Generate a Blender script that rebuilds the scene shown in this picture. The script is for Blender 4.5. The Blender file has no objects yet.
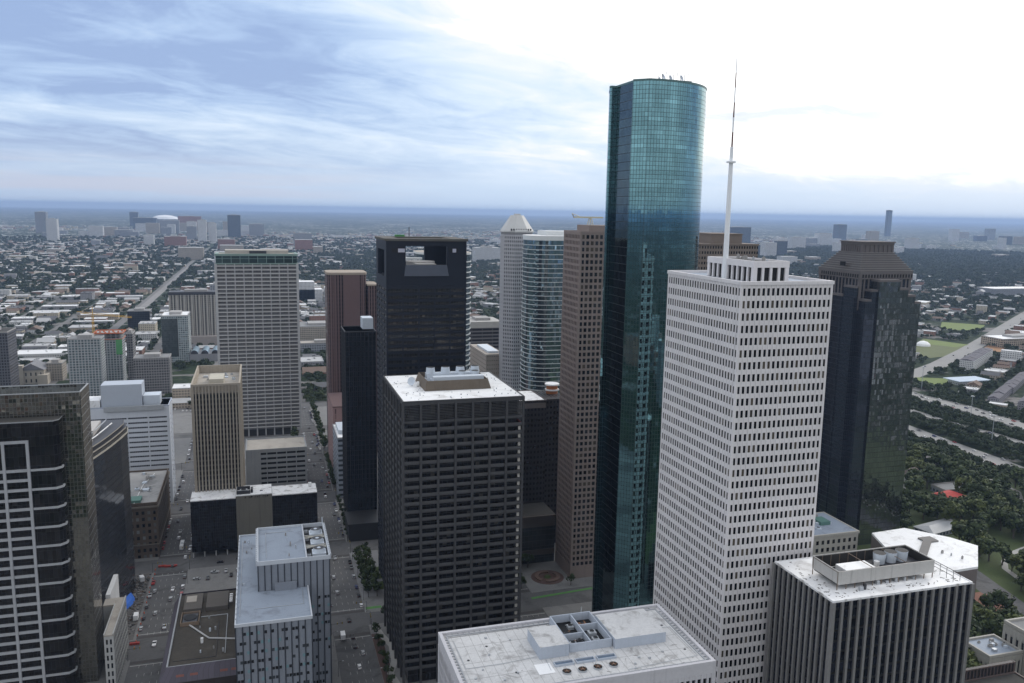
import bpy, math, random
import numpy as np
from mathutils import Vector, Matrix
R = math.radians
rng = random.Random(11)
S = bpy.context.scene
C = bpy.context.collection

# ------------------------------------------------------------------ camera
CAM = Vector((0.0, 0.0, 242.0))
YAW, PITCH, ROLL = R(17.0), R(8.85), R(1.02)
fw = Vector((math.sin(YAW)*math.cos(PITCH), math.cos(YAW)*math.cos(PITCH), -math.sin(PITCH)))
rt = Vector((math.cos(YAW), -math.sin(YAW), 0)); up = rt.cross(fw)
r2 = rt*math.cos(ROLL) + up*math.sin(ROLL); u2 = -rt*math.sin(ROLL) + up*math.cos(ROLL)
cd = bpy.data.cameras.new('camera'); cam = bpy.data.objects.new('camera', cd); C.objects.link(cam)
M = Matrix((r2, u2, -fw)).transposed().to_4x4(); M.translation = CAM
cam.matrix_world = M
cd.sensor_width = 36.0; cd.lens = 835.0/1024*36; cd.clip_start = 1.0; cd.clip_end = 600000.0
S.camera = cam
FPX = 835.0
def project(p):
    d = Vector(p) - CAM; z = d.dot(fw)
    if z < 1: return None
    return (512 + FPX*d.dot(r2)/z, 341.5 - FPX*d.dot(u2)/z, z)

# ------------------------------------------------------------------ sky, sun, exposure
SUN_AZ, SUN_EL = R(62), R(33)          # to the right of the view, behind the clouds
w = bpy.data.worlds.new('World'); S.world = w; w.use_nodes = True
nt = w.node_tree; nt.nodes.clear()
class G:
    """small helper for writing node graphs"""
    def __init__(s, tree): s.t = tree
    def n(s, typ, **kw):
        x = s.t.nodes.new(typ)
        for k, v in kw.items(): setattr(x, k, v)
        return x
    def put(s, sock, v):
        if isinstance(v, bpy.types.NodeSocket): s.t.links.new(v, sock)
        elif v is not None:
            if sock.type in ('RGBA',) and len(v) == 3: v = (*v, 1)
            sock.default_value = v
    def m(s, op, a, b=None, c=None, clamp=False):
        x = s.n('ShaderNodeMath', operation=op); x.use_clamp = clamp
        s.put(x.inputs[0], a); s.put(x.inputs[1], b); s.put(x.inputs[2], c); return x.outputs[0]
    def v(s, op, a, b=None):
        x = s.n('ShaderNodeVectorMath', operation=op); s.put(x.inputs[0], a); s.put(x.inputs[1], b)
        return x.outputs['Value'] if op in ('DOT_PRODUCT', 'LENGTH', 'DISTANCE') else x.outputs[0]
    def mix(s, f, a, b, blend='MIX'):
        x = s.n('ShaderNodeMix', data_type='RGBA', blend_type=blend); s.put(x.inputs[0], f); s.put(x.inputs[6], a); s.put(x.inputs[7], b)
        return x.outputs[2]
    def sep(s, a):
        x = s.n('ShaderNodeSeparateXYZ'); s.put(x.inputs[0], a); return x.outputs
    def comb(s, a, b, c):
        x = s.n('ShaderNodeCombineXYZ'); s.put(x.inputs[0], a); s.put(x.inputs[1], b); s.put(x.inputs[2], c); return x.outputs[0]
    def noise(s, vec, scale, detail=4, rough=.55, dist=0, col=False):
        x = s.n('ShaderNodeTexNoise'); s.put(x.inputs['Vector'], vec); x.inputs['Scale'].default_value = scale
        x.inputs['Detail'].default_value = detail; x.inputs['Roughness'].default_value = rough; x.inputs['Distortion'].default_value = dist
        return x.outputs[1 if col else 0]
    def white(s, vec, dim='3D'):
        x = s.n('ShaderNodeTexWhiteNoise', noise_dimensions=dim); s.put(x.inputs['Vector'], vec); return x.outputs
    def ss(s, a, lo, hi):
        x = s.n('ShaderNodeMapRange', interpolation_type='SMOOTHSTEP'); s.put(x.inputs[0], a)
        x.inputs[1].default_value = lo; x.inputs[2].default_value = hi; return x.outputs[0]
    def ramp(s, f, stops, interp='LINEAR'):
        x = s.n('ShaderNodeValToRGB'); s.put(x.inputs[0], f); cr = x.color_ramp; cr.interpolation = interp
        while len(cr.elements) < len(stops): cr.elements.new(.5)
        for e, (p, c) in zip(cr.elements, stops): e.position = p; e.color = (*c, 1)
        return x.outputs[0]
g = G(nt)
sky = g.n('ShaderNodeTexSky', sky_type='NISHITA'); sky.sun_disc = False
sky.sun_elevation = SUN_EL; sky.sun_rotation = SUN_AZ; sky.dust_density = 2.0; sky.altitude = 200
tc = g.n('ShaderNodeTexCoord').outputs['Generated']
d = g.v('NORMALIZE', tc)
dx, dy, dz = g.sep(d)
ez = g.m('MAXIMUM', dz, 0.0)
plane = g.m('ADD', ez, 0.13)
cp = g.comb(g.m('DIVIDE', dx, plane), g.m('DIVIDE', dy, plane), 0.0)
cp = g.v('MULTIPLY', g.comb(g.m('ADD', g.m('MULTIPLY', g.m('DIVIDE', dx, plane), .80), g.m('MULTIPLY', g.m('DIVIDE', dy, plane), .45)), g.m('SUBTRACT', g.m('MULTIPLY', g.m('DIVIDE', dy, plane), .80), g.m('MULTIPLY', g.m('DIVIDE', dx, plane), .45)), 0.0), (0.7, 1.0, 1.0))
n1 = g.noise(g.v('ADD', cp, (13.1, 0.6, 0)), .75, 9, .58, .9)
n2 = g.noise(g.v('ADD', cp, (9.0, 1.0, 4.0)), 3.0, 8, .62, .8)
# where the hidden sun brightens the cloud deck
sdir = Vector((math.sin(R(46))*math.cos(R(32)), math.cos(R(46))*math.cos(R(32)), math.sin(R(32))))
sd = g.v('DOT_PRODUCT', d, tuple(sdir))
bright = g.ss(sd, 0.66, .93)
t = g.m('ADD', g.m('MULTIPLY', bright, 0.95), g.m('MULTIPLY', g.m('SUBTRACT', n1, .5), 1.5))
t = g.m('ADD', t, g.m('MULTIPLY', g.m('SUBTRACT', n2, .5), .95))
lowband = g.ss(ez, 0.01, 0.075)
t = g.m('ADD', g.m('MULTIPLY', g.m('ADD', t, .20), g.m('ADD', g.m('MULTIPLY', lowband, .82), .18)), g.m('MULTIPLY', g.m('SUBTRACT', 1.0, lowband), .28))
cloud = g.ramp(t, [(0.0, (.215, .295, .47)), (.18, (.285, .38, .55)), (.36, (.375, .47, .61)), (.54, (.47, .55, .66)), (.76, (.60, .62, .66)), (1.0, (.92, .92, .92))])
# faint warm streaks low on the left
left = g.ss(g.v('DOT_PRODUCT', d, (-math.cos(YAW), math.sin(YAW), 0)), -.05, .4)
streak = g.m('MULTIPLY', g.m('MULTIPLY', g.ss(ez, .004, .014), g.m('SUBTRACT', 1.0, g.ss(ez, .028, .06))), left)
streak = g.m('MULTIPLY', streak, g.ss(g.noise(g.comb(g.m('MULTIPLY', dx, 2.2), g.m('MULTIPLY', dy, 2.2), g.m('MULTIPLY', dz, 75.)), 1.5, 5, .6), .42, .62))
cloud = g.mix(g.m('MULTIPLY', streak, .45), cloud, (.50, .41, .43))
right_low = g.m('MULTIPLY', g.ss(sd, .45, .9), g.m('SUBTRACT', 1.0, g.ss(g.m('ADD', ez, g.m('MULTIPLY', g.m('SUBTRACT', n2, .5), .05)), .012, .075)))
cloud = g.mix(g.m('MULTIPLY', right_low, .85), cloud, (.40, .50, .63))
hz = g.m('MULTIPLY', left, g.m('SUBTRACT', 1.0, g.ss(ez, .02, .12)))
cloud = g.mix(g.m('MULTIPLY', hz, .5), cloud, (.34, .40, .50))
sdist = g.m('ADD', g.m('SUBTRACT', ez, .112), g.m('MULTIPLY', g.m('SUBTRACT', n2, .5), .06))
bar = g.m('MULTIPLY', g.m('SUBTRACT', 1.0, g.ss(g.m('ABSOLUTE', sdist), .002, .016)), g.m('MULTIPLY', g.ss(g.m('DIVIDE', dx, dy), .50, .62), g.m('SUBTRACT', 1.0, g.ss(g.m('DIVIDE', dx, dy), .80, 1.0))))
cloud = g.mix(g.m('MULTIPLY', bar, .75), cloud, (.42, .47, .55))
# overhead the deck is a neutral white-grey
cloud = g.mix(g.m('MULTIPLY', g.ss(ez, .26, .5), .9), cloud, (.86, .89, .94))
scl = g.n('ShaderNodeVectorMath', operation='SCALE'); g.put(scl.inputs[0], cloud); scl.inputs[3].default_value = 10.0
# the half of the sky behind the camera is a duller deck of the same cloud
back = g.ss(g.v('DOT_PRODUCT', d, (math.sin(YAW), math.cos(YAW), 0)), -.5, .55)
bk = g.m('ADD', 6.2, g.m('MULTIPLY', g.m('SUBTRACT', n1, .5), 7.0))
scl2 = g.mix(back, g.comb(g.m('MULTIPLY', bk, .965), bk, g.m('MULTIPLY', bk, 1.06)), scl.outputs[0])
final = g.mix(.93, sky.outputs[0], scl2)
bg = g.n('ShaderNodeBackground'); g.put(bg.inputs[0], final); bg.inputs[1].default_value = 0.1
g.t.links.new(bg.outputs[0], g.n('ShaderNodeOutputWorld').inputs[0])

sl = bpy.data.lights.new('sun', 'SUN'); sl.energy = 0.9; sl.angle = R(25); sl.color = (1, .96, .9)
so = bpy.data.objects.new('sun', sl); C.objects.link(so)
sv = Vector((math.sin(SUN_AZ)*math.cos(SUN_EL), math.cos(SUN_AZ)*math.cos(SUN_EL), math.sin(SUN_EL)))
so.rotation_euler = sv.to_track_quat('Z', 'Y').to_euler()
S.view_settings.view_transform = 'Standard'; S.view_settings.look = 'None'
S.view_settings.exposure = 0.7; S.view_settings.gamma = 1.0; S.view_settings.use_curve_mapping = False
S.render.engine = 'CYCLES'
S.cycles.max_bounces = 6; S.cycles.diffuse_bounces = 3; S.cycles.glossy_bounces = 4; S.cycles.transmission_bounces = 2
S.cycles.volume_bounces = 0; S.cycles.use_denoising = True; S.cycles.sample_clamp_indirect = 4.0

# ------------------------------------------------------------------ materials
MC = {}
def newmat(name):
    m = bpy.data.materials.new(name); m.use_nodes = True
    t = m.node_tree; t.nodes.clear(); gg = G(t)
    p = gg.n('ShaderNodeBsdfPrincipled'); o = gg.n('ShaderNodeOutputMaterial')
    t.links.new(p.outputs[0], o.inputs[0])
    return m, gg, p
def pm(name, col, rough=.85, var=.22, scale=.12, metal=0, streak=0.0, fine=.1, spec=.3, dirt=None, dirt_amt=0, dirt_scale=.08):
    """weathered solid surface: broad and fine tone variation, optional rain streaks and stain patches"""
    if name in MC: return MC[name]
    m, gg, p = newmat(name)
    pos = gg.n('ShaderNodeNewGeometry').outputs['Position']
    n = gg.noise(pos, scale, 5, .6); f = gg.noise(pos, scale*14, 3, .6)
    k = gg.m('ADD', 1.0, gg.m('ADD', gg.m('MULTIPLY', gg.m('SUBTRACT', n, .5), var*2), gg.m('MULTIPLY', gg.m('SUBTRACT', f, .5), fine*2)))
    if streak:
        s_ = gg.noise(gg.v('MULTIPLY', pos, (1.1, 1.1, .03)), .8, 4, .6)
        k = gg.m('MULTIPLY', k, gg.m('SUBTRACT', 1.0, gg.m('MULTIPLY', gg.ss(s_, .5, .75), streak)))
    c = gg.v('MULTIPLY', col, gg.comb(k, k, k))
    if dirt:
        dn = gg.noise(pos, dirt_scale, 7, .68, .6)
        c = gg.mix(gg.m('MULTIPLY', gg.ss(dn, .5, .68), dirt_amt), c, dirt)
    gg.put(p.inputs['Base Color'], c); p.inputs['Roughness'].default_value = rough
    p.inputs['Metallic'].default_value = metal; p.inputs['Specular IOR Level'].default_value = spec
    MC[name] = m; return m
def curtain(name, glass, line, pu, pv, lu, lv, metal=.9, rough=.04, tilt=.012, var=.35, spandrel=None, sp_h=0, line_rough=.5, blind=0, rows=0):
    """glazed wall laid out in metres by its UVs: panes of slightly differing tone and tilt between mullion lines"""
    if name in MC: return MC[name]
    m, gg, p = newmat(name)
    uv = gg.n('ShaderNodeUVMap').outputs[0]
    u, v, _ = gg.sep(uv)
    su = gg.m('DIVIDE', u, pu); svv = gg.m('DIVIDE', v, pv)
    fu = gg.m('FRACT', su); fv = gg.m('FRACT', svv)
    cell = gg.comb(gg.m('FLOOR', su), gg.m('FLOOR', svv), 0.0)
    wn = gg.white(cell)
    isline = gg.m('MAXIMUM', gg.m('LESS_THAN', fu, lu/pu), gg.m('LESS_THAN', fv, lv/pv))
    k = gg.m('ADD', 1-var*.5, gg.m('MULTIPLY', wn['Value'], var))
    if rows:
        rw = gg.white(gg.comb(gg.m('FLOOR', svv), 7.0, 1.0))['Value']; cw_ = gg.white(gg.comb(gg.m('FLOOR', su), 3.0, 9.0))['Value']
        st = gg.white(gg.comb(gg.m('FLOOR', gg.m('DIVIDE', su, 5.0)), gg.m('FLOOR', svv), 5.0))['Value']
        k = gg.m('MULTIPLY', k, gg.m('ADD', 1-rows, gg.m('MULTIPLY', gg.m('ADD', rw, cw_), rows)))
        k = gg.m('MULTIPLY', k, gg.m('ADD', 1.0, gg.m('MULTIPLY', gg.m('GREATER_THAN', st, .93), .22)))  # random pane runs painted lighter as streaks of highlight
    c = gg.v('MULTIPLY', glass, gg.comb(k, k, k))
    if blind:
        c = gg.mix(gg.m('MULTIPLY', gg.m('GREATER_THAN', wn['Value'], 1-blind), .5), c, (.16, .15, .13))
    if spandrel:
        c = gg.mix(gg.m('LESS_THAN', fv, sp_h/pv), c, spandrel)
    c = gg.mix(isline, c, line)
    gg.put(p.inputs['Base Color'], c)
    gg.put(p.inputs['Metallic'], gg.m('MULTIPLY', gg.m('SUBTRACT', 1.0, isline), metal))
    gg.put(p.inputs['Roughness'], gg.m('ADD', rough, gg.m('MULTIPLY', isline, line_rough-rough)))
    geo = gg.n('ShaderNodeNewGeometry')
    big = gg.noise(geo.outputs['Position'], .05, 2, .5, 0, True)
    tl = gg.v('MULTIPLY', gg.v('SUBTRACT', wn['Color'], (.5, .5, .5)), (tilt, tilt, tilt))
    tl2 = gg.v('MULTIPLY', gg.v('SUBTRACT', big, (.5, .5, .5)), (tilt, tilt, tilt))
    gg.put(p.inputs['Normal'], gg.v('NORMALIZE', gg.v('ADD', geo.outputs['Normal'], gg.v('ADD', tl, tl2))))
    MC[name] = m; return m
def panemat(name, lo=(.006, .007, .009), hi=(.05, .05, .048), rough=.12, spec=.5, p_hi=.25):
    """window pane: each pane of its own darkness, some with blinds down"""
    if name in MC: return MC[name]
    m, gg, p = newmat(name)
    a = gg.n('ShaderNodeObjectInfo').outputs['Random']; b = gg.n('ShaderNodeNewGeometry').outputs['Random Per Island']
    r_ = gg.m('FRACT', gg.m('ADD', gg.m('MULTIPLY', a, 7.3), gg.m('MULTIPLY', b, 3.7)))
    gg.put(p.inputs['Base Color'], gg.ramp(r_, [(0, tuple(x*.5 for x in lo)), (.5, tuple(x*1.3 for x in lo)), (1-p_hi, tuple(x*2.6 for x in lo)), (1-p_hi+.06, tuple(x*.5 for x in hi)), (1, hi)]))
    p.inputs['Roughness'].default_value = rough; p.inputs['Specular IOR Level'].default_value = spec
    MC[name] = m; return m
def facade(name, wall, glass, pu, pv, wu, wv, rough=.8, var=.2):
    """far building wall with rows of openings, laid out in metres by its UVs"""
    if name in MC: return MC[name]
    m, gg, p = newmat(name)
    uv = gg.n('ShaderNodeUVMap').outputs[0]; u, v, _ = gg.sep(uv)
    su = gg.m('DIVIDE', u, pu); svv = gg.m('DIVIDE', v, pv)
    fu = gg.m('FRACT', su); fv = gg.m('FRACT', svv)
    isw = gg.m('MULTIPLY', gg.m('MULTIPLY', gg.m('GREATER_THAN', fu, .5-wu/2), gg.m('LESS_THAN', fu, .5+wu/2)), gg.m('MULTIPLY', gg.m('GREATER_THAN', fv, .5-wv/2), gg.m('LESS_THAN', fv, .5+wv/2)))
    wn = gg.white(gg.comb(gg.m('FLOOR', su), gg.m('FLOOR', svv), 3.0))
    gk = gg.m('ADD', .5, wn['Value']); gc = gg.v('MULTIPLY', glass, gg.comb(gk, gk, gk))
    pos = gg.n('ShaderNodeNewGeometry').outputs['Position']
    k = gg.m('ADD', 1-var, gg.m('MULTIPLY', gg.noise(pos, .07, 4, .6), var*2))
    c = gg.mix(isw, gg.v('MULTIPLY', wall, gg.comb(k, k, k)), gc)
    gg.put(p.inputs['Base Color'], c); gg.put(p.inputs['Roughness'], gg.m('SUBTRACT', rough, gg.m('MULTIPLY', isw, rough-.15)))
    p.inputs['Specular IOR Level'].default_value = .35
    MC[name] = m; return m

WHITE_ROOF = pm('white_roof', (.78, .78, .78), .7, .1, .15, dirt=(.20, .18, .16), dirt_amt=.75, dirt_scale=.22)
CLEAN_ROOF = pm('bright_white_roof', (.82, .82, .82), .7, .06, .2, dirt=(.35, .33, .31), dirt_amt=.5, dirt_scale=.12)
STAIN_ROOF = pm('stained_membrane_roof', (.56, .555, .55), .8, .16, .1, dirt=(.22, .21, .20), dirt_amt=.7, dirt_scale=.16, fine=.2)
GREY_ROOF = pm('grey_gravel_roof', (.22, .22, .22), .9, .25, .12, fine=.25)
DARK_ROOF = pm('dark_gravel_roof', (.055, .052, .047), .95, .3, .1, fine=.25)
TAN_ROOF = pm('tan_gravel_roof', (.36, .33, .29), .9, .22, .12, dirt=(.16, .14, .12), dirt_amt=.5)
BLUE_ROOF = pm('blue_grey_membrane_roof', (.27, .31, .37), .7, .1, .1, dirt=(.10, .10, .11), dirt_amt=.45, dirt_scale=.09)
METAL = pm('galvanised_metal', (.42, .44, .46), .4, .2, .4, metal=.3)
LMETAL = pm('pale_painted_metal', (.55, .60, .66), .45, .12, .4)
DMETAL = pm('dark_metal', (.04, .04, .045), .5, .2, .4)
BLACK = pm('black_void', (.008, .008, .009), .6, .2)
CONC = pm('concrete', (.33, .32, .31), .9, .2, .1, streak=.25)
GLASSD = panemat('dark_window_glass')

# ------------------------------------------------------------------ mesh builder
class MB:
    def __init__(s): s.v = []; s.f = []; s.m = []; s.uv = []; s.sm = []
    def face(s, pts, m=0, uv=None, smooth=False):
        i = len(s.v); s.v += [tuple(p) for p in pts]; s.f.append(tuple(range(i, i+len(pts)))); s.m.append(m)
        s.uv.append(uv if uv else [(p[0], p[1]) for p in pts]); s.sm.append(smooth)
    def box(s, x0, x1, y0, y1, z0, z1, m=0, top=None, bot=True):
        if x1 < x0: x0, x1 = x1, x0
        if y1 < y0: y0, y1 = y1, y0
        t = m if top is None else top
        s.face([(x0,y0,z0),(x1,y0,z0),(x1,y0,z1),(x0,y0,z1)], m, [(x0,z0),(x1,z0),(x1,z1),(x0,z1)])
        s.face([(x1,y1,z0),(x0,y1,z0),(x0,y1,z1),(x1,y1,z1)], m, [(x1,z0),(x0,z0),(x0,z1),(x1,z1)])
        s.face([(x1,y0,z0),(x1,y1,z0),(x1,y1,z1),(x1,y0,z1)], m, [(y0,z0),(y1,z0),(y1,z1),(y0,z1)])
        s.face([(x0,y1,z0),(x0,y0,z0),(x0,y0,z1),(x0,y1,z1)], m, [(y1,z0),(y0,z0),(y0,z1),(y1,z1)])
        s.face([(x0,y0,z1),(x1,y0,z1),(x1,y1,z1),(x0,y1,z1)], t)
        if bot: s.face([(x0,y1,z0),(x1,y1,z0),(x1,y0,z0),(x0,y0,z0)], m)
        return s
    def prism(s, pts, z0, z1, m=0, top=None, smooth=False, u0=0.0, cap=True):
        """pts counter-clockwise seen from above"""
        t = m if top is None else top; n = len(pts); u = u0
        for i in range(n):
            a = pts[i]; b = pts[(i+1) % n]; L = math.hypot(b[0]-a[0], b[1]-a[1])
            s.face([(*a,z0),(*b,z0),(*b,z1),(*a,z1)], m, [(u,z0),(u+L,z0),(u+L,z1),(u,z1)], smooth); u += L
        if cap:
            s.face([(*p,z1) for p in pts], t); s.face([(*p,z0) for p in reversed(pts)], m)
        return s
    def frus(s, cx, cy, r0, r1, z0, z1, n=12, m=0, top=None, smooth=True, cap=True):
        a = [(cx+r0*math.cos(6.28318*i/n), cy+r0*math.sin(6.28318*i/n), z0) for i in range(n)]
        b = [(cx+r1*math.cos(6.28318*i/n), cy+r1*math.sin(6.28318*i/n), z1) for i in range(n)]
        for i in range(n):
            j = (i+1) % n; s.face([a[i], a[j], b[j], b[i]], m, None, smooth)
        if cap: s.face(b, m if top is None else top); s.face(a[::-1], m)
        return s
    def tube(s, p, q, r, n=6, m=0, r1=None):
        p = Vector(p); q = Vector(q); ax = (q-p).normalized(); r1 = r if r1 is None else r1
        e = ax.orthogonal().normalized(); f = ax.cross(e)
        a = [p+(e*math.cos(6.28318*i/n)+f*math.sin(6.28318*i/n))*r for i in range(n)]
        b = [q+(e*math.cos(6.28318*i/n)+f*math.sin(6.28318*i/n))*r1 for i in range(n)]
        for i in range(n):
            j = (i+1) % n; s.face([a[i], a[j], b[j], b[i]], m, None, True)
        s.face(b, m); s.face(a[::-1], m); return s
    def ring(s, x0, x1, y0, y1, z0, z1, t, m=0):
        """parapet / screen of thickness t just inside the rectangle, butted end to end"""
        s.box(x0, x1, y0, y0+t, z0, z1, m); s.box(x0, x1, y1-t, y1, z0, z1, m)
        s.box(x0, x0+t, y0+t, y1-t, z0, z1, m); s.box(x1-t, x1, y0+t, y1-t, z0, z1, m); return s
    def mesh(s, name, mats, o=(0,0,0)):
        me = bpy.data.meshes.new(name)
        v = np.array(s.v, dtype=np.float64) - np.array(o)
        me.from_pydata(v.tolist(), [], s.f)
        for x in (mats if isinstance(mats, (list, tuple)) else [mats]): me.materials.append(x)
        me.polygons.foreach_set('material_index', s.m); me.polygons.foreach_set('use_smooth', s.sm)
        ul = me.uv_layers.new(name='UVMap'); ul.data.foreach_set('uv', np.array([c for f in s.uv for c in f], dtype=np.float32).ravel())
        me.update(); return me
    def build(s, name, mats, parent=None, o=None):
        if o is None: o = parent['_o'] if parent is not None else (0,0,0)
        o = tuple(o); me = s.mesh(name, mats, o)
        ob = bpy.data.objects.new(name, me); C.objects.link(ob)
        if parent is not None: ob.parent = parent; ob['_o'] = o
        else: ob.location = o
        return ob
AABB = []
def tag(o, label, cat, group=None, kind=None):
    if label: o['label'] = label
    if cat: o['category'] = cat
    if group: o['group'] = group
    if kind: o['kind'] = kind
    return o
def thing(name, label, cat, loc, group=None, hide_box=None):
    o = bpy.data.objects.new(name, None); C.objects.link(o); o.location = loc; o['_o'] = tuple(float(x) for x in loc)
    o.empty_display_size = 2
    if hide_box: AABB.append(hide_box)
    return tag(o, label, cat, group)
def tower(name, label, x0, x1, y0, y1, z, cat='skyscraper', group=None):
    return thing(name, label, cat, ((x0+x1)/2, (y0+y1)/2, 0), group, (x0, x1, y0, y1, z))
def struct(mb, name, mat):
    o = mb.build(name, mat); o['kind'] = 'structure'; return o
def stuff(o, label=None): o['kind'] = 'stuff'; return o

def grid(mb, b, z0, z1, nx, ny, nf, pw, pd, bh, bd, sides='SNWE', m=0, mb2=None, zs=None, corner=None):
    """piers and floor bands standing proud of the rectangular core b"""
    x0, x1, y0, y1 = b; dd = max(pd, bd)+.02; q = pw/2 if corner is None else corner
    B = mb2 or mb
    for cx, sx in ((x0, -1), (x1, 1)):
        for cy, sy in ((y0, -1), (y1, 1)):
            mb.box(cx+sx*dd, cx-sx*q, cy+sy*dd, cy-sy*q, z0, z1, m)
    for side in sides:
        n = nx if side in 'SN' else ny; a0, a1 = (x0, x1) if side in 'SN' else (y0, y1)
        def put(M_, u0, u1, d_, c0, c1, mm):
            if side == 'S': M_.box(u0, u1, y0-d_, y0+.15, c0, c1, mm)
            if side == 'N': M_.box(u0, u1, y1-.15, y1+d_, c0, c1, mm)
            if side == 'W': M_.box(x0-d_, x0+.15, u0, u1, c0, c1, mm)
            if side == 'E': M_.box(x1-.15, x1+d_, u0, u1, c0, c1, mm)
        if pw > 0:
            for i in range(1, n):
                c = a0+(a1-a0)*i/n; put(mb, c-pw/2, c+pw/2, pd, z0, z1-.01, m)
        zl = zs if zs else [z0+(z1-z0)*j/nf for j in range(1, nf+1)]
        if bh > 0:
            for zz in zl: put(B, a0+q, a1-q, bd, zz-bh, zz-.03, m)
def panes(t, b, z0, z1, nx, ny, nf, pw, bh, mat, sides='SWEN', skip=None, thick=.1, maxn=100):
    """one pane in every opening of grid(): the hundred that show largest are parts of their own"""
    x0, x1, y0, y1 = b; fh = (z1-z0)/nf; L = []
    for side in sides:
        n = nx if side in 'SN' else ny; a0, a1 = (x0, x1) if side in 'SN' else (y0, y1); p = (a1-a0)/n
        for i in range(n):
            u = a0+(i+.5)*p; wd = p-pw+.06
            for j in range(nf):
                zc = z0+(j+.5)*fh-bh/2; ht = fh-bh+.06
                if skip and skip(side, i, j): continue
                pos = {'S': (u, y0, zc), 'N': (u, y1, zc), 'W': (x0, u, zc), 'E': (x1, u, zc)}[side]
                nrm = {'S': (0,-1), 'N': (0,1), 'W': (-1,0), 'E': (1,0)}[side]
                v = Vector(pos)-CAM; f_ = -(v.x*nrm[0]+v.y*nrm[1])/v.length
                q = project(pos)
                vis = f_ > 0 and q and -5 < q[0] < 1029 and -5 < q[1] < 688
                L.append((-(f_*1e5/(v.length**2)) if vis else 1, side, pos, wd, ht))
    L.sort(key=lambda k: k[0])
    cache = {}
    def shape(mb, side, pos, wd, ht):
        x, y, z = pos
        if side in 'SN': mb.box(x-wd/2, x+wd/2, y-thick, y+thick, z-ht/2, z+ht/2, bot=False)
        else: mb.box(x-thick, x+thick, y-wd/2, y+wd/2, z-ht/2, z+ht/2, bot=False)
    o = Vector(t['_o'])
    for k, side, pos, wd, ht in L[:maxn]:
        key = (side in 'SN', round(wd, 3), round(ht, 3))
        if key not in cache:
            mb = MB(); shape(mb, side, (0,0,0), wd, ht); cache[key] = mb.mesh('window', mat)
        ob = bpy.data.objects.new('window', cache[key]); C.objects.link(ob); ob.parent = t; ob.location = Vector(pos)-o
    if len(L) > maxn:
        mb = MB()
        for k, side, pos, wd, ht in L[maxn:]: shape(mb, side, pos, wd, ht)
        stuff(mb.build('window_field', mat, t))
def roof(t, x0, x1, y0, y1, z, mat, ph=1.0, pt=.5, pmat=None, out=.45):
    MB().box(x0, x1, y0, y1, z-.4, z).build('roof', mat, t)
    if ph: MB().ring(x0-out, x1+out, y0-out, y1+out, z-.3, z+ph, pt+out).build('parapet', pmat or CONC, t)
def ac(t, x, y, z, w=3, l=2, h=1.8, fan=True, mat=None, name='air_handler'):
    mb = MB().box(x-w/2, x+w/2, y-l/2, y+l/2, z, z+h, 0)
    if fan:
        k = max(1, round(w/max(l, .1)))
        for i in range(k):
            mb.frus(x-w/2+w*(i+.5)/k, y, l*.36, l*.36, z+h, z+h+.35, 12, 0, 1)
    return mb.build(name, [mat or METAL, BLACK], t)
def clutter(t, x0, x1, y0, y1, z, n, seed, big=3.0):
    q = random.Random(seed)
    for i in range(n):
        w_ = q.uniform(.35, 1)*big; ac(t, q.uniform(x0+w_, x1-w_), q.uniform(y0+w_, y1-w_), z, w_, w_*q.uniform(.5, .9), q.uniform(.8, 2), q.random() < .6, q.choice([METAL, LMETAL, CONC]))
def pipe(t, pts, r=.15, mat=None, name='roof_pipe'):
    mb = MB()
    for a, b_ in zip(pts, pts[1:]): mb.tube(a, b_, r)
    return mb.build(name, mat or METAL, t)
# ================================================================== GROUND
def ground_mat():
    m, gg, p = newmat('city_ground')
    pos = gg.n('ShaderNodeNewGeometry').outputs['Position']
    x, y, z = gg.sep(pos)
    vor = gg.n('ShaderNodeTexVoronoi', feature='F1'); gg.put(vor.inputs['Vector'], pos); vor.inputs['Scale'].default_value = 1/38
    vr = gg.sep(vor.outputs['Color'])
    n = gg.noise(pos, .012, 6, .62); nb = gg.noise(pos, .0011, 4, .55); nf = gg.noise(pos, .09, 4, .65)
    green = gg.mix(gg.ss(nf, .35, .65), (.012, .021, .011), (.038, .054, .026))
    paved = gg.mix(gg.ss(nf, .4, .6), (.13, .125, .12), (.22, .21, .20))
    c = gg.mix(gg.m('MULTIPLY', gg.ss(n, .54, .62), gg.m('SUBTRACT', 1.0, gg.m('MULTIPLY', gg.ss(gg.v('LENGTH', pos), 2500, 5000), .75))), green, paved)
    roofs = gg.mix(vr[1], (.34, .33, .32), (.75, .75, .75))
    far = gg.ss(gg.v('LENGTH', pos), 2600, 5200)
    dens = gg.m('ADD', .14, gg.m('MULTIPLY', gg.ss(nb, .44, .60), .50))
    isr = gg.m('MULTIPLY', gg.m('MULTIPLY', gg.m('LESS_THAN', vr[0], dens), gg.m('LESS_THAN', vor.outputs['Distance'], .42)), far)
    c = gg.mix(isr, c, roofs)
    gg.put(p.inputs['Base Color'], c); p.inputs['Roughness'].default_value = .95; p.inputs['Specular IOR Level'].default_value = .1
    return m
gm = MB(); N_ = 24
ed = [-50000, -35000, -20000, -8000, -3000, -1000, 0, 1000, 3000, 8000, 20000, 35000, 50000]
for i in range(12):
    for j in range(12):
        gm.face([(ed[i], ed[j], 0), (ed[i+1], ed[j], 0), (ed[i+1], ed[j+1], 0), (ed[i], ed[j+1], 0)])
struct(gm, 'ground', ground_mat())

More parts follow.
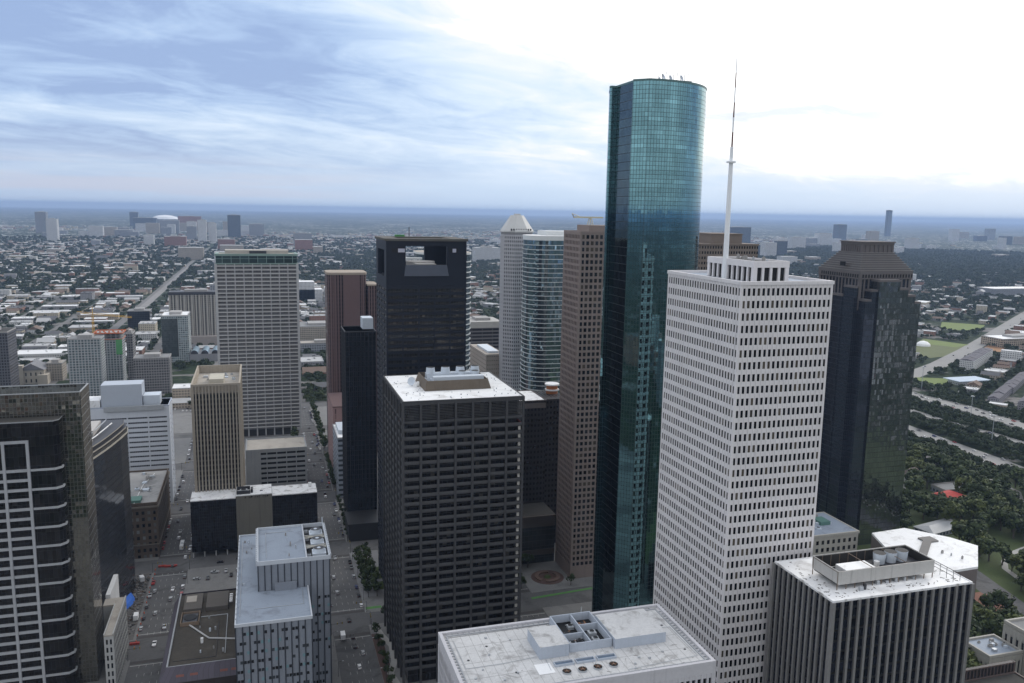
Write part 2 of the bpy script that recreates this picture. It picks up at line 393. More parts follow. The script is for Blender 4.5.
ASPH = pm('asphalt', (.115, .113, .113), .9, .25, .05, fine=.2, dirt=(.05, .05, .05), dirt_amt=.6, dirt_scale=.06)
CSTREET = pm('concrete_street', (.24, .23, .22), .9, .2, .05, fine=.15, dirt=(.13, .125, .12), dirt_amt=.7, dirt_scale=.05)
SIDE = pm('sidewalk_concrete', (.19, .187, .183), .9, .25, .08, fine=.2, dirt=(.10, .10, .10), dirt_amt=.5)
PAINT = pm('road_paint', (.42, .42, .40), .8, .25, .5)
BRICKP = pm('brick_paving', (.10, .062, .052), .9, .25, .2)
GRASSM = pm('lawn', (.060, .080, .028), .95, .3, .05, fine=.3)
PALEC = pm('pale_paving', (.36, .35, .33), .9, .2, .1)
SX = [-382, -275, -168, -61, 46, 152, 258]; SY = [354, 468, 582, 697, 812, 926, 1040]; HW = 10.5
# asphalt sheet under the downtown streets and the raised block slabs
dt = MB(); dt.face([(-395, 180, .03), (270, 180, .03), (270, 1060, .03), (-395, 1060, .03)]); struct(dt, 'street', ASPH)
bs = MB()
xs = [-372.0]; 
for i in range(len(SX)-1):
    for j in range(len(SY)-1):
        if (SX[i], SY[j]) == (46, 354):                      # one block is joined to the next across the cross street
            bs.box(SX[i]+HW, SX[i+1]-HW, SY[j]+HW, SY[j+1]-HW+6, .0, .17); continue
        bs.box(SX[i]+HW, SX[i+1]-HW, SY[j]+HW, SY[j+1]-HW, .0, .17)
    bs.box(SX[i]+HW, SX[i+1]-HW, 190, 354-HW, 0, .17)
struct(bs, 'sidewalk', SIDE)
lm = MB()
for sx in (-61, 46, 152, -168):
    y = 340.0
    while y < 1040:
        if min(abs(y-c) for c in SY) > 15:
            for o_ in (-5.2, -1.7, 1.8, 5.3):
                lm.face([(sx+o_-.07, y, .05), (sx+o_+.07, y, .05), (sx+o_+.07, y+3, .05), (sx+o_-.09, y+3, .05)])
        y += 9
    for cy in SY[:-1]:
        for s_ in (-1, 1):
            yc = cy+s_*14.0
            lm.face([(sx-HW+.6, cy+s_*17.2-.25, .052), (sx+HW-.6, cy+s_*17.2-.25, .052), (sx+HW-.6, cy+s_*17.2+.25, .052), (sx-HW+.6, cy+s_*17.2+.25, .052)])
struct(lm, 'lane_markings', PAINT)
cw = MB()
for sx in (-61, 46, 152):
    for cy in SY[:-1]:
        for s_ in (-1, 1): cw.face([(sx-HW+.3, cy+s_*14-1.5, .042), (sx+HW-.3, cy+s_*14-1.5, .042), (sx+HW-.3, cy+s_*14+1.5, .042), (sx-HW+.3, cy+s_*14+1.5, .042)])
struct(cw, 'crosswalk', pm('crosswalk_pavers', (.075, .07, .068), .9, .2, .1))
def ribbon(pts, wd, z=.06, zs=None):
    """flat road ribbon along a polyline"""
    mb = MB(); P = [Vector((p[0], p[1])) for p in pts]; Ls = []; Rs = []
    for i, p in enumerate(P):
        a = P[max(i-1, 0)]; b_ = P[min(i+1, len(P)-1)]; t_ = (b_-a).normalized(); n_ = Vector((-t_.y, t_.x))
        zz = z if zs is None else zs[i]
        Ls.append((p.x+n_.x*wd/2, p.y+n_.y*wd/2, zz)); Rs.append((p.x-n_.x*wd/2, p.y-n_.y*wd/2, zz))
    for i in range(len(P)-1): mb.face([Rs[i], Rs[i+1], Ls[i+1], Ls[i]])
    return mb, Ls, Rs
# avenues that run on through midtown
mid = MB()
for k in range(-14, 16):
    x = -61+107*k
    if x in (-61, 46, 152, -168, -275, 259): wdt = 16
    else: wdt = 11
    if x > 300: continue
    y0_ = 1060 if x > -400 else 700
    a, _, _ = ribbon([(x, y0_), (x, 5200)], wdt, .02); mid.v and None
    i = len(mid.v); mid.v += a.v; mid.f += [tuple(q+i for q in f) for f in a.f]; mid.m += a.m; mid.uv += a.uv; mid.sm += a.sm
for k in range(0, 26):
    y = 1040+115*k
    a, _, _ = ribbon([(-1600-40*k, y), (300+10*k, y)], 10, .024)
    i = len(mid.v); mid.v += a.v; mid.f += [tuple(q+i for q in f) for f in a.f]; mid.m += a.m; mid.uv += a.uv; mid.sm += a.sm
struct(mid, 'avenue', pm('midtown_street', (.16, .155, .15), .9, .2, .03))
mb, _, _ = ribbon([(-266, 1950), (-264, 2800), (-263, 3700)], 17, .04); struct(mb, 'avenue', CSTREET)

# west side: park, freeway, diagonal avenue
mb = MB(); mb.face([(270, 190, .035), (660, 190, .035), (700, 800, .035), (330, 640, .035), (270, 560, .035)]); struct(mb, 'lawn', GRASSM)
mb, _, _ = ribbon([(475, 470), (462, 417), (451, 373), (440, 330), (425, 280)], 19, .06); struct(mb, 'road', ASPH)
mb = MB(); mb.face([(449, 405, .08), (445, 366, .08), (432, 366, .08), (437, 405, .08)]); struct(mb, 'plaza', pm('red_brick_plaza', (.24, .12, .085), .9, .2, .2))
mb, _, _ = ribbon([(489, 405), (497, 430), (507, 440), (520, 448), (531, 452), (545, 456), (565, 452)], 4.2, .07); struct(mb, 'path', PALEC)
mb, _, _ = ribbon([(509, 440), (522, 441), (534, 445), (552, 440)], 3.2, .075); struct(mb, 'path', PALEC)
mb, _, _ = ribbon([(600, 470), (612, 520), (650, 560), (660, 640)], 8, .06); struct(mb, 'road', CSTREET)
mb, _, _ = ribbon([(520, 560), (560, 600), (640, 640), (668, 700)], 7, .062); struct(mb, 'road', CSTREET)
FWY = pm('freeway_concrete', (.25, .245, .235), .9, .15, .03, dirt=(.2, .195, .19), dirt_amt=.5, dirt_scale=.02)
BARR = pm('barrier_concrete', (.40, .39, .37), .9, .15, .1)
def freeway(pts, wd, z, name='freeway', lanes=4):
    zs = [z]*len(pts)
    mb, L, Rr = ribbon(pts, wd, z); o = struct(mb, name, FWY)
    if z > 1:
        m2 = MB()
        for A in (L, Rr):
            for a, b_ in zip(A, A[1:]):
                m2.face([(a[0], a[1], z-1.6), (b_[0], b_[1], z-1.6), (b_[0], b_[1], z+.9), (a[0], a[1], z+.9)])
                t_ = (Vector(b_)-Vector(a)).normalized(); n_ = Vector((-t_.y, t_.x, 0))*.3
                m2.face([Vector(a)+n_+Vector((0,0,.9)), Vector(b_)+n_+Vector((0,0,.9)), Vector(b_)-n_+Vector((0,0,.9)), Vector(a)-n_+Vector((0,0,.9))])
        for i, (a, b_) in enumerate(zip(pts, pts[1:])):
            n = max(1, int(math.dist(a, b_)/35))
            for k in range(n):
                px = a[0]+(b_[0]-a[0])*(k+.5)/n; py = a[1]+(b_[1]-a[1])*(k+.5)/n
                m2.box(px-3, px+3, py-.8, py+.8, 0, z-.1)
        struct(m2, 'overpass_structure', BARR)
    m3 = MB()
    for l in range(1, lanes):
        off = -wd/2+wd*l/lanes
        for a, b_ in zip(pts, pts[1:]):
            L_ = math.dist(a, b_); t_ = ((b_[0]-a[0])/L_, (b_[1]-a[1])/L_); n_ = (-t_[1], t_[0]); k = 0.0
            while k < L_-4:
                c0 = (a[0]+t_[0]*k+n_[0]*off, a[1]+t_[1]*k+n_[1]*off); c1 = (c0[0]+t_[0]*4, c0[1]+t_[1]*4)
                m3.face([(c0[0]+n_[0]*.12, c0[1]+n_[1]*.12, z+.03), (c0[0]-n_[0]*.12, c0[1]-n_[1]*.12, z+.03), (c1[0]-n_[0]*.12, c1[1]-n_[1]*.12, z+.03), (c1[0]+n_[0]*.12, c1[1]+n_[1]*.12, z+.03)]); k += 12
    struct(m3, 'lane_markings', PAINT)
FW1 = [(735, 900), (716, 790), (710, 710), (708, 650), (702, 590), (690, 500), (676, 420)]
FW2 = [(870, 1020), (842, 900), (852, 820), (848, 740), (842, 660), (830, 560)]
FW3 = [(800, 900), (778, 830), (776, 770), (784, 720), (786, 660), (780, 560)]
freeway(FW1, 36, .10, lanes=8); freeway(FW2, 30, 5.5, lanes=6); freeway(FW3, 11, 4.0, lanes=2)
DIAG = [(880, 980), (965, 1040), (1095, 1115), (1270, 1230), (1450, 1355), (1870, 1650), (2600, 2150)]
mb, _, _ = ribbon(DIAG, 30, .08); struct(mb, 'avenue', FWY)
mb, _, _ = ribbon([(870, 855), (905, 892), (1025, 975), (1150, 1056), (1240, 1110), (1600, 1330)], 11, .07); struct(mb, 'avenue', FWY)
mb = MB(); mb.face([(1129, 1172, .06), (1210, 1188, .06), (1327, 1281, .06), (1300, 1372, .06), (1130, 1236, .06)]); struct(mb, 'lawn', pm('dry_lawn', (.12, .135, .06), .95, .25, .03))
mb = MB(); mb.face([(1240, 1322, .09), (1275, 1262, .09), (1328, 1284, .09), (1296, 1360, .09)]); struct(mb, 'lawn', pm('green_field', (.15, .19, .06), .95, .2, .04))
mb = MB(); mb.face([(1451, 1486, .06), (1519, 1443, .06), (1618, 1525, .06), (1555, 1589, .06)]); struct(mb, 'lawn', pm('green_field'  , (.15, .19, .06)))
mb = MB(); mb.face([(940, 985, .09), (965, 1030, .09), (1010, 1010, .09), (985, 965, .09)]); struct(mb, 'lawn', pm('green_field', (.15, .19, .06)))
mb = MB(); mb.face([(1296, 1227, .09), (1315, 1200, .09), (1375, 1238, .09), (1360, 1270, .09)]); struct(mb, 'bare_ground', pm('orange_dirt', (.30, .17, .09), .95, .2, .05))
mb = MB(); mb.face([(-152, 1028, .1), (-46, 1028, .1), (-46, 1128, .1), (-152, 1128, .1)]); struct(mb, 'parking_lot', pm('lot_paving', (.15, .148, .145), .9, .2, .05, dirt=(.09, .09, .09), dirt_amt=.5))
# plaza paving beside the avenue, with the curved pale walk
mb = MB(); mb.face([(57, 500, .2), (76, 500, .2), (76, 572, .2), (57, 572, .2)]); struct(mb, 'plaza', pm('plaza_pavers', (.20, .20, .205), .85, .2, .15))
mb, _, _ = ribbon([(60, 462), (62, 450), (66, 436), (65, 420), (61, 408), (63, 396)], 3.6, .24); struct(mb, 'path', PALEC)
mb = MB(); mb.face([(56.6, 398, .2), (62, 398, .2), (62, 452, .2), (56.6, 452, .2)]); struct(mb, 'planting_bed', BRICKP)
for (bx0, by0, bx1, by1) in ((68, 536, 76, 543), (68, 524, 76, 532), (67, 508, 75, 520)):
    mb = MB(); mb.face([(bx0, by0, .23), (bx1, by0, .23), (bx1, by1, .23), (bx0, by1, .23)]); struct(mb, 'lawn', GRASSM)
LANE = pm('green_lane_paint', (.10, .24, .07), .9, .25, .2)
mb = MB(); mb.face([(57.5, 483, .2), (67, 483, .2), (67, 486, .2), (57.5, 486, .2)]); mb.face([(160, 470, .2), (212, 475, .2), (212, 477, .2), (160, 472.5, .2)]); struct(mb, 'bike_lane', LANE)
mb = MB().frus(180, 498, 11, 11, .0, .35, 32); struct(mb, 'plaza', BRICKP)
pl = thing('round_planter', 'ring-shaped brick planter in the sunken plaza beside the pink granite tower', 'planter', (180, 498, .3))
m_ = MB()
for a in range(28):
    a0 = a/28*6.283; a1 = (a+1)/28*6.283
    q = [(180+r_*math.cos(t_), 498+r_*math.sin(t_)) for r_, t_ in ((6, a0), (8.5, a0), (8.5, a1), (6, a1))]
    if a not in (3, 4, 17, 18): m_.prism(q, .3, 1.3)
m_.build('rim', pm('planter_brick', (.15, .10, .08), .9, .2), pl)
MB().frus(180, 498, 2.6, 1.2, .3, 1.6, 16).build('planting', GRASSM, pl)
# ================================================================== TOWERS
# --- white travertine tower with the mast
TRAV = pm('white_travertine', (.70, .675, .68), .75, .08, .05, streak=.12, fine=.08)
b = (167.1, 205.6, 264.0, 320.0)
t = tower('office_tower', 'tall white stone tower with rows of small dark windows and a mast on its roof', *b, 217.8)
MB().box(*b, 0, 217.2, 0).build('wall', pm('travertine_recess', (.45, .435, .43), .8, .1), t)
m_ = MB(); grid(m_, b, 0, 217.8, 19, 28, 48, .86, .30, 1.85, .22, corner=.6); m_.build('stone_frame', TRAV, t)
m_ = MB()
for i in range(1, 19): x = b[0]+(b[1]-b[0])*i/19; m_.box(x-.035, x+.035, b[2]-.31, b[2]-.25, 0, 217.7)
for i in range(1, 28): y = b[2]+(b[3]-b[2])*i/28; m_.box(b[0]-.31, b[0]-.25, y-.035, y+.035, 0, 217.7)
m_.build('panel_joint', pm('joint_grey', (.18, .18, .19), .8), t)
panes(t, b, 0, 217.8, 19, 28, 48, .86, 1.85, panemat('shell_glass', (.007, .007, .009), (.11, .095, .075), .25, .15, .2))
roof(t, *b, 217.5, BLUE_ROOF, 1.0, .6, TRAV, .62)
m_ = MB(); pb = (176.4, 190.2, 271, 303); m_.box(*pb, 217.6, 224.6)
m_.build('penthouse', BLACK, t)
pn = [c for c in t.children if c.name.startswith('penthouse')][0]
m_ = MB(); grid(m_, pb, 217.6, 223.4, 4, 9, 1, 1.0, .7, .2, .4, corner=.9); m_.ring(pb[0]-.8, pb[1]+.8, pb[2]-.8, pb[3]+.8, 223.0, 225.4, .9)
m_.build('stone_frame', TRAV, pn)
clutter(t, 178, 189, 273, 301, 224.6, 6, 3, 1.6)
m_ = MB(); m_.tube((175.6, 290, 217.5), (175.6, 290, 262), 1.15, 12, 0, .8); m_.frus(175.6, 290, 1.8, 1.8, 262, 262.6, 14); m_.tube((175.6, 290, 262.6), (175.6, 290, 268), .62, 10)
ms = m_.build('mast', pm('white_mast_paint', (.8, .82, .84), .4, .05), t)
m_ = MB(); RW = [pm('red_mast_paint', (.14, .07, .06), .5), pm('white_mast_paint', ())]
for i in range(6): m_.tube((175.6, 290, 268+i*5.5), (175.6, 290, 268+(i+1)*5.5), .34-.03*i, 8, i % 2, .31-.03*i)
m_.build('mast_tip', RW, ms)

# --- green mirror-glass tower, curved on the far side
t = tower('glass_tower', 'tallest tower, green mirror glass with a rounded right side and a dark recessed slot', 167, 228, 366, 441, 304)
WFG = curtain('green_mirror_glass', (.13, .252, .280), (.02, .04, .045), 1.5, 2.05, .17, .18, 1.0, .025, .0035, .16, rows=.20)
pts = [(176.5, 366)]
arc = [(183.3+39*math.sin(R(a)), 404.4-39*math.cos(R(a))) for a in range(-7, 91, 3)]
front = pts + arc
rest = [(222.3, 441), (196, 441), (184, 430), (176, 412), (171.2, 400), (169.5, 396.4), (169.2, 395), (169.8, 394), (172, 394), (172, 373.5), (170.8, 371.7)]
m_ = MB(); m_.prism(front+rest, 0, 303.2, 0, 1, smooth=False); m_.m[len(front)+len(rest)-3] = 2; m_.build('curtain_wall', [WFG, DARK_ROOF, curtain('dark_slot_glass', (.045, .085, .10), (.006, .012, .014), 1.5, 4.1, .16, .3, 1.0, .03, .012, .3)], t)  # the slot's darkness is put into a darker glass colour
for f_ in t.children[0].data.polygons:
    if 0 < f_.index < len(front)-1: f_.use_smooth = False
loop = front+rest; m_ = MB()
for a, c_ in zip(loop, loop[1:]+loop[:1]):
    e = Vector((c_[0]-a[0], c_[1]-a[1])).normalized(); n_ = Vector((e.y, -e.x))
    m_.prism([(a[0]+n_.x*.12, a[1]+n_.y*.12), (c_[0]+n_.x*.12, c_[1]+n_.y*.12), (c_[0]-n_.x*.5, c_[1]-n_.y*.5), (a[0]-n_.x*.5, a[1]-n_.y*.5)], 303.21, 304.2)
m_.build('coping', pm('teal_coping', (.08, .16, .16), .4), t)
m_ = MB().box(190, 208, 384, 404, 303.2, 307.2); m_.ring(189, 209, 383, 405, 305.6, 306.1, .3); m_.build('penthouse', pm('grey_louvre', (.2, .2, .21), .6), t)
def dish(t, x, y, z, r, az, name='satellite_dish'):
    m_ = MB(); c0 = Vector((x, y, z+r*1.1)); ax = Vector((math.sin(az), math.cos(az), .35)).normalized(); e = ax.orthogonal().normalized(); f = ax.cross(e); prev = None
    for k in range(4):
        rr = r*k/3; dp = (rr/r)**2*r*.35
        ringp = [c0+ax*dp+(e*math.cos(6.283*i/14)+f*math.sin(6.283*i/14))*rr for i in range(14)]
        if prev and k > 1:
            for i in range(14): m_.face([prev[i], prev[(i+1) % 14], ringp[(i+1) % 14], ringp[i]], 0, None, True)
        elif k == 1: m_.face(ringp, 0)
        prev = ringp
    m_.tube((x, y, z), c0, r*.12); m_.tube(c0, c0+ax*r*.8, r*.05)
    return m_.build(name, LMETAL, t)
for (x, y) in ((194, 388), (199, 390), (204, 388)): dish(t, x, y, 307.2, 1.5, 2.6)
dish(t, 198, 400, 308.5, 1.2, 2.4); dish(t, 181, 391, 304, 1.5, 3.6)
m_ = MB()
for i in range(9): m_.tube((190+2*i, 384.3, 307.2), (190+2*i, 384.3, 309+(i % 3)), .12, 5)
m_.build('antenna_rods', DMETAL, t)

# --- pink granite tower with square windows
PINK = pm('pink_granite', (.25, .20, .18), .7, .1, .06, fine=.1, streak=.1)
b = (194.3, 234.5, 492.0, 521.0)
t = tower('granite_tower', 'pinkish brown granite tower with a grid of square dark windows beside the green glass tower', *b, 230)
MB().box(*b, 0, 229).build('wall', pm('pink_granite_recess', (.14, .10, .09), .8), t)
m_ = MB(); grid(m_, b, 9, 229.8, 13, 11, 56, 1.08, .4, 1.55, .34, corner=.9); m_.box(b[0]-.5, b[1]+.5, b[2]-.5, b[3]+.5, 0, 9.0); m_.build('stone_frame', PINK, t)
panes(t, b, 9, 229.8, 13, 11, 56, 1.08, 1.55, panemat('granite_tower_glass', (.008, .009, .011), (.10, .08, .06), .1, .6, .2))
roof(t, *b, 229.6, TAN_ROOF, .9, .6, PINK, .46)
m_ = MB().box(202.5, 234, 499, 520, 229.6, 234.2); m_.build('penthouse', PINK, t)
CRANE = pm('cream_crane_paint', (.62, .58, .42), .6)
m_ = MB()
for x in (206, 209): m_.tube((x, 508, 234.2), (207.5, 508, 239.3), .25); m_.tube((x, 511, 234.2), (207.5, 511, 239.3), .25)
m_.box(196, 216, 508.5, 510.5, 238.6, 239.6); m_.build('roof_crane', CRANE, t)
m_ = MB(); m_.tube((196, 509.5, 239), (193.5, 506, 241.4), .35); m_.tube((200, 509.5, 239.5), (193.5, 506, 241.4), .2); m_.build('jib', CRANE, [c for c in t.children if c.name.startswith('roof_crane')][0])

# --- dark framed tower with a white roof (deep balconies)
b = (65.7, 127.2, 394.0, 460.0)
FR = pm('dark_bronze_frame', (.058, .058, .060), .55, .18, .06, fine=.12, streak=.15)
t = tower('framed_tower', 'dark square tower with deep open floors and a white roof carrying a brown screened plant', *b, 149.6)
core = (b[0]+2.6, b[1]-2.6, b[2]+2.6, b[3]-2.6)
MB().box(*core, 0, 149).build('glazing', curtain('bronze_glass', (.020, .019, .020), (.012, .012, .012), 2.1, 4.3, .12, .3, .3, .08, .01, .6, blind=.06), t)
m_ = MB(); z0 = 9.0; n_f = 31; fh = (139.0-z0)/n_f
for j in range(n_f):
    z = z0+j*fh
    m_.box(b[0]+.25, b[1]-.25, b[2]+.25, b[3]-.25, z-.55, z+.05)
m_.build('floor_slab', FR, t)
m_ = MB()
for j in range(n_f):
    z = z0+j*fh; m_.ring(b[0]+.3, b[1]-.3, b[2]+.3, b[3]-.3, z+.06, z+1.25, .14)
m_.build('railing', pm('dark_panel_rail', (.078, .078, .080), .5, .2, .05), t)
m_ = MB(); nb = 7
for i in range(nb+1):
    x = b[0]+(b[1]-b[0])*i/nb; y = b[2]+(b[3]-b[2])*i/nb
    for (cx, cy) in ((x, b[2]), (x, b[3])): m_.box(cx-.55, cx+.55, cy-.35 if cy == b[2] else cy-.9, cy+.9 if cy == b[2] else cy+.35, 0, 149.5)
    if 0 < i < nb:
        for cx in (b[0], b[1]): m_.box(cx-.35 if cx == b[0] else cx-.9, cx+.9 if cx == b[0] else cx+.35, y-.55, y+.55, 0, 149.45)
m_.build('column', FR, t)
m_ = MB(); m_.ring(b[0]-.1, b[1]+.1, b[2]-.1, b[3]+.1, 147.6, 149.3, 1.6); m_.ring(b[0]-.05, b[1]+.05, b[2]-.05, b[3]+.05, 138.6, 139.8, 1.6)
m_.build('edge_beam', FR, t)
m_ = MB()
for k in range(9):
    z = 140.3+k*.8; m_.ring(b[0]+.5, b[1]-.5, b[2]+.5, b[3]-.5, z, z+.28, .4)
m_.build('louvre', FR, t)
m_ = MB()
for i in range(4*nb):
    x = b[0]+(b[1]-b[0])*(i+.5)/(4*nb)
m_.ring(b[0]+.7, b[1]-.7, b[2]+.7, b[3]-.7, 135.6, 135.8, .15); m_.build('red_rail', pm('red_rail_paint', (.35, .04, .04), .6), t)
SH = pm('pale_glint', (.55, .53, .48), .9)  # pale panels added for light glinting through the open corner
for j in range(n_f-1):
    z = z0+(j)*fh
    MB().box(b[1]-2.1, b[1]-.95, b[2]+1.2, b[2]+2.2, z+1.3, z+3.2).build('corner_blind', SH, t)
roof(t, *b, 149.6, CLEAN_ROOF, .25, .4, FR, .36)
scr = (80.6, 116, 415.5, 443)
BRN = pm('brown_plant_screen', (.135, .11, .085), .85, .2, .3, streak=.2)
m_ = MB()
o_ = 1.4
for (x0, y0, x1, y1) in ((scr[0], scr[2], scr[1], scr[2]), (scr[1], scr[2], scr[1], scr[3]), (scr[1], scr[3], scr[0], scr[3]), (scr[0], scr[3], scr[0], scr[2])):
    cx, cy = (scr[0]+scr[1])/2, (scr[2]+scr[3])/2
    def inn(x, y, k=o_): return (x+(k if x < cx else -k), y+(k if y < cy else -k))
    a, c_ = inn(x0, y0), inn(x1, y1); a2, c2 = inn(x0, y0, o_+.4), inn(x1, y1, o_+.4)
    m_.face([(x0, y0, 149.7), (x1, y1, 149.7), (*c_, 154.6), (*a, 154.6)]); m_.face([(*a, 154.6), (*c_, 154.6), (*c2, 154.6), (*a2, 154.6)]); m_.face([(*inn(x1, y1, .5), 149.7), (*inn(x0, y0, .5), 149.7), (*a2, 154.6), (*c2, 154.6)])
m_.build('plant_screen', BRN, t)
m_ = MB().box(86, 113, 419.5, 423.5, 149.7, 156.0); m_.box(85, 114, 433, 438, 149.7, 155.2); m_.build('cooling_plant', LMETAL, t)
for i in range(4):
    m_ = MB(); x = 87.5+i*8.2; m_.frus(x, 435.5, 2.6, 2.2, 155.2, 158.4, 16, 0, 1); m_.build('cooling_tower', [LMETAL, BLACK], t)
for x in (103, 110): MB().frus(x, 427, 2.4, 2.0, 149.7, 157.4, 14, 0, 1).build('cooling_tower', [LMETAL, BLACK], t)
for k in range(6): ac(t, 84+k*1.5+(k % 2)*14, 429-(k % 3), 149.7, 2.2, 1.8, 4.2, True, LMETAL)
dish(t, 76.5, 430, 149.7, 2.3, 3.9); ac(t, 79.3, 428, 149.7, 1.2, 1.2, 2.6, False, WHITE_ROOF, 'roof_hut')
q = random.Random(4); m_ = MB()
for i in range(60):
    x, y = q.choice([(q.uniform(67, 80), q.uniform(396, 458)), (q.uniform(67, 126), q.uniform(396, 414)), (q.uniform(117, 126), q.uniform(396, 458))])
    m_.box(x-.2, x+.2, y-.2, y+.2, 149.6, 149.6+q.uniform(.2, .7))
m_.build('roof_vent', METAL, t)

# --- navy tower with a hollow square crown
b = (72.7, 121.5, 495.0, 538.0)
NAVY = pm('navy_panel', (.009, .012, .021), .5, .12, .05, spec=.25)
t = tower('crowned_tower', 'navy blue tower with a hollow square opening through its crown', *b, 225)
zt = 197.0
DKG = curtain('navy_ribbon_glass', (.050, .046, .042), (.012, .014, .02), 1.6, 3.95, .12, .2, .55, .05, .012, .7, blind=.10)
MB().box(b[0]+.3, b[1]-.3, b[2]+.3, b[3]-.3, 0, zt).build('glazing', DKG, t)
m_ = MB(); nfl = 50; zs = [zt*(j+1)/nfl for j in range(nfl)]
grid(m_, (b[0]+.3, b[1]-.3, b[2]+.3, b[3]-.3), 0, zt, 5, 4, nfl, .9, .26, 1.9, .3, zs=zs, corner=.7); m_.box(b[0], b[1], b[2], b[3], zt, zt+5)
m_.build('panel_band', NAVY, t)
def xw(pxl): return pxl
m_ = MB()
# front wall of the crown with its big opening (left .32..., right) and small slots
X0, X1, Y0, Y1 = b; o0, o1 = 84.3, 109.4; zb, zc = 209.3, 220.6
def wall_s(y0, y1, a0, a1, slots):
    m_.box(X0, a0, y0, y1, zt+5, 223.6); m_.box(a1, X1, y0, y1, zt+5, 223.6)
    m_.box(a0, a1, y0, y1, zt+5, zb); m_.box(a0, a1, y0, y1, zc, 223.6)
wall_s(Y0, Y0+2.5, o0, o1, None)
m_.box(X0, 85.6, Y1-2.5, Y1, zt+5, 223.6); m_.box(103.5, X1, Y1-2.5, Y1, zt+5, 219.4); m_.box(85.6, 103.5, Y1-2.5, Y1, zt+5, 209.0); m_.box(85.6, X1, Y1-2.5, Y1, 221.4, 223.6); m_.box(112.5, X1, Y1-2.5, Y1, 219.4, 221.4)
# side walls: open between corner blocks
m_.box(X0, X0+2.5, Y0+2.5, Y0+8, zt+5, 223.6); m_.box(X0, X0+2.5, Y1-8, Y1-2.5, zt+5, 223.6); m_.box(X1-2.5, X1, Y0+2.5, Y0+8, zt+5, 223.6); m_.box(X1-2.5, X1, Y1-8, Y1-2.5, zt+5, 223.6)
m_.box(X0, X0+2.5, Y0+8, Y1-8, 218, 223.6); m_.box(X1-2.5, X1, Y0+8, Y1-8, 218, 223.6)
m_.build('crown', NAVY, t)
m_ = MB(); m_.box(76, 83, Y0-.06, Y0+.2, 216.8, 219.2); m_.box(110.6, 116, Y0-.06, Y0+.2, 216.8, 219.2); m_.build('slot', BLACK, t)
m_ = MB(); m_.box(79.8, 83.8, Y0-.12, Y0+.1, 216.9, 219.1); m_.box(112.8, 115, Y0-.12, Y0+.1, 216.9, 219.1); m_.build('slot_glass', pm('slot_pale', (.42, .42, .50), .4), t)
m_ = MB(); m_.face([(o0, Y0-.05, zb+.0), (o1, Y0-.05, zb), (o1+1, Y0-1.2, zb-6.5), (o0-1, Y0-1.2, zb-6.5)][::-1]); m_.face([(o0-1, Y0-1.2, zb-6.5), (o1+1, Y0-1.2, zb-6.5), (o1+1, Y0+.1, zb-6.6), (o0-1, Y0+.1, zb-6.6)][::-1]); m_.face([(o0, Y0-.05, zb), (o0-1, Y0-1.2, zb-6.5), (o0-1, Y0+.1, zb-6.6)][::-1]); m_.face([(o1, Y0-.05, zb), (o1+1, Y0-1.2, zb-6.5), (o1+1, Y0+.1, zb-6.6)])
m_.build('sloped_sill', pm('navy_sill', (.06, .07, .095), .4), t)
m_ = MB(); m_.ring(X0-.8, X1+.8, Y0-.8, Y1+.8, 223.6, 225.0, 9); m_.build('roof_ring', [pm('crown_roof', (.10, .095, .085), .9, .3)], t)
m_ = MB().box(92, 104, Y0+6, Y0+20, zt+5, 209.6); m_.frus(98, Y0+26, 9, 9, zt+5, 210.2, 24); m_.build('roof_plant', pm('pale_plant', (.42, .40, .38), .7), t)
MB().tube((93, Y1-5, 225), (93, Y1-5, 231), .25).build('antenna', DMETAL, t)
MB().box(84, 90, Y1-6, Y1-3, 225, 226.2).build('green_tarp', pm('green_tarp', (.08, .25, .09), .8), t)

# --- black glass slab left of it
b = (60.4, 83.2, 620.0, 650.0)
t = tower('glass_slab_tower', 'slim black glass slab standing just left of the navy crowned tower', *b, 152)
MB().box(*b, 0, 151.6).build('curtain_wall', curtain('black_grid_glass', (.030, .036, .045), (.03, .03, .034), 1.5, 3.8, .12, .2, .7, .06, .02, .6), t)
m_ = MB(); grid(m_, b, 12, 151.6, 8, 10, 36, .25, .18, 0, .1, corner=.3); m_.build('mullion', DMETAL, t)
roof(t, *b, 151.6, DARK_ROOF, .6, .3, DMETAL, .2)
MB().box(75, 83, 634, 648, 151.6, 160).build('penthouse', LMETAL, t)
p_ = MB().box(58.5, 92, 592, 619, 0, 12); p_.box(58, 92.5, 591.5, 619.2, 12, 13.4); p_.build('podium', pm('black_podium', (.03, .03, .032), .5), t)

# --- rounded banded glass tower behind the navy one
t = tower('round_ended_tower', 'rounded tower with white floor bands seen behind and through the navy crown', 104, 162, 610, 668, 210)
def capsule(x0, x1, y0, y1, r, n=8):
    P = []
    for cx, cy, a0 in ((x1-r, y0+r, -90), (x1-r, y1-r, 0), (x0+r, y1-r, 90), (x0+r, y0+r, 180)):
        for k in range(n+1): a = R(a0+90*k/n); P.append((cx+r*math.cos(a), cy+r*math.sin(a)))
    return P
P = capsule(116, 157.5, 612, 660, 19); m_ = MB(); m_.prism(P, 0, 209, 0, 1, True); m_.build('curtain_wall', [curtain('blue_banded_glass', (.14, .19, .23), (.02, .03, .04), 1.5, 4, .1, .2, .7, .05, .015, .4), TAN_ROOF], t)
P = capsule(115.5, 158, 611.5, 660.5, 19); m_ = MB()
for j in range(1, 52): m_.prism(P, j*4.0-.75, j*4.0, 0, 0, False)
m_.prism(P, 209, 210.5, 0, 1); m_.build('white_band', [pm('white_band_panel', (.6, .62, .62), .5, .1), TAN_ROOF], t)
m_ = MB(); P = capsule(104, 117.5, 616, 640, 6); m_.prism(P, 0, 203, 0, 1); m_.build('stair_core', [pm('dark_core', (.05, .055, .06), .6), TAN_ROOF], t)
m_ = MB()
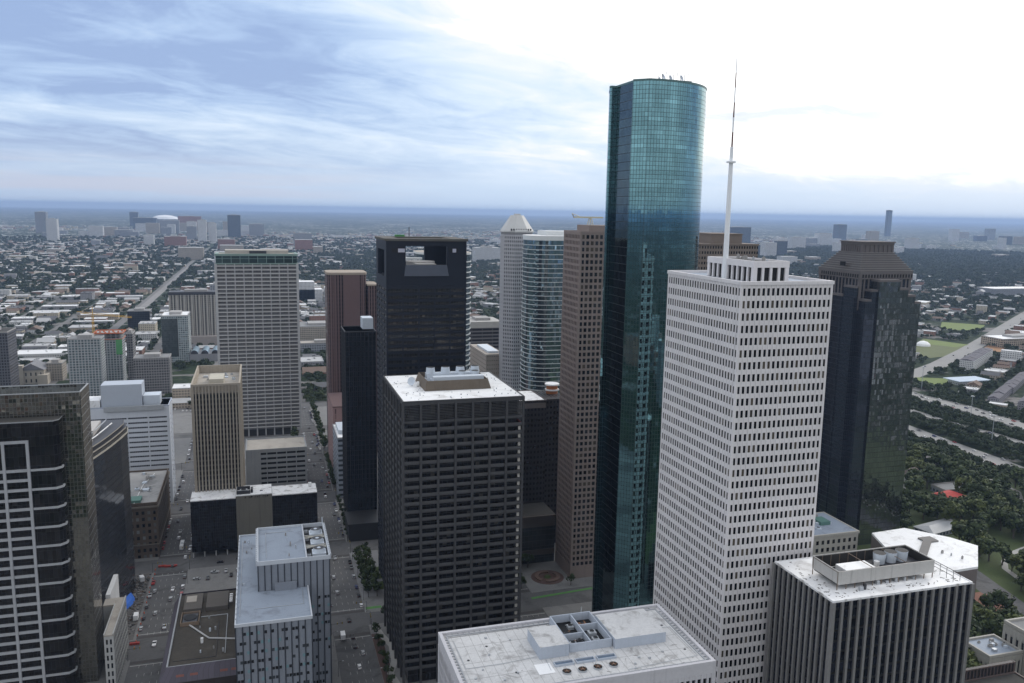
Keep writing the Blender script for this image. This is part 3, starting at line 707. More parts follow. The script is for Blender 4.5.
for i in range(5): m_.box(105.5+i*2.3, 106.4+i*2.3, 614.6, 617, 0, 205.5)
m_.box(104, 117, 614.4, 618, 205.5, 207); m_.build('white_fin', pm('white_band_panel', ()), t)

# --- white tower with a cut-off pyramid
t = tower('pyramid_topped_tower', 'white tower with small square windows under a cut-off pyramid roof', 216, 245, 731, 760, 224)
WT = pm('pale_precast', (.43, .43, .45), .8, .08, .05)
cx, cy, RR = 230.6, 745.0, 13.6
def octa(r_): return [(cx+r_/math.cos(R(22.5))*math.cos(R(a-112.5+45*k)), cy+r_/math.cos(R(22.5))*math.sin(R(a-112.5+45*k))) for a in (0,) for k in range(8)]
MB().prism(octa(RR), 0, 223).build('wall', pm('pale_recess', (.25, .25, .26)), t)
m_ = MB(); pn_ = []
O8 = octa(RR)
for k in range(8):
    a, c_ = Vector(O8[k]), Vector(O8[(k+1) % 8]); e = (c_-a).normalized(); n_ = Vector((e.y, -e.x)); L_ = (c_-a).length
    for i in range(6):
        u = L_*i/6
        q4 = [a+e*(u-.48)+n_*.42, a+e*(u+.48)+n_*.42, a+e*(u+.48)-n_*.2, a+e*(u-.48)-n_*.2]; m_.prism([tuple(p) for p in q4][::1], 0, 221)
    for i in range(6):
        if n_.y > .3: continue
        for j in range(62): pn_.append((a+e*(L_*(i+.5)/6), e, n_, j*221/62+1.2))
for j in range(1, 63): m_.prism(octa(RR+.3), j*221/62-1.45, j*221/62-.02)
m_.build('stone_frame', WT, t)
PG = panemat('pale_tower_glass', (.012, .014, .018), (.07, .075, .08), .1); pn_.sort(key=lambda w_: -w_[3]+(0 if w_[2].y < -.5 else 60)); mm = MB()
for i, (c_, e, n_, z) in enumerate(pn_):
    mb = MB() if i < 100 else mm
    q4 = [c_-e*.72+n_*.1, c_+e*.72+n_*.1, c_+e*.72-n_*.1, c_-e*.72-n_*.1]; mb.prism([tuple(p) for p in q4], z-.95, z+.95)
    if i < 100: mb.build('window', PG, t)
stuff(mm.build('window_field', PG, t))
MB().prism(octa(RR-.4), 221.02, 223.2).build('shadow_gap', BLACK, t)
m_ = MB(); z0, z1 = 223.2, 238.6; m_.prism(octa(RR+.9), z0, z0+1.2); A8, B8 = octa(RR+.9), octa(5.6)
for k in range(8): m_.face([(*A8[k], z0+1.21), (*A8[(k+1) % 8], z0+1.21), (*B8[(k+1) % 8], z1), (*B8[k], z1)])
m_.face([(*p, z1) for p in B8]); m_.box(cx-2.5, cx+2.5, cy-2.5, cy+2.5, z1+.01, z1+1.4); m_.build('pyramid_roof', pm('pale_roof_panel', (.50, .50, .49), .6, .06), t)
for k in range(9): MB().box(cx-9.5+k*2.3, cx-8.8+k*2.3, cy-RR-.2, cy-RR+2.0, 224.8, 226.6).build('roof_vent', BLACK, t)

# --- curved glass tower with white bands in front of it
t = tower('curved_glass_tower', 'curved blue glass tower with thin white bands beside the pyramid topped tower', 220, 268, 667, 709, 222)
P = []
for k in range(17):
    a = R(-160+k*10+20); P.append((238+28*math.cos(a)*1.0, 690+24*math.sin(a)))
P = capsule(220.6, 268, 668, 708, 17, 10)
m_ = MB(); m_.prism(P, 0, 219, 0, 1, False); m_.build('curtain_wall', [curtain('sky_mirror_glass', (.26, .36, .40), (.03, .04, .05), 1.5, 3.9, .07, .14, .95, .03, .05, .5), WHITE_ROOF], t)
P2_ = capsule(220.1, 268.5, 667.5, 708.5, 17, 10); m_ = MB()
for j in range(1, 56): m_.prism(P2_, j*3.9-.42, j*3.9, 0, 0)
m_.prism(P2_, 218.3, 222.2, 0, 1); m_.build('white_band', [pm('white_band_panel', ()), WHITE_ROOF], t)
MB().box(237, 266, 680, 704, 222.2, 226).build('penthouse', pm('white_band_panel', ()), t)

# --- dark tower behind the framed one, with low wing
t = tower('dark_office_block', 'dark brown white-roofed block with a glazed wing between framed and pink granite towers', 150, 193.8, 548, 582, 110)
MB().box(150, 193.8, 548, 582, 0, 109.4).build('wall', facade('dark_brown_facade', (.030, .026, .026), (.012, .012, .013), 2.6, 3.9, .5, .45, .6), t)
roof(t, 150, 193.8, 548, 582, 109.6, WHITE_ROOF, .5, .4, pm('brown_coping', (.10, .085, .08)), .2)
m_ = MB().box(150.5, 193.4, 547.4, 548, 104.5, 108); m_.build('parapet_band', pm('brown_parapet', (.16, .14, .13), .8), t)
m_ = MB().box(150, 193.2, 522, 547, 0, 32.6); m_.build('wing', curtain('wing_glass', (.05, .055, .055), (.02, .02, .02), 3, 4, .2, .5, .4, .1), t)
m_ = MB().box(149.5, 193.4, 521.2, 547.2, 32.6, 34.4); m_.box(149.5, 193.3, 521.5, 522, 26.5, 32.55); m_.box(149.5, 193.3, 521.5, 522, 6, 10); m_.build('wing_cornice', pm('brown_stone_band', (.09, .075, .065)), t); MB().box(150, 193, 523, 546.8, 34.4, 34.6).build('wing_roof', DARK_ROOF, t)  # wing top coloured darker for the shade between the towers
q_ = thing('round_roof_pavilion', 'orange drum with a white flat top on the roof by the pink granite tower', 'roof pavilion', (205, 566, 109))
MB().box(194.2, 212, 552, 582, 0, 109.3).build('base', facade('dark_brown_facade', (), (), 1, 1, 1, 1), q_)
MB().frus(206.5, 572, 4.4, 4.4, 109.3, 111.6, 20).build('drum', pm('orange_drum', (.34, .13, .05), .7), q_)
MB().frus(206.5, 572, 5.2, 5.2, 111.6, 112.6, 20).build('drum_roof', CLEAN_ROOF, q_); MB().frus(206.5, 572, 4.2, 4.2, 112.6, 115.6, 20).build('drum_wall', pm('orange_drum', ()), q_); MB().frus(206.5, 572, 5.4, 5.4, 115.6, 116.6, 20).build('drum_cap', CLEAN_ROOF, q_)

# --- dark ribbon block and tan slab behind
t = tower('ribbon_window_block', 'distant grey block with dark window ribbons under a pale blank top floor', 225, 262, 900, 940, 119)
MB().box(225, 262, 900, 940, 0, 112).build('wall', facade('ribbon_facade', (.13, .125, .13), (.02, .02, .025), 12, 4, .97, .55), t)
MB().box(224, 263, 899, 941, 112, 119).build('top_floor', pm('pale_top_panel', (.38, .37, .35)), t); MB().box(235, 252, 910, 930, 119, 122).build('penthouse', CONC, t)
t = tower('tan_slab_block', 'small tan blank-walled slab in front of the grey ribbon block', 196, 221, 750, 815, 108)
MB().box(204, 222, 750, 812, 0, 106.5).build('wall', facade('tan_facade', (.33, .29, .25), (.10, .09, .085), 2.2, 4.0, .5, .18), t); MB().box(203.6, 222.4, 749.6, 812.4, 106.5, 108.2).build('cornice', pm('tan_stone', (.36, .32, .28)), t)
MB().box(208, 218, 757, 800, 108.2, 110).build('penthouse', LMETAL, t)

# --- brown granite block behind the white tower
t = tower('stepped_brown_block', 'brown stepped block whose top shows behind the base of the roof mast', 340, 393, 600, 640, 222)
BRS = pm('brown_stone', (.185, .15, .125), .8, .12)
MB().box(340, 393, 600, 640, 0, 218).build('wall', facade('brown_grid_facade', (.185, .15, .125), (.015, .015, .016), 2.4, 4.2, .55, .5), t)
MB().box(339.5, 393.5, 599.5, 640.5, 218, 219.2).build('cornice', BRS, t); MB().box(352, 380, 604, 636, 219.2, 226.5).build('upper_block', BRS, t)
MB().box(351.5, 380.5, 603.5, 636.5, 226.5, 227.3).build('cornice', BRS, t)

# --- dark glass tower with stepped granite pyramid
t = tower('stepped_pyramid_tower', 'dark glass tower with terraced steps rising to a stepped brown granite pyramid', 401, 460, 492, 546, 225)
HG = curtain('dark_mirror_glass', (.26, .28, .30), (.012, .013, .016), 1.55, 3.95, .12, .26, .95, .035, .06, .45)
HGL = curtain('dark_blue_glass', (.065, .078, .11), (.022, .025, .032), 1.55, 3.95, .12, .28, .75, .06, .012, .3)
GRB = pm('brown_granite', (.125, .113, .113), .75, .12, .08)
MB().box(413, 457, 500.3, 545, 0, 198.2).build('shaft', HGL, t)
m_ = MB(); 
for (x0, x1, z) in ((423, 441, 197), (441, 448.5, 191), (448.5, 455, 186), (455, 460, 181)): m_.box(x0, x1, 491.5, 500.3, 0, z, 0, 1)
m_.build('glass_bay', [HG, DARK_ROOF], t)
m_ = MB()
for (x0, z) in ((418, 190), (413.2, 183)): m_.box(x0, x0+5-.2, 493, 500.3, 0, z, 0, 1)
for k, (y0, y1, z) in enumerate(((500.4, 512, 192), (512, 524, 185), (524, 537, 178), (537, 546, 171))): m_.box(409.2-.6*k, 413, y0, y1, 0, z, 0, 1)
m_.box(402, 409, 528, 546, 0, 150, 0, 1); m_.box(457, 463, 505, 543, 0, 178, 0, 1)
m_.build('glass_terrace', [HGL, GRB], t)
m_ = MB()
for (x0, x1, y0, y1, z) in ((418, 423, 493, 500.3, 190), (413.2, 418, 493, 500.3, 183), (409.2, 413, 500.4, 512, 192), (408.6, 413, 512, 524, 185), (408, 413, 524, 537, 178), (407.4, 413, 537, 546, 171), (423, 441, 491.5, 500.3, 197), (441, 448.5, 491.5, 500.3, 191), (448.5, 455, 491.5, 500.3, 186), (455, 460, 491.5, 500.3, 181)):
    m_.box(x0-.25, x1+.2, y0-.25, y1, z, z+1.5)
m_.build('terrace_ledge', GRB, t)
ub = (413.2, 456.8, 500.6, 544.8)
m_ = MB(); grid(m_, ub, 176, 200, 12, 12, 1, 1.3, .7, 1.6, .8, corner=1.4, mb2=m_); m_.build('granite_pier', GRB, t)
m_ = MB(); m_.box(412, 458, 499.2, 546, 198.4, 203); m_.build('cornice', GRB, t)
for k in range(18): MB().box(414+k*2.5, 415.2+k*2.5, 499.0, 499.3, 199.4, 201.8).build('cornice_window', BLACK, t)
for k in range(17): MB().box(411.8, 412.1, 501+k*2.5, 502.2+k*2.5, 199.4, 201.8).build('cornice_window', BLACK, t)
m_ = MB(); nst = 9
for k in range(nst):
    f = k/nst; z0 = 203+k*14/nst; z1 = z0+14/nst
    m_.box(412+f*12, 458-f*6.5, 499.2+f*15, 546-f*9, z0, z1-.25, 0); m_.box(412+f*12-.3, 458-f*6.5+.3, 499.2+f*15-.3, 546-f*9+.3, z1-.25, z1, 1)
m_.build('stepped_roof', [pm('grey_brown_step', (.135, .128, .128), .75, .12), pm('step_nosing', (.21, .195, .19), .7)], t)
m_ = MB(); tb = (424, 451.5, 514.5, 536); m_.box(*tb, 217, 222.5); m_.box(tb[0]-.8, tb[1]+.8, tb[2]-.8, tb[3]+.8, 222.5, 224.0); m_.box(tb[0]-1.4, tb[1]+1.4, tb[2]-1.4, tb[3]+1.4, 224.0, 224.8); grid(m_, tb, 217, 222.5, 7, 9, 1, 1.2, .6, .4, .4, corner=.9)
m_.build('crown', [GRB], t)
MB().box(411.4, 412.3, 516, 521, 207, 210).build('roof_hatch', BLACK, t)

# --- bronze mirror tower with a black bay carrying a white grid
t = tower('bronze_mirror_tower', 'bronze mirror glass tower whose black front bay carries a white rectangular grid', -160, -84.2, 431, 461, 151.8)
b = (-160, -84.2, 440, 461)
BG = curtain('bronze_mirror_glass', (.21, .20, .17), (.12, .12, .115), 1.6, 2.05, .16, .16, .94, .035, .055, .3)
BGS = curtain('bronze_mirror_glass_side', (.30, .28, .24), (.24, .24, .24), 1.6, 4.1, .14, .3, .9, .05, .03, .4)
AG = curtain('smoked_glass', (.020, .019, .019), (.006, .006, .006), 1.9, 4.75, .10, .15, .45, .05, .014, .8)
MB().box(*b, 0, 147).build('curtain_wall', BG, t)
MB().ring(b[0], b[1], b[2], b[3], 147, 151.6, .5).build('parapet_glass', BG, t)
MB().ring(b[0]-.15, b[1]+.15, b[2]-.15, b[3]+.15, 151.6, 152, .7).build('coping', pm('grey_coping', (.28, .29, .30), .6), t)
MB().box(b[1]-.02, b[1]+.12, b[2]+.1, b[3]-.1, 0, 151.5).build('side_glazing', BGS, t)
MB().box(b[0]+1, b[1]-1, b[2]+1, b[3]-1, 147, 147.2).build('roof', BLUE_ROOF, t)
m_ = MB(); m_.prism([(-160, 431), (-95.2, 431), (-93.0, 433.4), (-93.0, 439.9), (-160, 439.9)], 0, 139.9, 0, 1); m_.build('front_bay', [AG, DARK_ROOF], t)
MB().prism([(-160, 430.8), (-95.1, 430.8), (-92.8, 433.3), (-92.8, 439.95), (-160, 439.95)], 139.9, 140.5, 0, 1).build('bay_coping', [pm('grey_coping', ()), DARK_ROOF], t)
WG = pm('white_frame_panel', (.36, .37, .385), .6, .12, .08, streak=.1)
m_ = MB(); bay = 10.2; xr = -106.4; ztop = 131.4
for i in range(5): x = xr-bay*i; m_.box(x-.62, x+.62, 430.0, 431.1, 0, ztop)
levels = [ztop-.7]+[116.8-4.78*k for k in range(25)]
for zz in levels:
    for i in range(4): m_.box(xr-bay*(i+1)+.62, xr-bay*i-.62, 430.25, 431.1, zz-.6, zz+.69)
m_.build('white_grid', WG, t)
for k in range(13):
    zz = 116.8-9.56*k
    MB().prism([(xr+.62, 430.35), (-95.1, 430.35), (-92.4, 433.2), (-92.4, 436), (-93.1, 436), (-93.1, 433.5), (-95.3, 431.1), (xr+.62, 431.1)], zz-.5, zz+.5).build('corner_band', WG, t)

# --- small office on the street beside it
t = tower('low_street_office', 'narrow pale office with long tan roof at the bronze mirror tower foot', -78, -74, 428, 470, 30.6, 'office building')
b = (-77.9, -74.2, 428, 470)
MB().prism([(-77.9, 428), (-74.2, 428), (-74.2, 470), (-84, 470), (-84, 462), (-77.9, 462)], 0, 29.8).build('wall', pm('pale_office_wall', (.30, .30, .29), .8, .15), t)
m_ = MB(); grid(m_, b, 0, 29.8, 2, 14, 7, .9, .35, 1.6, .3, sides='SE', corner=.5); m_.build('frame', pm('pale_office_frame', (.40, .40, .39), .8, .15), t)
panes(t, b, 0, 29.8, 2, 14, 7, .9, 1.6, GLASSD, 'SE')
MB().prism([(-78.3, 427.6), (-73.8, 427.6), (-73.8, 470.4), (-84, 470.4), (-84, 462), (-78.3, 462)], 29.8, 30.6).build('roof', TAN_ROOF, t)
m_ = MB(); m_.box(-74.3, -73.7, 427.5, 470.5, 30.6, 31.3); m_.box(-78.4, -77.9, 427.5, 462, 30.6, 31.2); m_.build('parapet', pm('pale_office_frame', ()), t)
MB().box(-84, -81.6, 471, 498, 0, 32.5).build('rear_block', pm('white_plaster', (.62, .62, .62), .8), t)

# --- dark curved tower
t = tower('curved_dark_tower', 'dark glass tower with a curved front and layered roof edge behind the bronze mirror tower', -130, -80, 470, 562, 108)
P = [(-150, 468), (-100, 470), (-93.5, 480), (-89, 498.7), (-86.7, 508.7), (-84.6, 519.2), (-82, 534.8), (-80.2, 549), (-81.5, 560), (-150, 560)]
m_ = MB(); m_.prism(P, 0, 104, 0, 1, False); m_.build('curtain_wall', [curtain('slate_glass', (.060, .066, .078), (.014, .015, .017), 1.5, 3.8, .16, .35, .5, .08, .012, .35), DARK_ROOF], t)
def offs(P, k): return [(p[0]-k, p[1]) for p in P]
m_ = MB(); m_.prism(offs(P, -.3), 102.4, 103.4); m_.prism(offs(P, 2), 104, 105.5, 1); m_.prism(offs(P, .6), 105.5, 106.3, 0, 1); m_.prism(offs(P, 3.0), 106.3, 108, 1); m_.prism(offs(P, 1.8), 108, 108.6, 0, 1); m_.build('roof_edge', [pm('champagne_metal', (.40, .37, .31), .5), DMETAL], t)
clutter(t, -106, -91, 500, 555, 108.6, 16, 8, 4); MB().box(-104, -94, 520, 545, 108.6, 112).build('penthouse', pm('pale_plant', (.42, .40, .38), .7), t); pipe(t, [(-97, 492, 110), (-92, 515, 110), (-88, 545, 110)], .35, WHITE_ROOF); pipe(t, [(-100, 492, 111), (-95, 515, 111), (-92, 548, 111)], .35, METAL)
t2 = thing('fabric_canopy', 'bright blue curved canopy at the foot of the curved dark tower', 'canopy', (-83, 530, 0))
m_ = MB(); prev = None
for k in range(9):
    a = R(-80+20*k); y = 516+k*3.6; h = 2.8*math.cos(R(-60+15*k))+1.2; wv = 5.0*math.cos(R(-70+17.5*k))
    rowp = [(-86.5+wv*1.6*(j/6.0), y, h*math.sqrt(max(0, 1-(j/6.0)**2))+.3) for j in range(7)]
    if prev:
        for j in range(6): m_.face([prev[j], prev[j+1], rowp[j+1], rowp[j]], 0, None, True); m_.face([(p[0]-.06, p[1], p[2]-.12) for p in (rowp[j], rowp[j+1], prev[j+1], prev[j])], 0, None, True)
    prev = rowp
m_.build('fabric', pm('blue_fabric', (.05, .17, .62), .6, .1), t2)

# --- brick hotel on the avenue
BRK = pm('brown_brick', (.115, .09, .07), .9, .15, .15, fine=.2, streak=.15)
b = (-130, -71, 598, 676)
t = tower('brick_block', 'old brown brick block with a grey roof and a green skylight at the avenue corner', *b, 39, 'office building')
MB().box(*b, 0, 38.3).build('wall', BRK, t)
m_ = MB(); grid(m_, b, 0, 36, 16, 20, 8, 1.9, .14, 2.2, .1, corner=1.2); m_.build('brickwork', BRK, t)
panes(t, b, 0, 36, 16, 20, 8, 1.9, 2.2, panemat('brick_block_glass', (.012, .013, .015), (.26, .27, .27), .2, .4, .45), 'SE')
m_ = MB(); m_.ring(b[0]-.9, b[1]+.9, b[2]-.9, b[3]+.9, 36.2, 37.4, 1.1); m_.ring(b[0]-.6, b[1]+.6, b[2]-.6, b[3]+.6, 9.4, 10.1, .9); m_.build('cornice', pm('brick_block_stone', (.19, .165, .14), .9), t)
roof(t, *b, 38.7, pm('mid_grey_roof', (.30, .295, .29), .9, .2, .12, dirt=(.12, .12, .12), dirt_amt=.6), 1.2, .5, BRK, .2)
MB().box(-92, -82, 602, 612, 38.7, 40.6).build('skylight', pm('green_copper', (.10, .20, .17), .7), t); clutter(t, -92, -74, 616, 672, 38.7, 12, 5, 5)
pipe(t, [(-86, 600, 39), (-85, 640, 39), (-80, 668, 39)], .3, WHITE_ROOF)

# --- striped white-blue office slab
b = (-150, -72.4, 712, 738)
t = tower('striped_office', 'white and pale blue slab with thin window stripes behind the brown brick block', *b, 82.5)
MB().box(*b, 0, 81.8).build('wall', pm('pale_blue_wall', (.40, .44, .52), .7, .06), t)
m_ = MB(); grid(m_, (b[0]+.1, b[1]-.1, b[2]+.1, b[3]-.1), 0, 76, 5, 2, 19, .9, .5, 2.7, .42, corner=1.5); m_.box(b[0]-.4, b[1]+.42, b[2]-.4, b[3]+.4, 76, 82)
m_.build('white_panel', pm('blue_white_panel', (.58, .61, .66), .6, .06, streak=.08), t)
MB().box(b[0]+.05, b[1]-.05, b[2]-.05, b[3]+.05, 0, 75.9).build('window_ribbon', curtain('ribbon_glass', (.02, .022, .03), (.20, .21, .23), 1.3, 4.0, .28, .2, .2, .1), t)
roof(t, *b, 82.0, TAN_ROOF, .6, .4, pm('pale_blue_wall', ()), .46)
MB().box(-122, -92, 714, 732, 82, 100).build('penthouse', pm('pale_blue_blank', (.42, .46, .52), .7, .05), t)
MB().box(-91.5, -79, 716, 730, 82, 90).build('plant_room', LMETAL, t); MB().box(-134, -123, 714, 732, 82, 88).build('plant_room', WHITE_ROOF, t)
m_ = MB().box(-120, -76, 710, 711.4, 79, 83); m_.build('roof_edge_box', METAL, t)
clutter(t, -90, -75, 714, 736, 82, 6, 21, 3)

# --- tan finned tower
b = (-46.2, -15.2, 610, 682)
t = tower('finned_tan_tower', 'tan tower of close vertical fins with a sunken roof, left of the wide slab tower', *b, 119)
MB().box(*b, 0, 112).build('glazing', curtain('tan_tower_glass', (.030, .030, .030), (.05, .045, .04), 2.2, 3.7, .1, 1.2, .3, .1, .01, .5), t)
TANF = pm('tan_fin', (.34, .30, .245), .85, .1, .06, streak=.15)
m_ = MB(); grid(m_, b, 0, 117.4, 14, 30, 1, .95, .9, 0, .2, corner=.9); m_.ring(b[0]-1, b[1]+1, b[2]-1, b[3]+1, 117.4, 119, 1.1); m_.ring(b[0]+.05, b[1]-.05, b[2]+.05, b[3]-.05, 113.3, 117.35, .5); m_.build('fin', TANF, t)
MB().box(b[0]+.3, b[1]-.3, b[2]+.3, b[3]-.3, 112, 113.2).build('roof', TAN_ROOF, t)
m_ = MB().box(-36, -26, 628, 650, 113.2, 118.6); m_.build('penthouse', pm('cream_wall', (.45, .42, .35), .8), t)
clutter(t, -44, -17, 613, 679, 113.2, 16, 9, 4)

# --- wide slab with sun shades
b = (-40.3, 38.8, 905, 935)
t = tower('sunshade_slab', 'wide grey slab tower with horizontal sun shades and a green glazed top floor', *b, 196)
MB().box(*b, 8, 184).build('glazing', curtain('slab_glass', (.13, .13, .135), (.17, .17, .17), 2.2, 3.95, .2, 1.5, .35, .1, .01, .5), t)
SHD = pm('grey_shade', (.48, .47, .46), .7, .08)
m_ = MB()
for j in range(44):
    z = 10+j*3.98; m_.box(b[0]-1.9, b[1]+1.9, b[2]-1.9, b[3]+1.9, z, z+.95)
m_.build('sun_shade', SHD, t)
m_ = MB(); grid(m_, b, 8, 184, 9, 4, 1, .85, 2.05, 0, .2, corner=.3); 
for i in range(10): 
    x = b[0]+(b[1]-b[0])*i/9; m_.box(x-.7, x+.7, b[2]+1, b[2]+2.4, 0, 8)
m_.build('column', pm('white_column', (.42, .42, .42), .7), t)
MB().box(b[0]+3, b[1]-3, b[2]+3, b[3]-3, 0, 8).build('lobby', GLASSD, t)
MB().box(b[0]-.6, b[1]+.6, b[2]-.6, b[3]+.6, 184.1, 192).build('top_floor', curtain('green_crown_glass', (.06, .10, .10), (.20, .28, .26), 8.7, 9, .4, .3, .6, .06, .02, .8), t)
m_ = MB(); m_.ring(b[0]-1.6, b[1]+1.6, b[2]-1.6, b[3]+1.6, 192, 194.2, 3); m_.ring(b[0]-1.4, b[1]+1.4, b[2]-1.4, b[3]+1.4, 183.4, 184.6, 2.4); m_.build('green_fascia', pm('pale_green_fascia', (.20, .28, .25), .6), t)
MB().box(b[0]+1, b[1]-1, b[2]+1, b[3]-1, 191.8, 193.6).build('roof', TAN_ROOF, t); MB().box(-32, 31, 910, 930, 193.6, 197.6).build('penthouse', pm('beige_penthouse', (.40, .37, .33)), t); MB().box(-8, 9, 908, 910, 194, 197).build('louvre', DMETAL, t)

# --- parking garage
b = (-14, 36, 715, 752)
t = tower('parking_garage', 'grey open-sided parking garage with a pale roof deck beside the wide avenue', *b, 39, 'parking garage')
MB().box(b[0]+.8, b[1]-.8, b[2]+.8, b[3]-.8, 0, 38).build('interior', BLACK, t)
m_ = MB(); grid(m_, (b[0]+.8, b[1]-.8, b[2]+.8, b[3]-.8), 0, 38.6, 6, 5, 9, .7, .5, 2.3, .78, corner=.8); m_.box(b[0]-.2, b[0]+12, b[2]-.3, b[2]+1, 0, 38.9); m_.build('deck_band', pm('garage_concrete', (.33, .34, .35), .9, .12, streak=.2), t)
roof(t, *b, 38.4, TAN_ROOF, 1.1, .3, pm('garage_concrete', ()), .1)
# --- black and tan bank block
b = (-49, 36.2, 590, 610)
t = tower('black_tan_block', 'long low block of black glass either side of a tan stone panel', *b, 41.3, 'office building')
BKG = curtain('black_curtain', (.020, .021, .026), (.005, .005, .006), 1.45, 2.2, .14, .14, .45, .08, .02, .9)
MB().box(-49, -19.2, 590, 610, 4, 40.6).build('black_wing', BKG, t); MB().box(5.2, 36.2, 590, 610, 4, 40.2).build('black_wing', BKG, t)
MB().box(-19, 5, 589.4, 610.4, 0, 42.2).build('stone_panel', pm('tan_stone_panel', (.185, .175, .15), .85, .1, .08, streak=.2), t)
m_ = MB()
for x in (-48.4, -41, -33.5, -26, 10, 17.5, 25, 32, 35.6): m_.box(x-.4, x+.4, 590.3, 591.1, 0, 4); m_.box(x-.4, x+.4, 608.8, 609.6, 0, 4)
m_.build('column', pm('pale_column', (.42, .42, .42)), t)
roof(t, -49, -19.3, 590, 610.2, 41, WHITE_ROOF, .25, .3, WHITE_ROOF, .05); roof(t, 5.3, 36.2, 590, 610.2, 40.7, WHITE_ROOF, .25, .3, WHITE_ROOF, .05); roof(t, -19, 5, 589.4, 610.4, 42.6, WHITE_ROOF, .2, .3, WHITE_ROOF, .05)
m_ = MB(); m_.ring(-18.6, -9.5, 592, 602, 42.6, 45.2, .3); m_.build('plant_screen', DMETAL, t); ac(t, -14, 597, 42.6, 5, 5, 1.6); ac(t, -8.4, 597, 42.6, 1.4, 6, 2.6, False, DMETAL); ac(t, -2, 597, 42.6, 2, .8, .5, False, DMETAL); ac(t, 32, 604, 40.7, 2.2, 2.2, 3, False, WHITE_ROOF)
# small dark raised letters, too small to read in the photograph
m_ = MB(); q = random.Random(2)
for i, wd in enumerate((.9, .0, 1.3, 1.1, .0, .9, .7, .9, 0, .9, 1.0, 1.0)):
    if wd: 
        x = -13.2+i*1.35; m_.box(x, x+.28, 589.2, 589.4, 40.2, 41.8); m_.box(x+.28, x+wd, 589.2, 589.4, q.choice((40.9, 41.45)), 41.8 if i % 2 else 41.3)
m_.build('sign_lettering', BLACK, t)

# --- blue-grey panelled building with stepped flat roof
BP = pm('blue_grey_panel', (.215, .235, .27), .6, .08, .06, streak=.05)
t = tower('panelled_office', 'blue grey panelled office with a stepped flat roof beside the wide avenue', -13.7, 30.4, 358, 463, 63)
lo = (-13.7, 18.7, 358, 462); hi = (-3.9, 29.2, 390, 434)
AABB.append((hi[0], hi[1], hi[2], hi[3], 76))
m_ = MB(); m_.prism([(lo[0], lo[2]), (lo[1], lo[2]), (lo[1], hi[2]-.01), (hi[0], hi[2]-.01), (hi[0], hi[3]+.01), (lo[1], hi[3]+.01), (lo[1], lo[3]), (lo[0], lo[3])], 0, 61.6, 0); m_.build('lower_wall', BP, t)
MB().box(*hi, 0, 75).build('upper_wall', BP, t)
DL = pm('dark_joint', (.035, .04, .05), .5)
m_ = MB()
for i in range(12):
    x = lo[0]+(lo[1]-lo[0])*i/11; m_.box(x-.24, x+.24, lo[2]-.25, lo[2]+.1, 0, 61.6)
for i in range(12):
    x = hi[0]+(hi[1]-hi[0])*i/11; m_.box(x-.24, x+.24, hi[2]-.25, hi[2]+.1, 0 if x > 19 else 62.4, 75)
for i in range(16): y = hi[2]+44*i/15; m_.box(hi[1]-.1, hi[1]+.25, y-.17, y+.17, 0, 75); m_.box(hi[0]-.25, hi[0]+.1, y-.17, y+.17, 62.4, 75)
for i in range(36): y = lo[2]+104*i/35; m_.box(lo[0]-.25, lo[0]+.1, y-.17, y+.17, 0, 61.6)
m_.build('joint_fin', DL, t)
# small square windows scattered along each floor
L = []; q = random.Random(6)
pw = (lo[1]-lo[0])/11; ph = (hi[1]-hi[0])/11
for j in range(13):
    z = 58-j*4.4
    for i in range(11):
        for e_ in (0, 1):
            if q.random() < .56: L.append((lo[0]+pw*(i+.28+.44*e_), lo[2]-.02, z))
for j in range(11):
    z = 56-j*4.4
    for i in range(8, 11):
        for e_ in (0, 1):
            if q.random() < .5: L.append((hi[0]+ph*(i+.28+.44*e_), hi[2]-.02, z))
pw_mesh = [MB().box(-.52, .52, -.1, .1, -.68, .68).mesh('window', panemat('panel_office_glass', (.010, .011, .013), (.06, .07, .08), .1)), MB().box(-.52, .52, -.1, .1, -.68, .68).mesh('window', pm('pale_teal_glass', (.16, .27, .30), .2))]  # second pane mesh has a paler teal colour
L.sort(key=lambda p: -p[2]); ro = Vector(t['_o'])
for p in L[:100]:
    ob = bpy.data.objects.new('window', pw_mesh[q.random() < .16]); C.objects.link(ob); ob.parent = t; ob.location = Vector(p)-ro
m_ = MB()
for p in L[100:]: m_.box(p[0]-.42, p[0]+.42, p[1]-.1, p[1]+.1, p[2]-.75, p[2]+.75)
stuff(m_.build('window_field', panemat('panel_office_glass'), t))
m_ = MB(); m_.prism([(lo[0], lo[2]), (lo[1], lo[2]), (lo[1], hi[2]-.3), (hi[0]-.3, hi[2]-.3), (hi[0]-.3, hi[3]+.3), (lo[1], hi[3]+.3), (lo[1], lo[3]), (lo[0], lo[3])], 61.6, 62.2); m_.build('roof', BLUE_ROOF, t)
PPT = pm('pale_parapet', (.50, .53, .57), .6, .1)
m_ = MB(); m_.box(lo[0]-.3, lo[1]+.3, lo[2]-.3, lo[2]+.3, 61.6, 63.0); m_.box(lo[0]-.3, lo[0]+.3, lo[2]+.3, lo[3]-.3, 61.6, 63.0); m_.box(lo[0]-.3, lo[1]+.3, lo[3]-.3, lo[3]+.3, 61.6, 63.0); m_.box(lo[1]-.3, lo[1]+.3, lo[2]+.3, hi[2]-.4, 61.6, 63.0); m_.build('parapet', PPT, t)
MB().box(hi[0]+.3, 18.2, hi[2]+.3, hi[3]-.3, 75, 75.8).build('upper_roof', BLUE_ROOF, t)
m_ = MB(); m_.ring(hi[0]-.2, hi[1]+.2, hi[2]-.2, hi[3]+.2, 75, 77, .55); m_.box(18.2, 18.8, hi[2]+.35, hi[3]-.35, 75, 77)
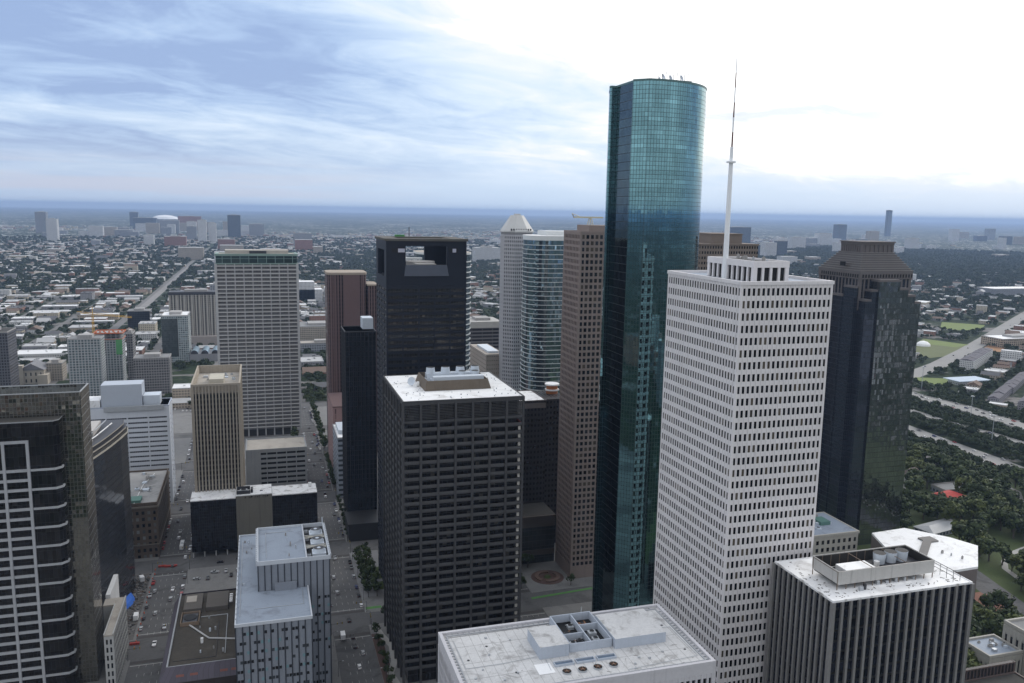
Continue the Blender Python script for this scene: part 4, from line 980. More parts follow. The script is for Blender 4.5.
for i in range(18):
    y = hi[2]+1+44*i/18.5
    for x in (hi[0]-.9, hi[1]+.2): m_.box(x, x+.7, y, y+1.1, 74.5, 77.3)
m_.build('upper_parapet', PPT, t)
m_ = MB().box(18.8, hi[1]-.35, hi[2]+.35, hi[3]-.35, 70.0, 75.02); m_.build('plant_well', BLACK, t)
for i in range(3):
    m_ = MB(); y = 397+i*12.6; m_.box(21.5, 28, y-3, y+3, 75.1, 76.6); m_.frus(24.7, y, 3.0, 2.6, 76.6, 78.4, 18, 0, 1); m_.frus(24.7, y, 1, .7, 78.38, 78.6, 8); m_.build('cooling_tower', [LMETAL, DMETAL], t)
m_ = MB()
for i in range(2):
    y = 403.3+12.6*i; m_.tube((19, y-2, 76.8), (28.6, y+2, 76.8), .22); m_.tube((19, y+2, 76.8), (28.6, y-2, 76.8), .22)
m_.box(18.9, 28.7, 402.9, 403.4, 76.2, 76.9); m_.box(18.9, 28.7, 415.6, 416.1, 76.2, 76.9); m_.build('well_beam', pm('cream_beam', (.5, .48, .42), .7), t)
for i in range(4): ac(t, 20, 395+i*10.5, 75.1, 1.8, 2.6, 1.3, True, METAL)
MB().box(3.5, 13.5, 388.2, 389.4, 62.2, 66).build('roof_bulkhead', BP, t); MB().box(hi[1]-.5, hi[1], hi[3]-.4, hi[3], 77, 80).build('roof_hut', LMETAL, t)
clutter(t, -12.5, -5, 362, 455, 62.2, 7, 31, 1.2); pipe(t, [(-12, 366, 62.4), (-12, 455, 62.4)], .12); pipe(t, [(-6, 372, 62.4), (16, 372, 62.4), (16, 386, 62.4)], .1); clutter(t, -2, 17, 393, 430, 75.8, 5, 33, 1.0); pipe(t, [(0, 396, 76), (0, 428, 76), (14, 428, 76)], .1)
m_ = MB()
for i in range(20): m_.box(lo[0]-.1, lo[0]+.25, 362+i*5, 362.4+i*5, 63, 63.9)
m_.build('parapet_post', PPT, t)

# --- low dark roofed block by the avenue
t = tower('dark_roofed_block', 'low block with a dark gravel roof and tiled sloping edge along the avenue', -48, -14.5, 380, 462, 33, 'office building')
MB().box(-47.4, -14.6, 381, 462, 0, 27).build('wall', pm('brown_dark_wall', (.045, .035, .032), .7, .2), t)
TL = curtain('slate_tile_edge', (.085, .075, .095), (.045, .04, .045), 2.4, 8, .18, .2, 0, .8, 0, .3)
m_ = MB(); a = [(-48.6, 380), (-14.55, 380), (-14.55, 463), (-48.6, 463)]; c_ = [(-45.2, 384.2), (-14.55, 384.2), (-14.55, 461), (-45.2, 461)]
for k in (0, 2, 3):
    i, j = k, (k+1) % 4; L_ = math.dist(a[i], a[j]); m_.face([(*a[i], 27), (*a[j], 27), (*c_[j], 33), (*c_[i], 33)], 0, [(0, 0), (L_, 0), (L_, 7), (0, 7)])
m_.face([(*p, 27) for p in a[::-1]], 1); m_.build('mansard', [TL, DMETAL], t)
m_ = MB(); q = random.Random(3)
for x in (-41, -35, -22, -17): 
    m_.face([(x, 381.36, 29.04), (x+3.4, 381.36, 29.04), (x+3.4, 381.95, 29.92), (x, 381.95, 29.92)])
m_.build('red_tile', pm('red_tile', (.20, .085, .07), .8), t)
MB().box(-44.9, -14.7, 384.5, 460.7, 31.6, 32.2).build('roof', pm('brown_gravel_roof', (.060, .053, .044), .95, .25, .07, fine=.3, dirt=(.10, .09, .075), dirt_amt=.5), t)
m_ = MB(); m_.box(-45.3, -44.6, 384.2, 461, 31.6, 33.2); m_.box(-44.6, -14.6, 384.2, 384.7, 31.6, 33.0); m_.build('parapet', pm('grey_coping', ()), t)
MB().box(-42, -33, 437, 455, 32.2, 35).build('plant_room', pm('plant_room_wall', (.10, .09, .08)), t); MB().box(-41, -36, 445, 452, 35, 35.3).build('hatch', TAN_ROOF, t)
m_ = MB(); m_.ring(-42.5, -33.5, 424, 436, 32.2, 34.2, .4); m_.build('plant_screen', pm('wood_screen', (.20, .15, .11)), t); ac(t, -38, 430, 32.2, 7, 9, 1.5, True, DMETAL)
MB().box(-31, -20, 438, 456, 32.2, 34.5).build('plant_room', pm('plant_room_wall', ()), t)
pipe(t, [(-38, 424, 32.7), (-28, 408, 32.7), (-15, 404, 32.7)], .4, pm('pale_column', ())); clutter(t, -42, -18, 388, 404, 32.2, 3, 14, 1.6); pipe(t, [(-20, 392, 32.5), (-20, 432, 32.5), (-33, 432, 32.5)], .2); pipe(t, [(-43, 390, 32.4), (-24, 390, 32.4), (-24, 425, 32.4)], .12, DMETAL); clutter(t, -43, -17, 408, 434, 32.2, 5, 44, 1.3); ac(t, -31, 405, 32.2, 1.2, 1.2, 2.5, False, WHITE_ROOF, 'roof_vent')
for i in range(4): ac(t, -18.6, 442+i*2.6, 34.4, 1.6, 1.1, .8, False, WHITE_ROOF, 'roof_vent')

# --- brown red fin tower + annex
BRD = curtain('maroon_fin_wall', (.030, .022, .023), (.125, .078, .074), 2.5, 4.0, 1.3, .3, .3, .12, .01, .3, line_rough=.75)
t = tower('maroon_tower', 'maroon tower of vertical granite fins with rounded corners left of the navy tower', 63.2, 101, 815, 850, 181)
MAR = pm('maroon_granite', (.125, .080, .078), .8, .1, .05)
P = capsule(63.2, 101, 815, 851, 6, 4); m_ = MB(); m_.prism(P, 0, 179, 0, 1); m_.build('shaft', [BRD, DARK_ROOF], t)
m_ = MB(); m_.box(78.5, 94, 814.2, 815.5, 0, 179)
for x in (67, 70, 73, 76, 97): m_.box(x-.5, x+.5, 814.5, 815.6, 0, 179)
m_.build('granite_panel', MAR, t); m_ = MB(); m_.prism(capsule(62.9, 101.3, 814.0, 851.3, 6, 4), 179, 181.2); m_.build('coping', pm('tan_coping', (.32, .27, .22)), t)
m_ = MB().box(101.5, 112, 817, 850, 0, 168); m_.build('annex', [BRD], t); MB().box(101.4, 112.3, 816.6, 850.4, 168, 169.4).build('annex_coping', pm('tan_coping', ()), t)
t = tower('pink_low_block', 'pink blank-walled block at the base of the maroon tower', 60.5, 72, 742, 790, 69, 'office building')
m_ = MB().box(60.7, 74, 742, 800, 0, 66); m_.build('wall', facade('pink_blank_facade', (.27, .17, .16), (.20, .12, .11), 6, 5, .2, .9), t); MB().box(60.4, 74.3, 741.7, 800.3, 66, 67).build('coping', MAR, t)
t = tower('blue_low_office', 'narrow pale blue office with a white roof along the avenue below the black slab', 60, 73, 691, 740, 52, 'office building')
MB().box(60, 74, 691, 738, 0, 51).build('wall', facade('pale_blue_strip_facade', (.33, .37, .43), (.06, .07, .08), 6, 4.3, .86, .45), t); roof(t, 60, 74, 691, 738, 51.6, CLEAN_ROOF, .7, .3, pm('pale_column', ()), .15); MB().box(62, 72, 704, 733, 51.6, 55).build('penthouse', LMETAL, t)

# --- near white-roofed block, bottom centre
b = (56.6, 139.0, 223.0, 263.5)
t = tower('white_roofed_office', 'nearest block at bottom centre, pale stone with a stained white roof and plant pits', *b, 98)
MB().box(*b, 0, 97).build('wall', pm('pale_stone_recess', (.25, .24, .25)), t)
PST = pm('pale_lilac_stone', (.52, .51, .53), .75, .08, .06, streak=.12)
m_ = MB(); grid(m_, b, 0, 94, 40, 20, 22, .75, .6, 1.5, .45, corner=.7); m_.box(b[0]-.55, b[1]+.55, b[2]-.55, b[3]+.55, 94, 97.2); m_.build('stone_frame', PST, t)
panes(t, b, 0, 94, 40, 20, 22, .75, 1.5, panemat('near_block_glass', (.008, .008, .012), (.05, .05, .07), .1, .6))
roof(t, *b, 97.4, STAIN_ROOF, .9, .5, PST, .64)
m_ = MB()
for (x0, x1, y0, y1) in ((b[0]+1.6, b[1]-1.6, b[2]+1.6, b[2]+2.0), (b[0]+1.6, b[1]-1.6, b[3]-2, b[3]-1.6), (b[0]+1.6, b[0]+2, b[2]+2, b[3]-2), (b[1]-2, b[1]-1.6, b[2]+2, b[3]-2)):
    m_.box(x0, x1, y0, y1, 97.4, 97.7)
n = 40
for i in range(n):
    x = b[0]+2+(b[1]-b[0]-4)*i/n; m_.box(x, x+.25, b[2]+.5, b[2]+1.6, 97.4, 97.75); m_.box(x, x+.25, b[3]-1.6, b[3]-.5, 97.4, 97.75)
for i in range(20):
    y = b[2]+2+36*i/20; m_.box(b[0]+.5, b[0]+1.6, y, y+.25, 97.4, 97.75); m_.box(b[1]-1.6, b[1]-.5, y, y+.25, 97.4, 97.75)
m_.build('davit_rail', pm('rail_grey', (.33, .34, .36), .6), t)
BOXM = pm('pale_blue_box', (.42, .46, .52), .7, .08, .1, streak=.1)
m_ = MB().box(84.6, 94.8, 239.4, 252.6, 97.4, 101.6, 0, 1); m_.build('plant_room', [BOXM, STAIN_ROOF], t)
m_ = MB().box(111.2, 130, 239.2, 256.8, 97.4, 101.0, 0, 1); m_.build('plant_room', [BOXM, STAIN_ROOF], t)
m_ = MB(); m_.ring(95.6, 110.8, 241, 263-1.8, 97.4, 100.4, .4); m_.box(103.2, 103.6, 241.4, 260.8, 97.4, 100.2); m_.box(96, 103.2, 248, 248.4, 97.4, 100.1); m_.box(103.6, 110.4, 253, 253.4, 97.4, 100.1); m_.build('plant_pit', BOXM, t)
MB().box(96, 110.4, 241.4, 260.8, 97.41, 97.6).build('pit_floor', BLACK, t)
q = random.Random(12)
for (x, y) in ((98, 244), (101, 245.5), (98.5, 251), (101.5, 256), (106.5, 245), (107, 249.5), (106, 256)):
    o = ac(t, x, y, 97.6, q.uniform(1.8, 2.8), q.uniform(1.5, 2.5), q.uniform(1, 1.7), True, q.choice([METAL, DMETAL, pm('rust_brown', (.22, .12, .07))]))
    pipe(t, [(x-1.2, y+1.5, 98.2), (x+1.6, y+1.5, 98.6), (x+1.6, y+3, 98.2)], .14, q.choice([METAL, pm('rust_brown', ())]))
m_ = MB()
for k in range(3): m_.ring(88+k*7.4, 94.6+k*7.4, 233.7, 236.0, 97.4, 98.1, .25); 
m_.build('skylight_frame', BOXM, t)
m_ = MB()
for k in range(3): m_.box(88.3+k*7.4, 94.3+k*7.4, 234, 235.7, 97.42, 97.7)
m_.build('skylight', pm('blue_skylight', (.12, .16, .22), .2), t)
for (x, y) in ((90.5, 229.9), (95.8, 229.7), (101.1, 229.8), (106.6, 229.9)):
    m_ = MB(); m_.frus(x, y, 1.45, 1.45, 97.4, 98.0, 20, 0, 1); m_.frus(x, y, 1.25, 1.2, 98.0, 98.02, 20, 1); m_.frus(x, y, .3, .3, 98.0, 98.12, 8, 0)
    for k in range(5):
        a = k*1.256; m_.tube((x, y, 98.06), (x+1.15*math.cos(a), y+1.15*math.sin(a), 98.06), .12, 4, 2)
    m_.build('roof_fan', [METAL, BLACK, pm('rust_brown', ())], t)
SEAM = pm('roof_seam', (.30, .295, .29), .8)
m_ = MB()
for i in range(1, 26): x = b[0]+i*3.15; m_.box(x-.05, x+.05, b[2]+2.2, b[3]-2.2, 97.38, 97.425)
for i in range(1, 4): y = b[2]+i*10+q.uniform(-1, 1); m_.box(b[0]+2.2, b[1]-2.2, y-.05, y+.05, 97.38, 97.432)
m_.build('roof_seam', SEAM, t)
for (x, y) in ((62, 245), (70, 252), (75, 234), (120, 260), (134, 233), (134, 250), (66, 229)):
    m_ = MB(); m_.frus(x, y, .45, .45, 97.4, 97.5, 12, 0, 1); m_.build('roof_drain', [METAL, BLACK], t)
pipe(t, [(60, 258, 97.6), (60, 240, 97.6), (72, 240, 97.6), (84, 241, 97.7)], .09); pipe(t, [(131, 248, 97.7), (136, 248, 97.7), (136, 228, 97.7), (110, 226, 97.7)], .09); pipe(t, [(95, 256, 97.6), (95.2, 261, 97.6), (58.5, 260.5, 97.6)], .07, DMETAL)
MB().box(81.6, 87.0, 230.6, 236.6, 97.44, 97.62).build('roof_patch', CLEAN_ROOF, t)
for i in range(7): ac(t, q.uniform(60, 80), q.uniform(228, 258), 97.4, q.uniform(.4, .9), .5, q.uniform(.3, .7), False, METAL, 'roof_vent')
for i in range(5): ac(t, q.uniform(112, 135), q.uniform(226, 236), 97.4, q.uniform(.4, .9), .5, q.uniform(.3, .7), False, METAL, 'roof_vent')
pipe(t, [(86.5, 239, 97.6), (86, 232, 97.6)], .1); MB().tube((108, 262.6, 97.4), (108.6, 263.4, 101.2), .15).build('davit_arm', METAL, t)
m_ = MB(); q = random.Random(19)
for i in range(26):                                    # curled strips of loose roofing felt
    x, y = q.uniform(58.5, 137), q.choice([q.uniform(225, 238), q.uniform(225, 238), q.uniform(254, 261)]); a = q.uniform(0, 3.1); l_ = q.uniform(.4, 1.8); 
    m_.tube((x, y, 97.42), (x+l_*math.cos(a), y+l_*math.sin(a), 97.44), .06, 4)
m_.build('loose_felt', pm('old_felt', (.12, .11, .10)), t)

# --- near finned block, bottom right
b = (186.2, 245.7, 225.7, 259.4); ZT = 111.4
t = tower('finned_near_tower', 'nearest block at lower right, grey vertical fins over dark glass with a white roof', *b, ZT)
MB().box(*b, 0, ZT-.5).build('glazing', curtain('fin_tower_glass', (.014, .016, .028), (.008, .008, .009), 3.4, 4.0, .1, 1.0, .4, .08, .012, .7), t)
FIN = pm('grey_brown_fin', (.20, .195, .19), .8, .14, .05, fine=.15, streak=.35)
m_ = MB(); grid(m_, b, 0, ZT-.35, 17, 11, 1, .92, .85, 0, .2, corner=.5); m_.build('fin', FIN, t)
MB().ring(b[0]-.4, b[1]+.4, b[2]-.4, b[3]+.4, 62, 63.0, .8).build('spandrel', pm('fin_spandrel', (.06, .06, .065)), t)
MB().box(b[0]-.25, b[1]+.25, b[2]-.25, b[3]+.25, ZT-.5, ZT).build('roof', CLEAN_ROOF, t)
MB().ring(b[0]-.3, b[1]+.3, b[2]-.3, b[3]+.3, ZT-.45, ZT+.3, .35).build('parapet', WHITE_ROOF, t)
sc_ = (193.2, 234.8, 232.4, 247.0); SCR = pm('pale_screen_panel', (.46, .45, .43), .7, .12, .08, streak=.3); zb_, zt_ = ZT+2.1, ZT+7.0
m_ = MB(); m_.box(sc_[0], sc_[1], sc_[2], sc_[2]+.25, zb_, zt_); m_.box(sc_[0], sc_[0]+.25, sc_[2]+.25, sc_[3], zb_+.2, zt_); m_.box(sc_[1]-.25, sc_[1], sc_[2]+.25, sc_[3], zb_+.2, zt_); m_.box(sc_[0], sc_[1], sc_[3], sc_[3]+.25, zb_+.9, zt_); m_.build('plant_screen', SCR, t)
m_ = MB()
for i in range(12):
    x = sc_[0]+(sc_[1]-sc_[0])*i/11
    for y in (sc_[2]+.5, sc_[3]-.4): m_.box(x-.12, x+.12, y-.12, y+.12, ZT, zt_-.2)
for i in range(0, 12, 4): x = sc_[0]+(sc_[1]-sc_[0])*i/11; m_.box(x-.1, x+.1, sc_[2]+.6, sc_[3]-.5, zt_-.5, zt_-.3)
m_.box(sc_[0]+.3, sc_[1]-.3, sc_[2]+.3, sc_[2]+.5, zt_-.4, zt_-.05); m_.build('steel_frame', pm('rusty_steel', (.16, .12, .09), .7), t)
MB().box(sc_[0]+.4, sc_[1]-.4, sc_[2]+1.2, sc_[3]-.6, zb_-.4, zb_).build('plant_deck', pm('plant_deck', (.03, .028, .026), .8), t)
m_ = MB(); m_.box(sc_[0]+.3, sc_[1]-.3, sc_[3]-.45, sc_[3]-.05, zb_, zt_-.3); m_.box(sc_[0]+.3, sc_[0]+.45, sc_[2]+.8, sc_[3]-.5, zb_, zt_-.3); m_.box(sc_[1]-.45, sc_[1]-.3, sc_[2]+.8, sc_[3]-.5, zb_, zt_-.3); m_.build('screen_lining', pm('dark_lining', (.03, .028, .026), .9), t)  # dark boxes added to blacken the inside of the screen
MB().box(198.5, 211, 234.5, 241, zb_, zt_-1.2).build('plant_room', CLEAN_ROOF, t)
MB().box(215, 234, 236, 245, zb_, zb_+1.6).build('plant_base', DMETAL, t)
for i in range(3): MB().frus(218.5+i*5.0, 242, 2.0, 2.3, zb_+1.6, zt_+.6, 16, 0, 1).build('cooling_tower', [LMETAL, BLACK], t)
MB().frus(215.4, 239.6, 1.0, 1.0, zb_+1.6, zb_+3.6, 12).build('tank', CLEAN_ROOF, t)
q = random.Random(7); m_ = MB()
for i in range(110):
    x, y = q.choice([(q.uniform(187.5, 192.5), q.uniform(227.5, 258)), (q.uniform(188, 244), q.uniform(227.5, 231.5)), (q.uniform(236, 244), q.uniform(227, 258))]); l_ = q.uniform(.2, 1.5); a = q.uniform(0, 3.14)
    w_ = q.uniform(.08, .3); ca, sa = math.cos(a), math.sin(a)
    m_.prism([(x+px*ca-py*sa, y+px*sa+py*ca) for px, py in ((0, -w_), (l_, -w_*.4), (l_*.8, w_), (0, w_*.6))], ZT, ZT+q.uniform(.03, .14))
m_.build('roof_debris', pm('roof_debris', (.13, .12, .11), .9), t)
m_ = MB()
for i in range(9):
    y = 228+i*3.1; m_.tube((242.7, y, ZT), (242.7, y, ZT+2.6), .1); m_.tube((239.6, y, ZT), (239.6, y, ZT+2.0), .09)
m_.tube((242.7, 228, ZT+2.5), (242.7, 252.8, ZT+2.5), .12); m_.tube((239.6, 228, ZT+2), (239.6, 252.8, ZT+2), .1); m_.build('roof_rail', DMETAL, t)
ac(t, 201.5, 230.6, ZT, 1.5, 1.1, 1.5, False, METAL); ac(t, 203.4, 231, ZT, .9, .9, 2.0, False, DMETAL)
for i in range(5): ac(t, 211+i*4, 233.4, ZT, 1.1, .8, q.uniform(.8, 1.5), False, METAL)

# --- angular white-roofed block behind it
P = [(386, 388), (400, 388), (427.4, 389), (455, 416), (448, 433), (430, 455), (401, 453), (390, 424)]
t = tower('angular_hall', 'angular brown walled hall with a broad white roof behind the finned block', 352, 455, 388, 455, 27, 'hall')
m_ = MB(); m_.prism(P, 0, 25.5); m_.build('wall', pm('hall_brown_wall', (.16, .135, .125), .85, .1), t)
m_ = MB(); m_.prism(P, 25.5, 27.0); m_.build('roof', CLEAN_ROOF, t)
m_ = MB(); m_.prism([(400, 410), (403, 406), (428, 428), (425, 432)], 27, 28.6); m_.prism([(424, 428), (434, 428), (434, 436), (424, 436)], 27, 28); m_.build('roof_curb', pm('grey_curb', (.20, .19, .18)), t); clutter(t, 405, 440, 396, 425, 27, 3, 3, 1.6)

# --- small limestone offices
LIM = pm('limestone', (.40, .38, .345), .85, .1, .08, streak=.15)
b = (352, 391, 455, 492)
t = tower('limestone_office', 'small limestone office with square windows and a slate grey roof right of the white tower', *b, 29, 'office building')
MB().box(*b, 0, 28).build('wall', LIM, t); m_ = MB(); grid(m_, b, 0, 27, 9, 9, 5, 2.2, .2, 2.6, .14, corner=1.3); m_.build('stonework', LIM, t)
panes(t, b, 0, 27, 9, 9, 5, 2.2, 2.6, GLASSD, 'SWE'); m_ = MB(); m_.ring(b[0]-.8, b[1]+.8, b[2]-.8, b[3]+.8, 27.2, 28.8, 1.2); m_.build('cornice', LIM, t)
MB().box(b[0], b[1], b[2], b[3], 28, 28.5).build('roof', BLUE_ROOF, t); clutter(t, 356, 388, 460, 490, 28.5, 7, 16, 5)
MB().box(372, 380, 470, 480, 28.5, 31).build('green_hatch', pm('green_copper', ()), t)
t = tower('civic_hall', 'pale limestone hall with tall narrow windows and a low wing in the bottom right corner', 355, 440, 300, 345, 24, 'civic building')
lo2 = (364, 395, 316, 336); hi2 = (386, 450, 296, 330)
MB().box(364, 385.8, 318, 336, 0, 13.5).build('wing', LIM, t); MB().box(387, 450, 296, 331, 0, 24).build('main_block', LIM, t)
m_ = MB(); grid(m_, (364, 385.6, 318, 336), 0, 13, 7, 6, 1, 1.8, .4, 3, .3, corner=.9); m_.build('wing_pilaster', LIM, t)
m_ = MB(); grid(m_, (387, 450, 296, 331), 0, 23, 18, 10, 1, 1.9, .5, 4, .4, corner=1); m_.build('pilaster', LIM, t)
panes(t, (364, 385.6, 318, 336), 0, 13, 7, 6, 1, 1.8, 4, GLASSD, 'SW'); panes(t, (387, 450, 296, 331), 0, 23, 18, 10, 1, 1.9, 5, GLASSD, 'SW')
roof(t, 364, 385.6, 318, 336, 13.6, BLUE_ROOF, 1.2, .6, LIM, .42); roof(t, 387, 450, 296, 331, 24.2, GREY_ROOF, 1.2, .6, LIM, .52); clutter(t, 366, 384, 320, 334, 13.6, 9, 17, 3); clutter(t, 390, 440, 300, 328, 24.2, 6, 18, 4)
t = tower('finned_low_wing', 'long low dark wing with a rear screen of close bronze fins, bottom right', 262, 357, 276, 298, 20, 'office building')
MB().box(258, 356, 270, 296.9, 0, 18.6).build('wall', pm('bronze_wall', (.022, .020, .020), .5), t)
b = (258, 356, 297, 298); MB().box(*b, 0, 24.4).build('screen_wall', pm('bronze_wall', ()), t); m_ = MB(); grid(m_, b, 18.6, 24.4, 46, 1, 1, .5, .5, .8, .3, corner=.5); m_.build('fin', pm('bronze_fin', (.10, .075, .068), .6), t)
MB().ring(257.6, 356.4, 269.6, 296.4, 18.5, 19.5, .8).build('parapet', pm('bronze_fin', ()), t); MB().box(258.5, 355.5, 270.5, 295.6, 18.6, 18.9).build('roof', DARK_ROOF, t)
# ================================================================== MID-DISTANCE AND FAR BUILDINGS
def slab(name, label, x0, x1, y0, y1, z, mat, roofmat=None, cat='building', group=None, pent=True, coping=None):
    t = tower(name, label, x0, x1, y0, y1, z, cat, group)
    MB().box(x0, x1, y0, y1, 0, z).build('wall', mat, t)
    MB().box(x0+.3, x1-.3, y0+.3, y1-.3, z, z+.4).build('roof', roofmat or TAN_ROOF, t)
    m_ = MB(); m_.ring(x0-.1, x1+.1, y0-.1, y1+.1, z-.2, z+1.2, .5); m_.build('parapet', coping or CONC, t)
    if pent:
        cx, cy = (x0+x1)/2, (y0+y1)/2; w_, l_ = (x1-x0)*.22, (y1-y0)*.25
        MB().box(cx-w_, cx+w_, cy-l_, cy+l_, z+.4, z+4.5).build('penthouse', coping or CONC, t)
    return t
F_RES = facade('resident_facade', (.33, .34, .34), (.07, .10, .11), 3.6, 3.3, .62, .62)
F_HOTEL = facade('hotel_fin_facade', (.30, .28, .25), (.035, .035, .038), 4.2, 3.6, .55, .75)
F_DK = facade('grey_grid_facade', (.20, .195, .195), (.045, .045, .048), 3.0, 3.5, .62, .6)
F_GL = facade('pale_glass_facade', (.38, .40, .40), (.13, .17, .18), 3.2, 3.4, .75, .72)
F_BL = curtain('black_box_glass', (.02, .022, .03), (.05, .055, .06), 3, 4, .25, .3, .4, .1)
F_BEIGE = facade('beige_facade', (.36, .32, .27), (.07, .07, .07), 3.2, 3.5, .5, .5)
F_WHITE = facade('white_facade', (.55, .55, .55), (.10, .11, .13), 3.4, 3.5, .5, .5)
F_GREY = facade('grey_far_facade', (.27, .28, .30), (.06, .07, .085), 4, 4, .6, .55)
F_DARKB = facade('dark_blue_far_facade', (.09, .11, .14), (.03, .04, .05), 4, 4, .8, .7)
F_RED = facade('red_brick_facade', (.26, .13, .10), (.05, .05, .05), 4, 3.6, .5, .5)
slab('apartment_tower', 'pale glazed apartment tower in front of the tower under construction', -228, -190, 1132, 1160, 76, F_RES, GREY_ROOF, pent=True)
t = slab('unfinished_tower', 'apartment tower under construction with orange formwork and green netting on top', -208, -176, 1200, 1228, 64, F_RES, TAN_ROOF, pent=False)
m_ = MB()
ORG = pm('orange_formwork', (.48, .14, .06), .8, .2)
for k in range(3): m_.box(-209, -175, 1199, 1229, 66+k*3.3, 66.4+k*3.3)
for i in range(6):
    for y in (1200, 1214, 1227): m_.box(-207+i*6, -206.2+i*6, y, y+.8, 64.4, 73)
m_.build('concrete_deck', CONC, t); m_ = MB(); m_.ring(-210, -174, 1198, 1230, 72.8, 74.4, .4); m_.ring(-209.5, -174.5, 1198.5, 1229.5, 65.2, 66.0, .4)
for i in range(9): m_.box(-208+i*3.7, -206+i*3.7, 1203+(i % 3)*7, 1205+(i % 3)*7, 73, 74.8)
m_.build('formwork', ORG, t); MB().box(-183, -175.4, 1198.6, 1199, 45, 66).build('netting', pm('green_netting', (.10, .30, .12), .9), t); MB().box(-205, -196, 1198.6, 1199, 52, 66).build('maroon_wrap', pm('maroon_wrap', (.20, .06, .06), .9), t)
t = thing('tower_crane', 'yellow tower crane rising beside the unfinished apartment tower', 'crane', (-217, 1245, 0))
YEL = pm('crane_yellow', (.55, .33, .05), .6); m_ = MB()
for sx in (-1, 1):
    for sy in (-1, 1): m_.tube((-217+sx, 1245+sy, 0), (-217+sx, 1245+sy, 92), .3, 5)
for k in range(30):
    z = k*3; m_.tube((-218, 1244, z), (-216, 1244, z+3), .2, 4); m_.tube((-216, 1246, z), (-218, 1246, z+3), .2, 4)
m_.build('mast', YEL, t); m_ = MB()
for y in (1244.2, 1245.8): m_.tube((-236, y, 96), (-168, y, 88), .32, 5)
m_.tube((-236, 1245, 98), (-168, 1245, 89.8), .3, 5)
for k in range(30): x = -236+k*2.27; m_.tube((x, 1245, 98-k*.27), (x+1.1, 1244.2+(k % 2)*1.6, 96-k*.27-.13), .16, 4)
m_.build('jib', YEL, t); MB().box(-237, -232, 1243.6, 1246.4, 93, 96.5).build('counterweight', CONC, t); m_ = MB(); m_.tube((-217, 1245, 92), (-217, 1245, 104), .5); m_.tube((-217, 1245, 104), (-190, 1245, 92.5), .12, 4); m_.tube((-217, 1245, 104), (-234, 1245, 97), .12, 4); m_.build('apex', YEL, t)
slab('dark_apartment_block', 'dark glazed block standing directly behind the unfinished tower', -176, -168, 1240, 1268, 66, F_DK, GREY_ROOF)
slab('grid_office', 'squat grey block with a fine window grid behind the striped office', -156, -113, 1146, 1176, 47, F_DK, GREY_ROOF, cat='office building')
t = slab('glass_residence', 'pale glass residential slab with a darker reflecting front near the vaulted hall', -146, -107, 1386, 1440, 72, F_GL, WHITE_ROOF)
MB().box(-145.6, -122, 1385.4, 1386, 8, 68).build('reflecting_front', curtain('residence_glass', (.13, .15, .15), (.03, .04, .04), 2, 3.4, .12, .3, .7, .06, .04, .6), t)
t = slab('fin_hotel', 'wide hotel block of pale vertical fins left of the sunshade slab', -149, -62, 1557, 1585, 92, F_HOTEL, DARK_ROOF, cat='hotel')
m_ = MB()
for i in range(15): x = -149+87*i/14; m_.box(x-.9, x+.9, 1555.6, 1557.2, 16, 88)
m_.build('fin', pm('pale_fin', (.40, .38, .34)), t); MB().box(-150, -61, 1555, 1586, 88, 93).build('crown', DMETAL, t); MB().box(-146, -66, 1540, 1584, 0, 16).build('podium', pm('hotel_podium', (.30, .27, .25)), t)
slab('black_cube_office', 'black glass cube office beside the long straight avenue, far left', -250, -209, 1792, 1830, 33, F_BL, GREY_ROOF, cat='office building')
slab('dark_edge_tower', 'dark grey tower cut by the left edge of the picture', -345, -297, 1151, 1190, 84, facade('dark_edge_facade', (.10, .10, .11), (.03, .03, .035), 3, 3.6, .6, .6), DARK_ROOF)
slab('grey_slab_behind', 'grey slab office peeking out left of the sunshade slab top', -106, -78, 2010, 2040, 66, F_GREY, WHITE_ROOF)
t = thing('vaulted_hall', 'low hall with three parallel barrel vaulted skylights beside the sunshade slab', 'hall', (-83, 1395, 0), None, (-106, -62, 1378, 1420, 20))
MB().box(-106, -60, 1379, 1425, 0, 12).build('wall', pm('hall_wall', (.24, .24, .25)), t)
VG = pm('vault_glass', (.22, .30, .36), .25, .1, .2)
for k in range(3):
    m_ = MB(); x = -99+k*15.5
    for i in range(10):
        a0, a1 = R(18*i), R(18*(i+1))
        m_.face([(x+5.4*math.cos(a0), 1379, 12+6*math.sin(a0)), (x+5.4*math.cos(a0), 1424, 12+6*math.sin(a0)), (x+5.4*math.cos(a1), 1424, 12+6*math.sin(a1)), (x+5.4*math.cos(a1), 1379, 12+6*math.sin(a1))][::-1], 0, None, True)
    m_.face([(x+5.4*math.cos(R(18*i)), 1379.02, 12+6*math.sin(R(18*i))) for i in range(11)][::-1], 1)
    m_.build('vault', [VG, DMETAL], t)
t = thing('church', 'cream stone church-like hall with a pitched roof at far left', 'church', (-296, 1255, 0), None, (-318, -275, 1244, 1270, 30))
CRM = pm('cream_stone', (.42, .38, .32), .85, .15)
MB().box(-312, -281, 1246, 1280, 0, 19).build('nave', facade('cream_church_facade', (.42, .38, .32), (.08, .08, .08), 6, 9, .3, .5), t); MB().box(-318, -306, 1243, 1252, 0, 26).build('tower', CRM, t); MB().box(-288, -276, 1240, 1262, 0, 13).build('aisle', CRM, t)
m_ = MB(); 
for (a, b_) in (((-312, -296.5), (0, 0)),): pass
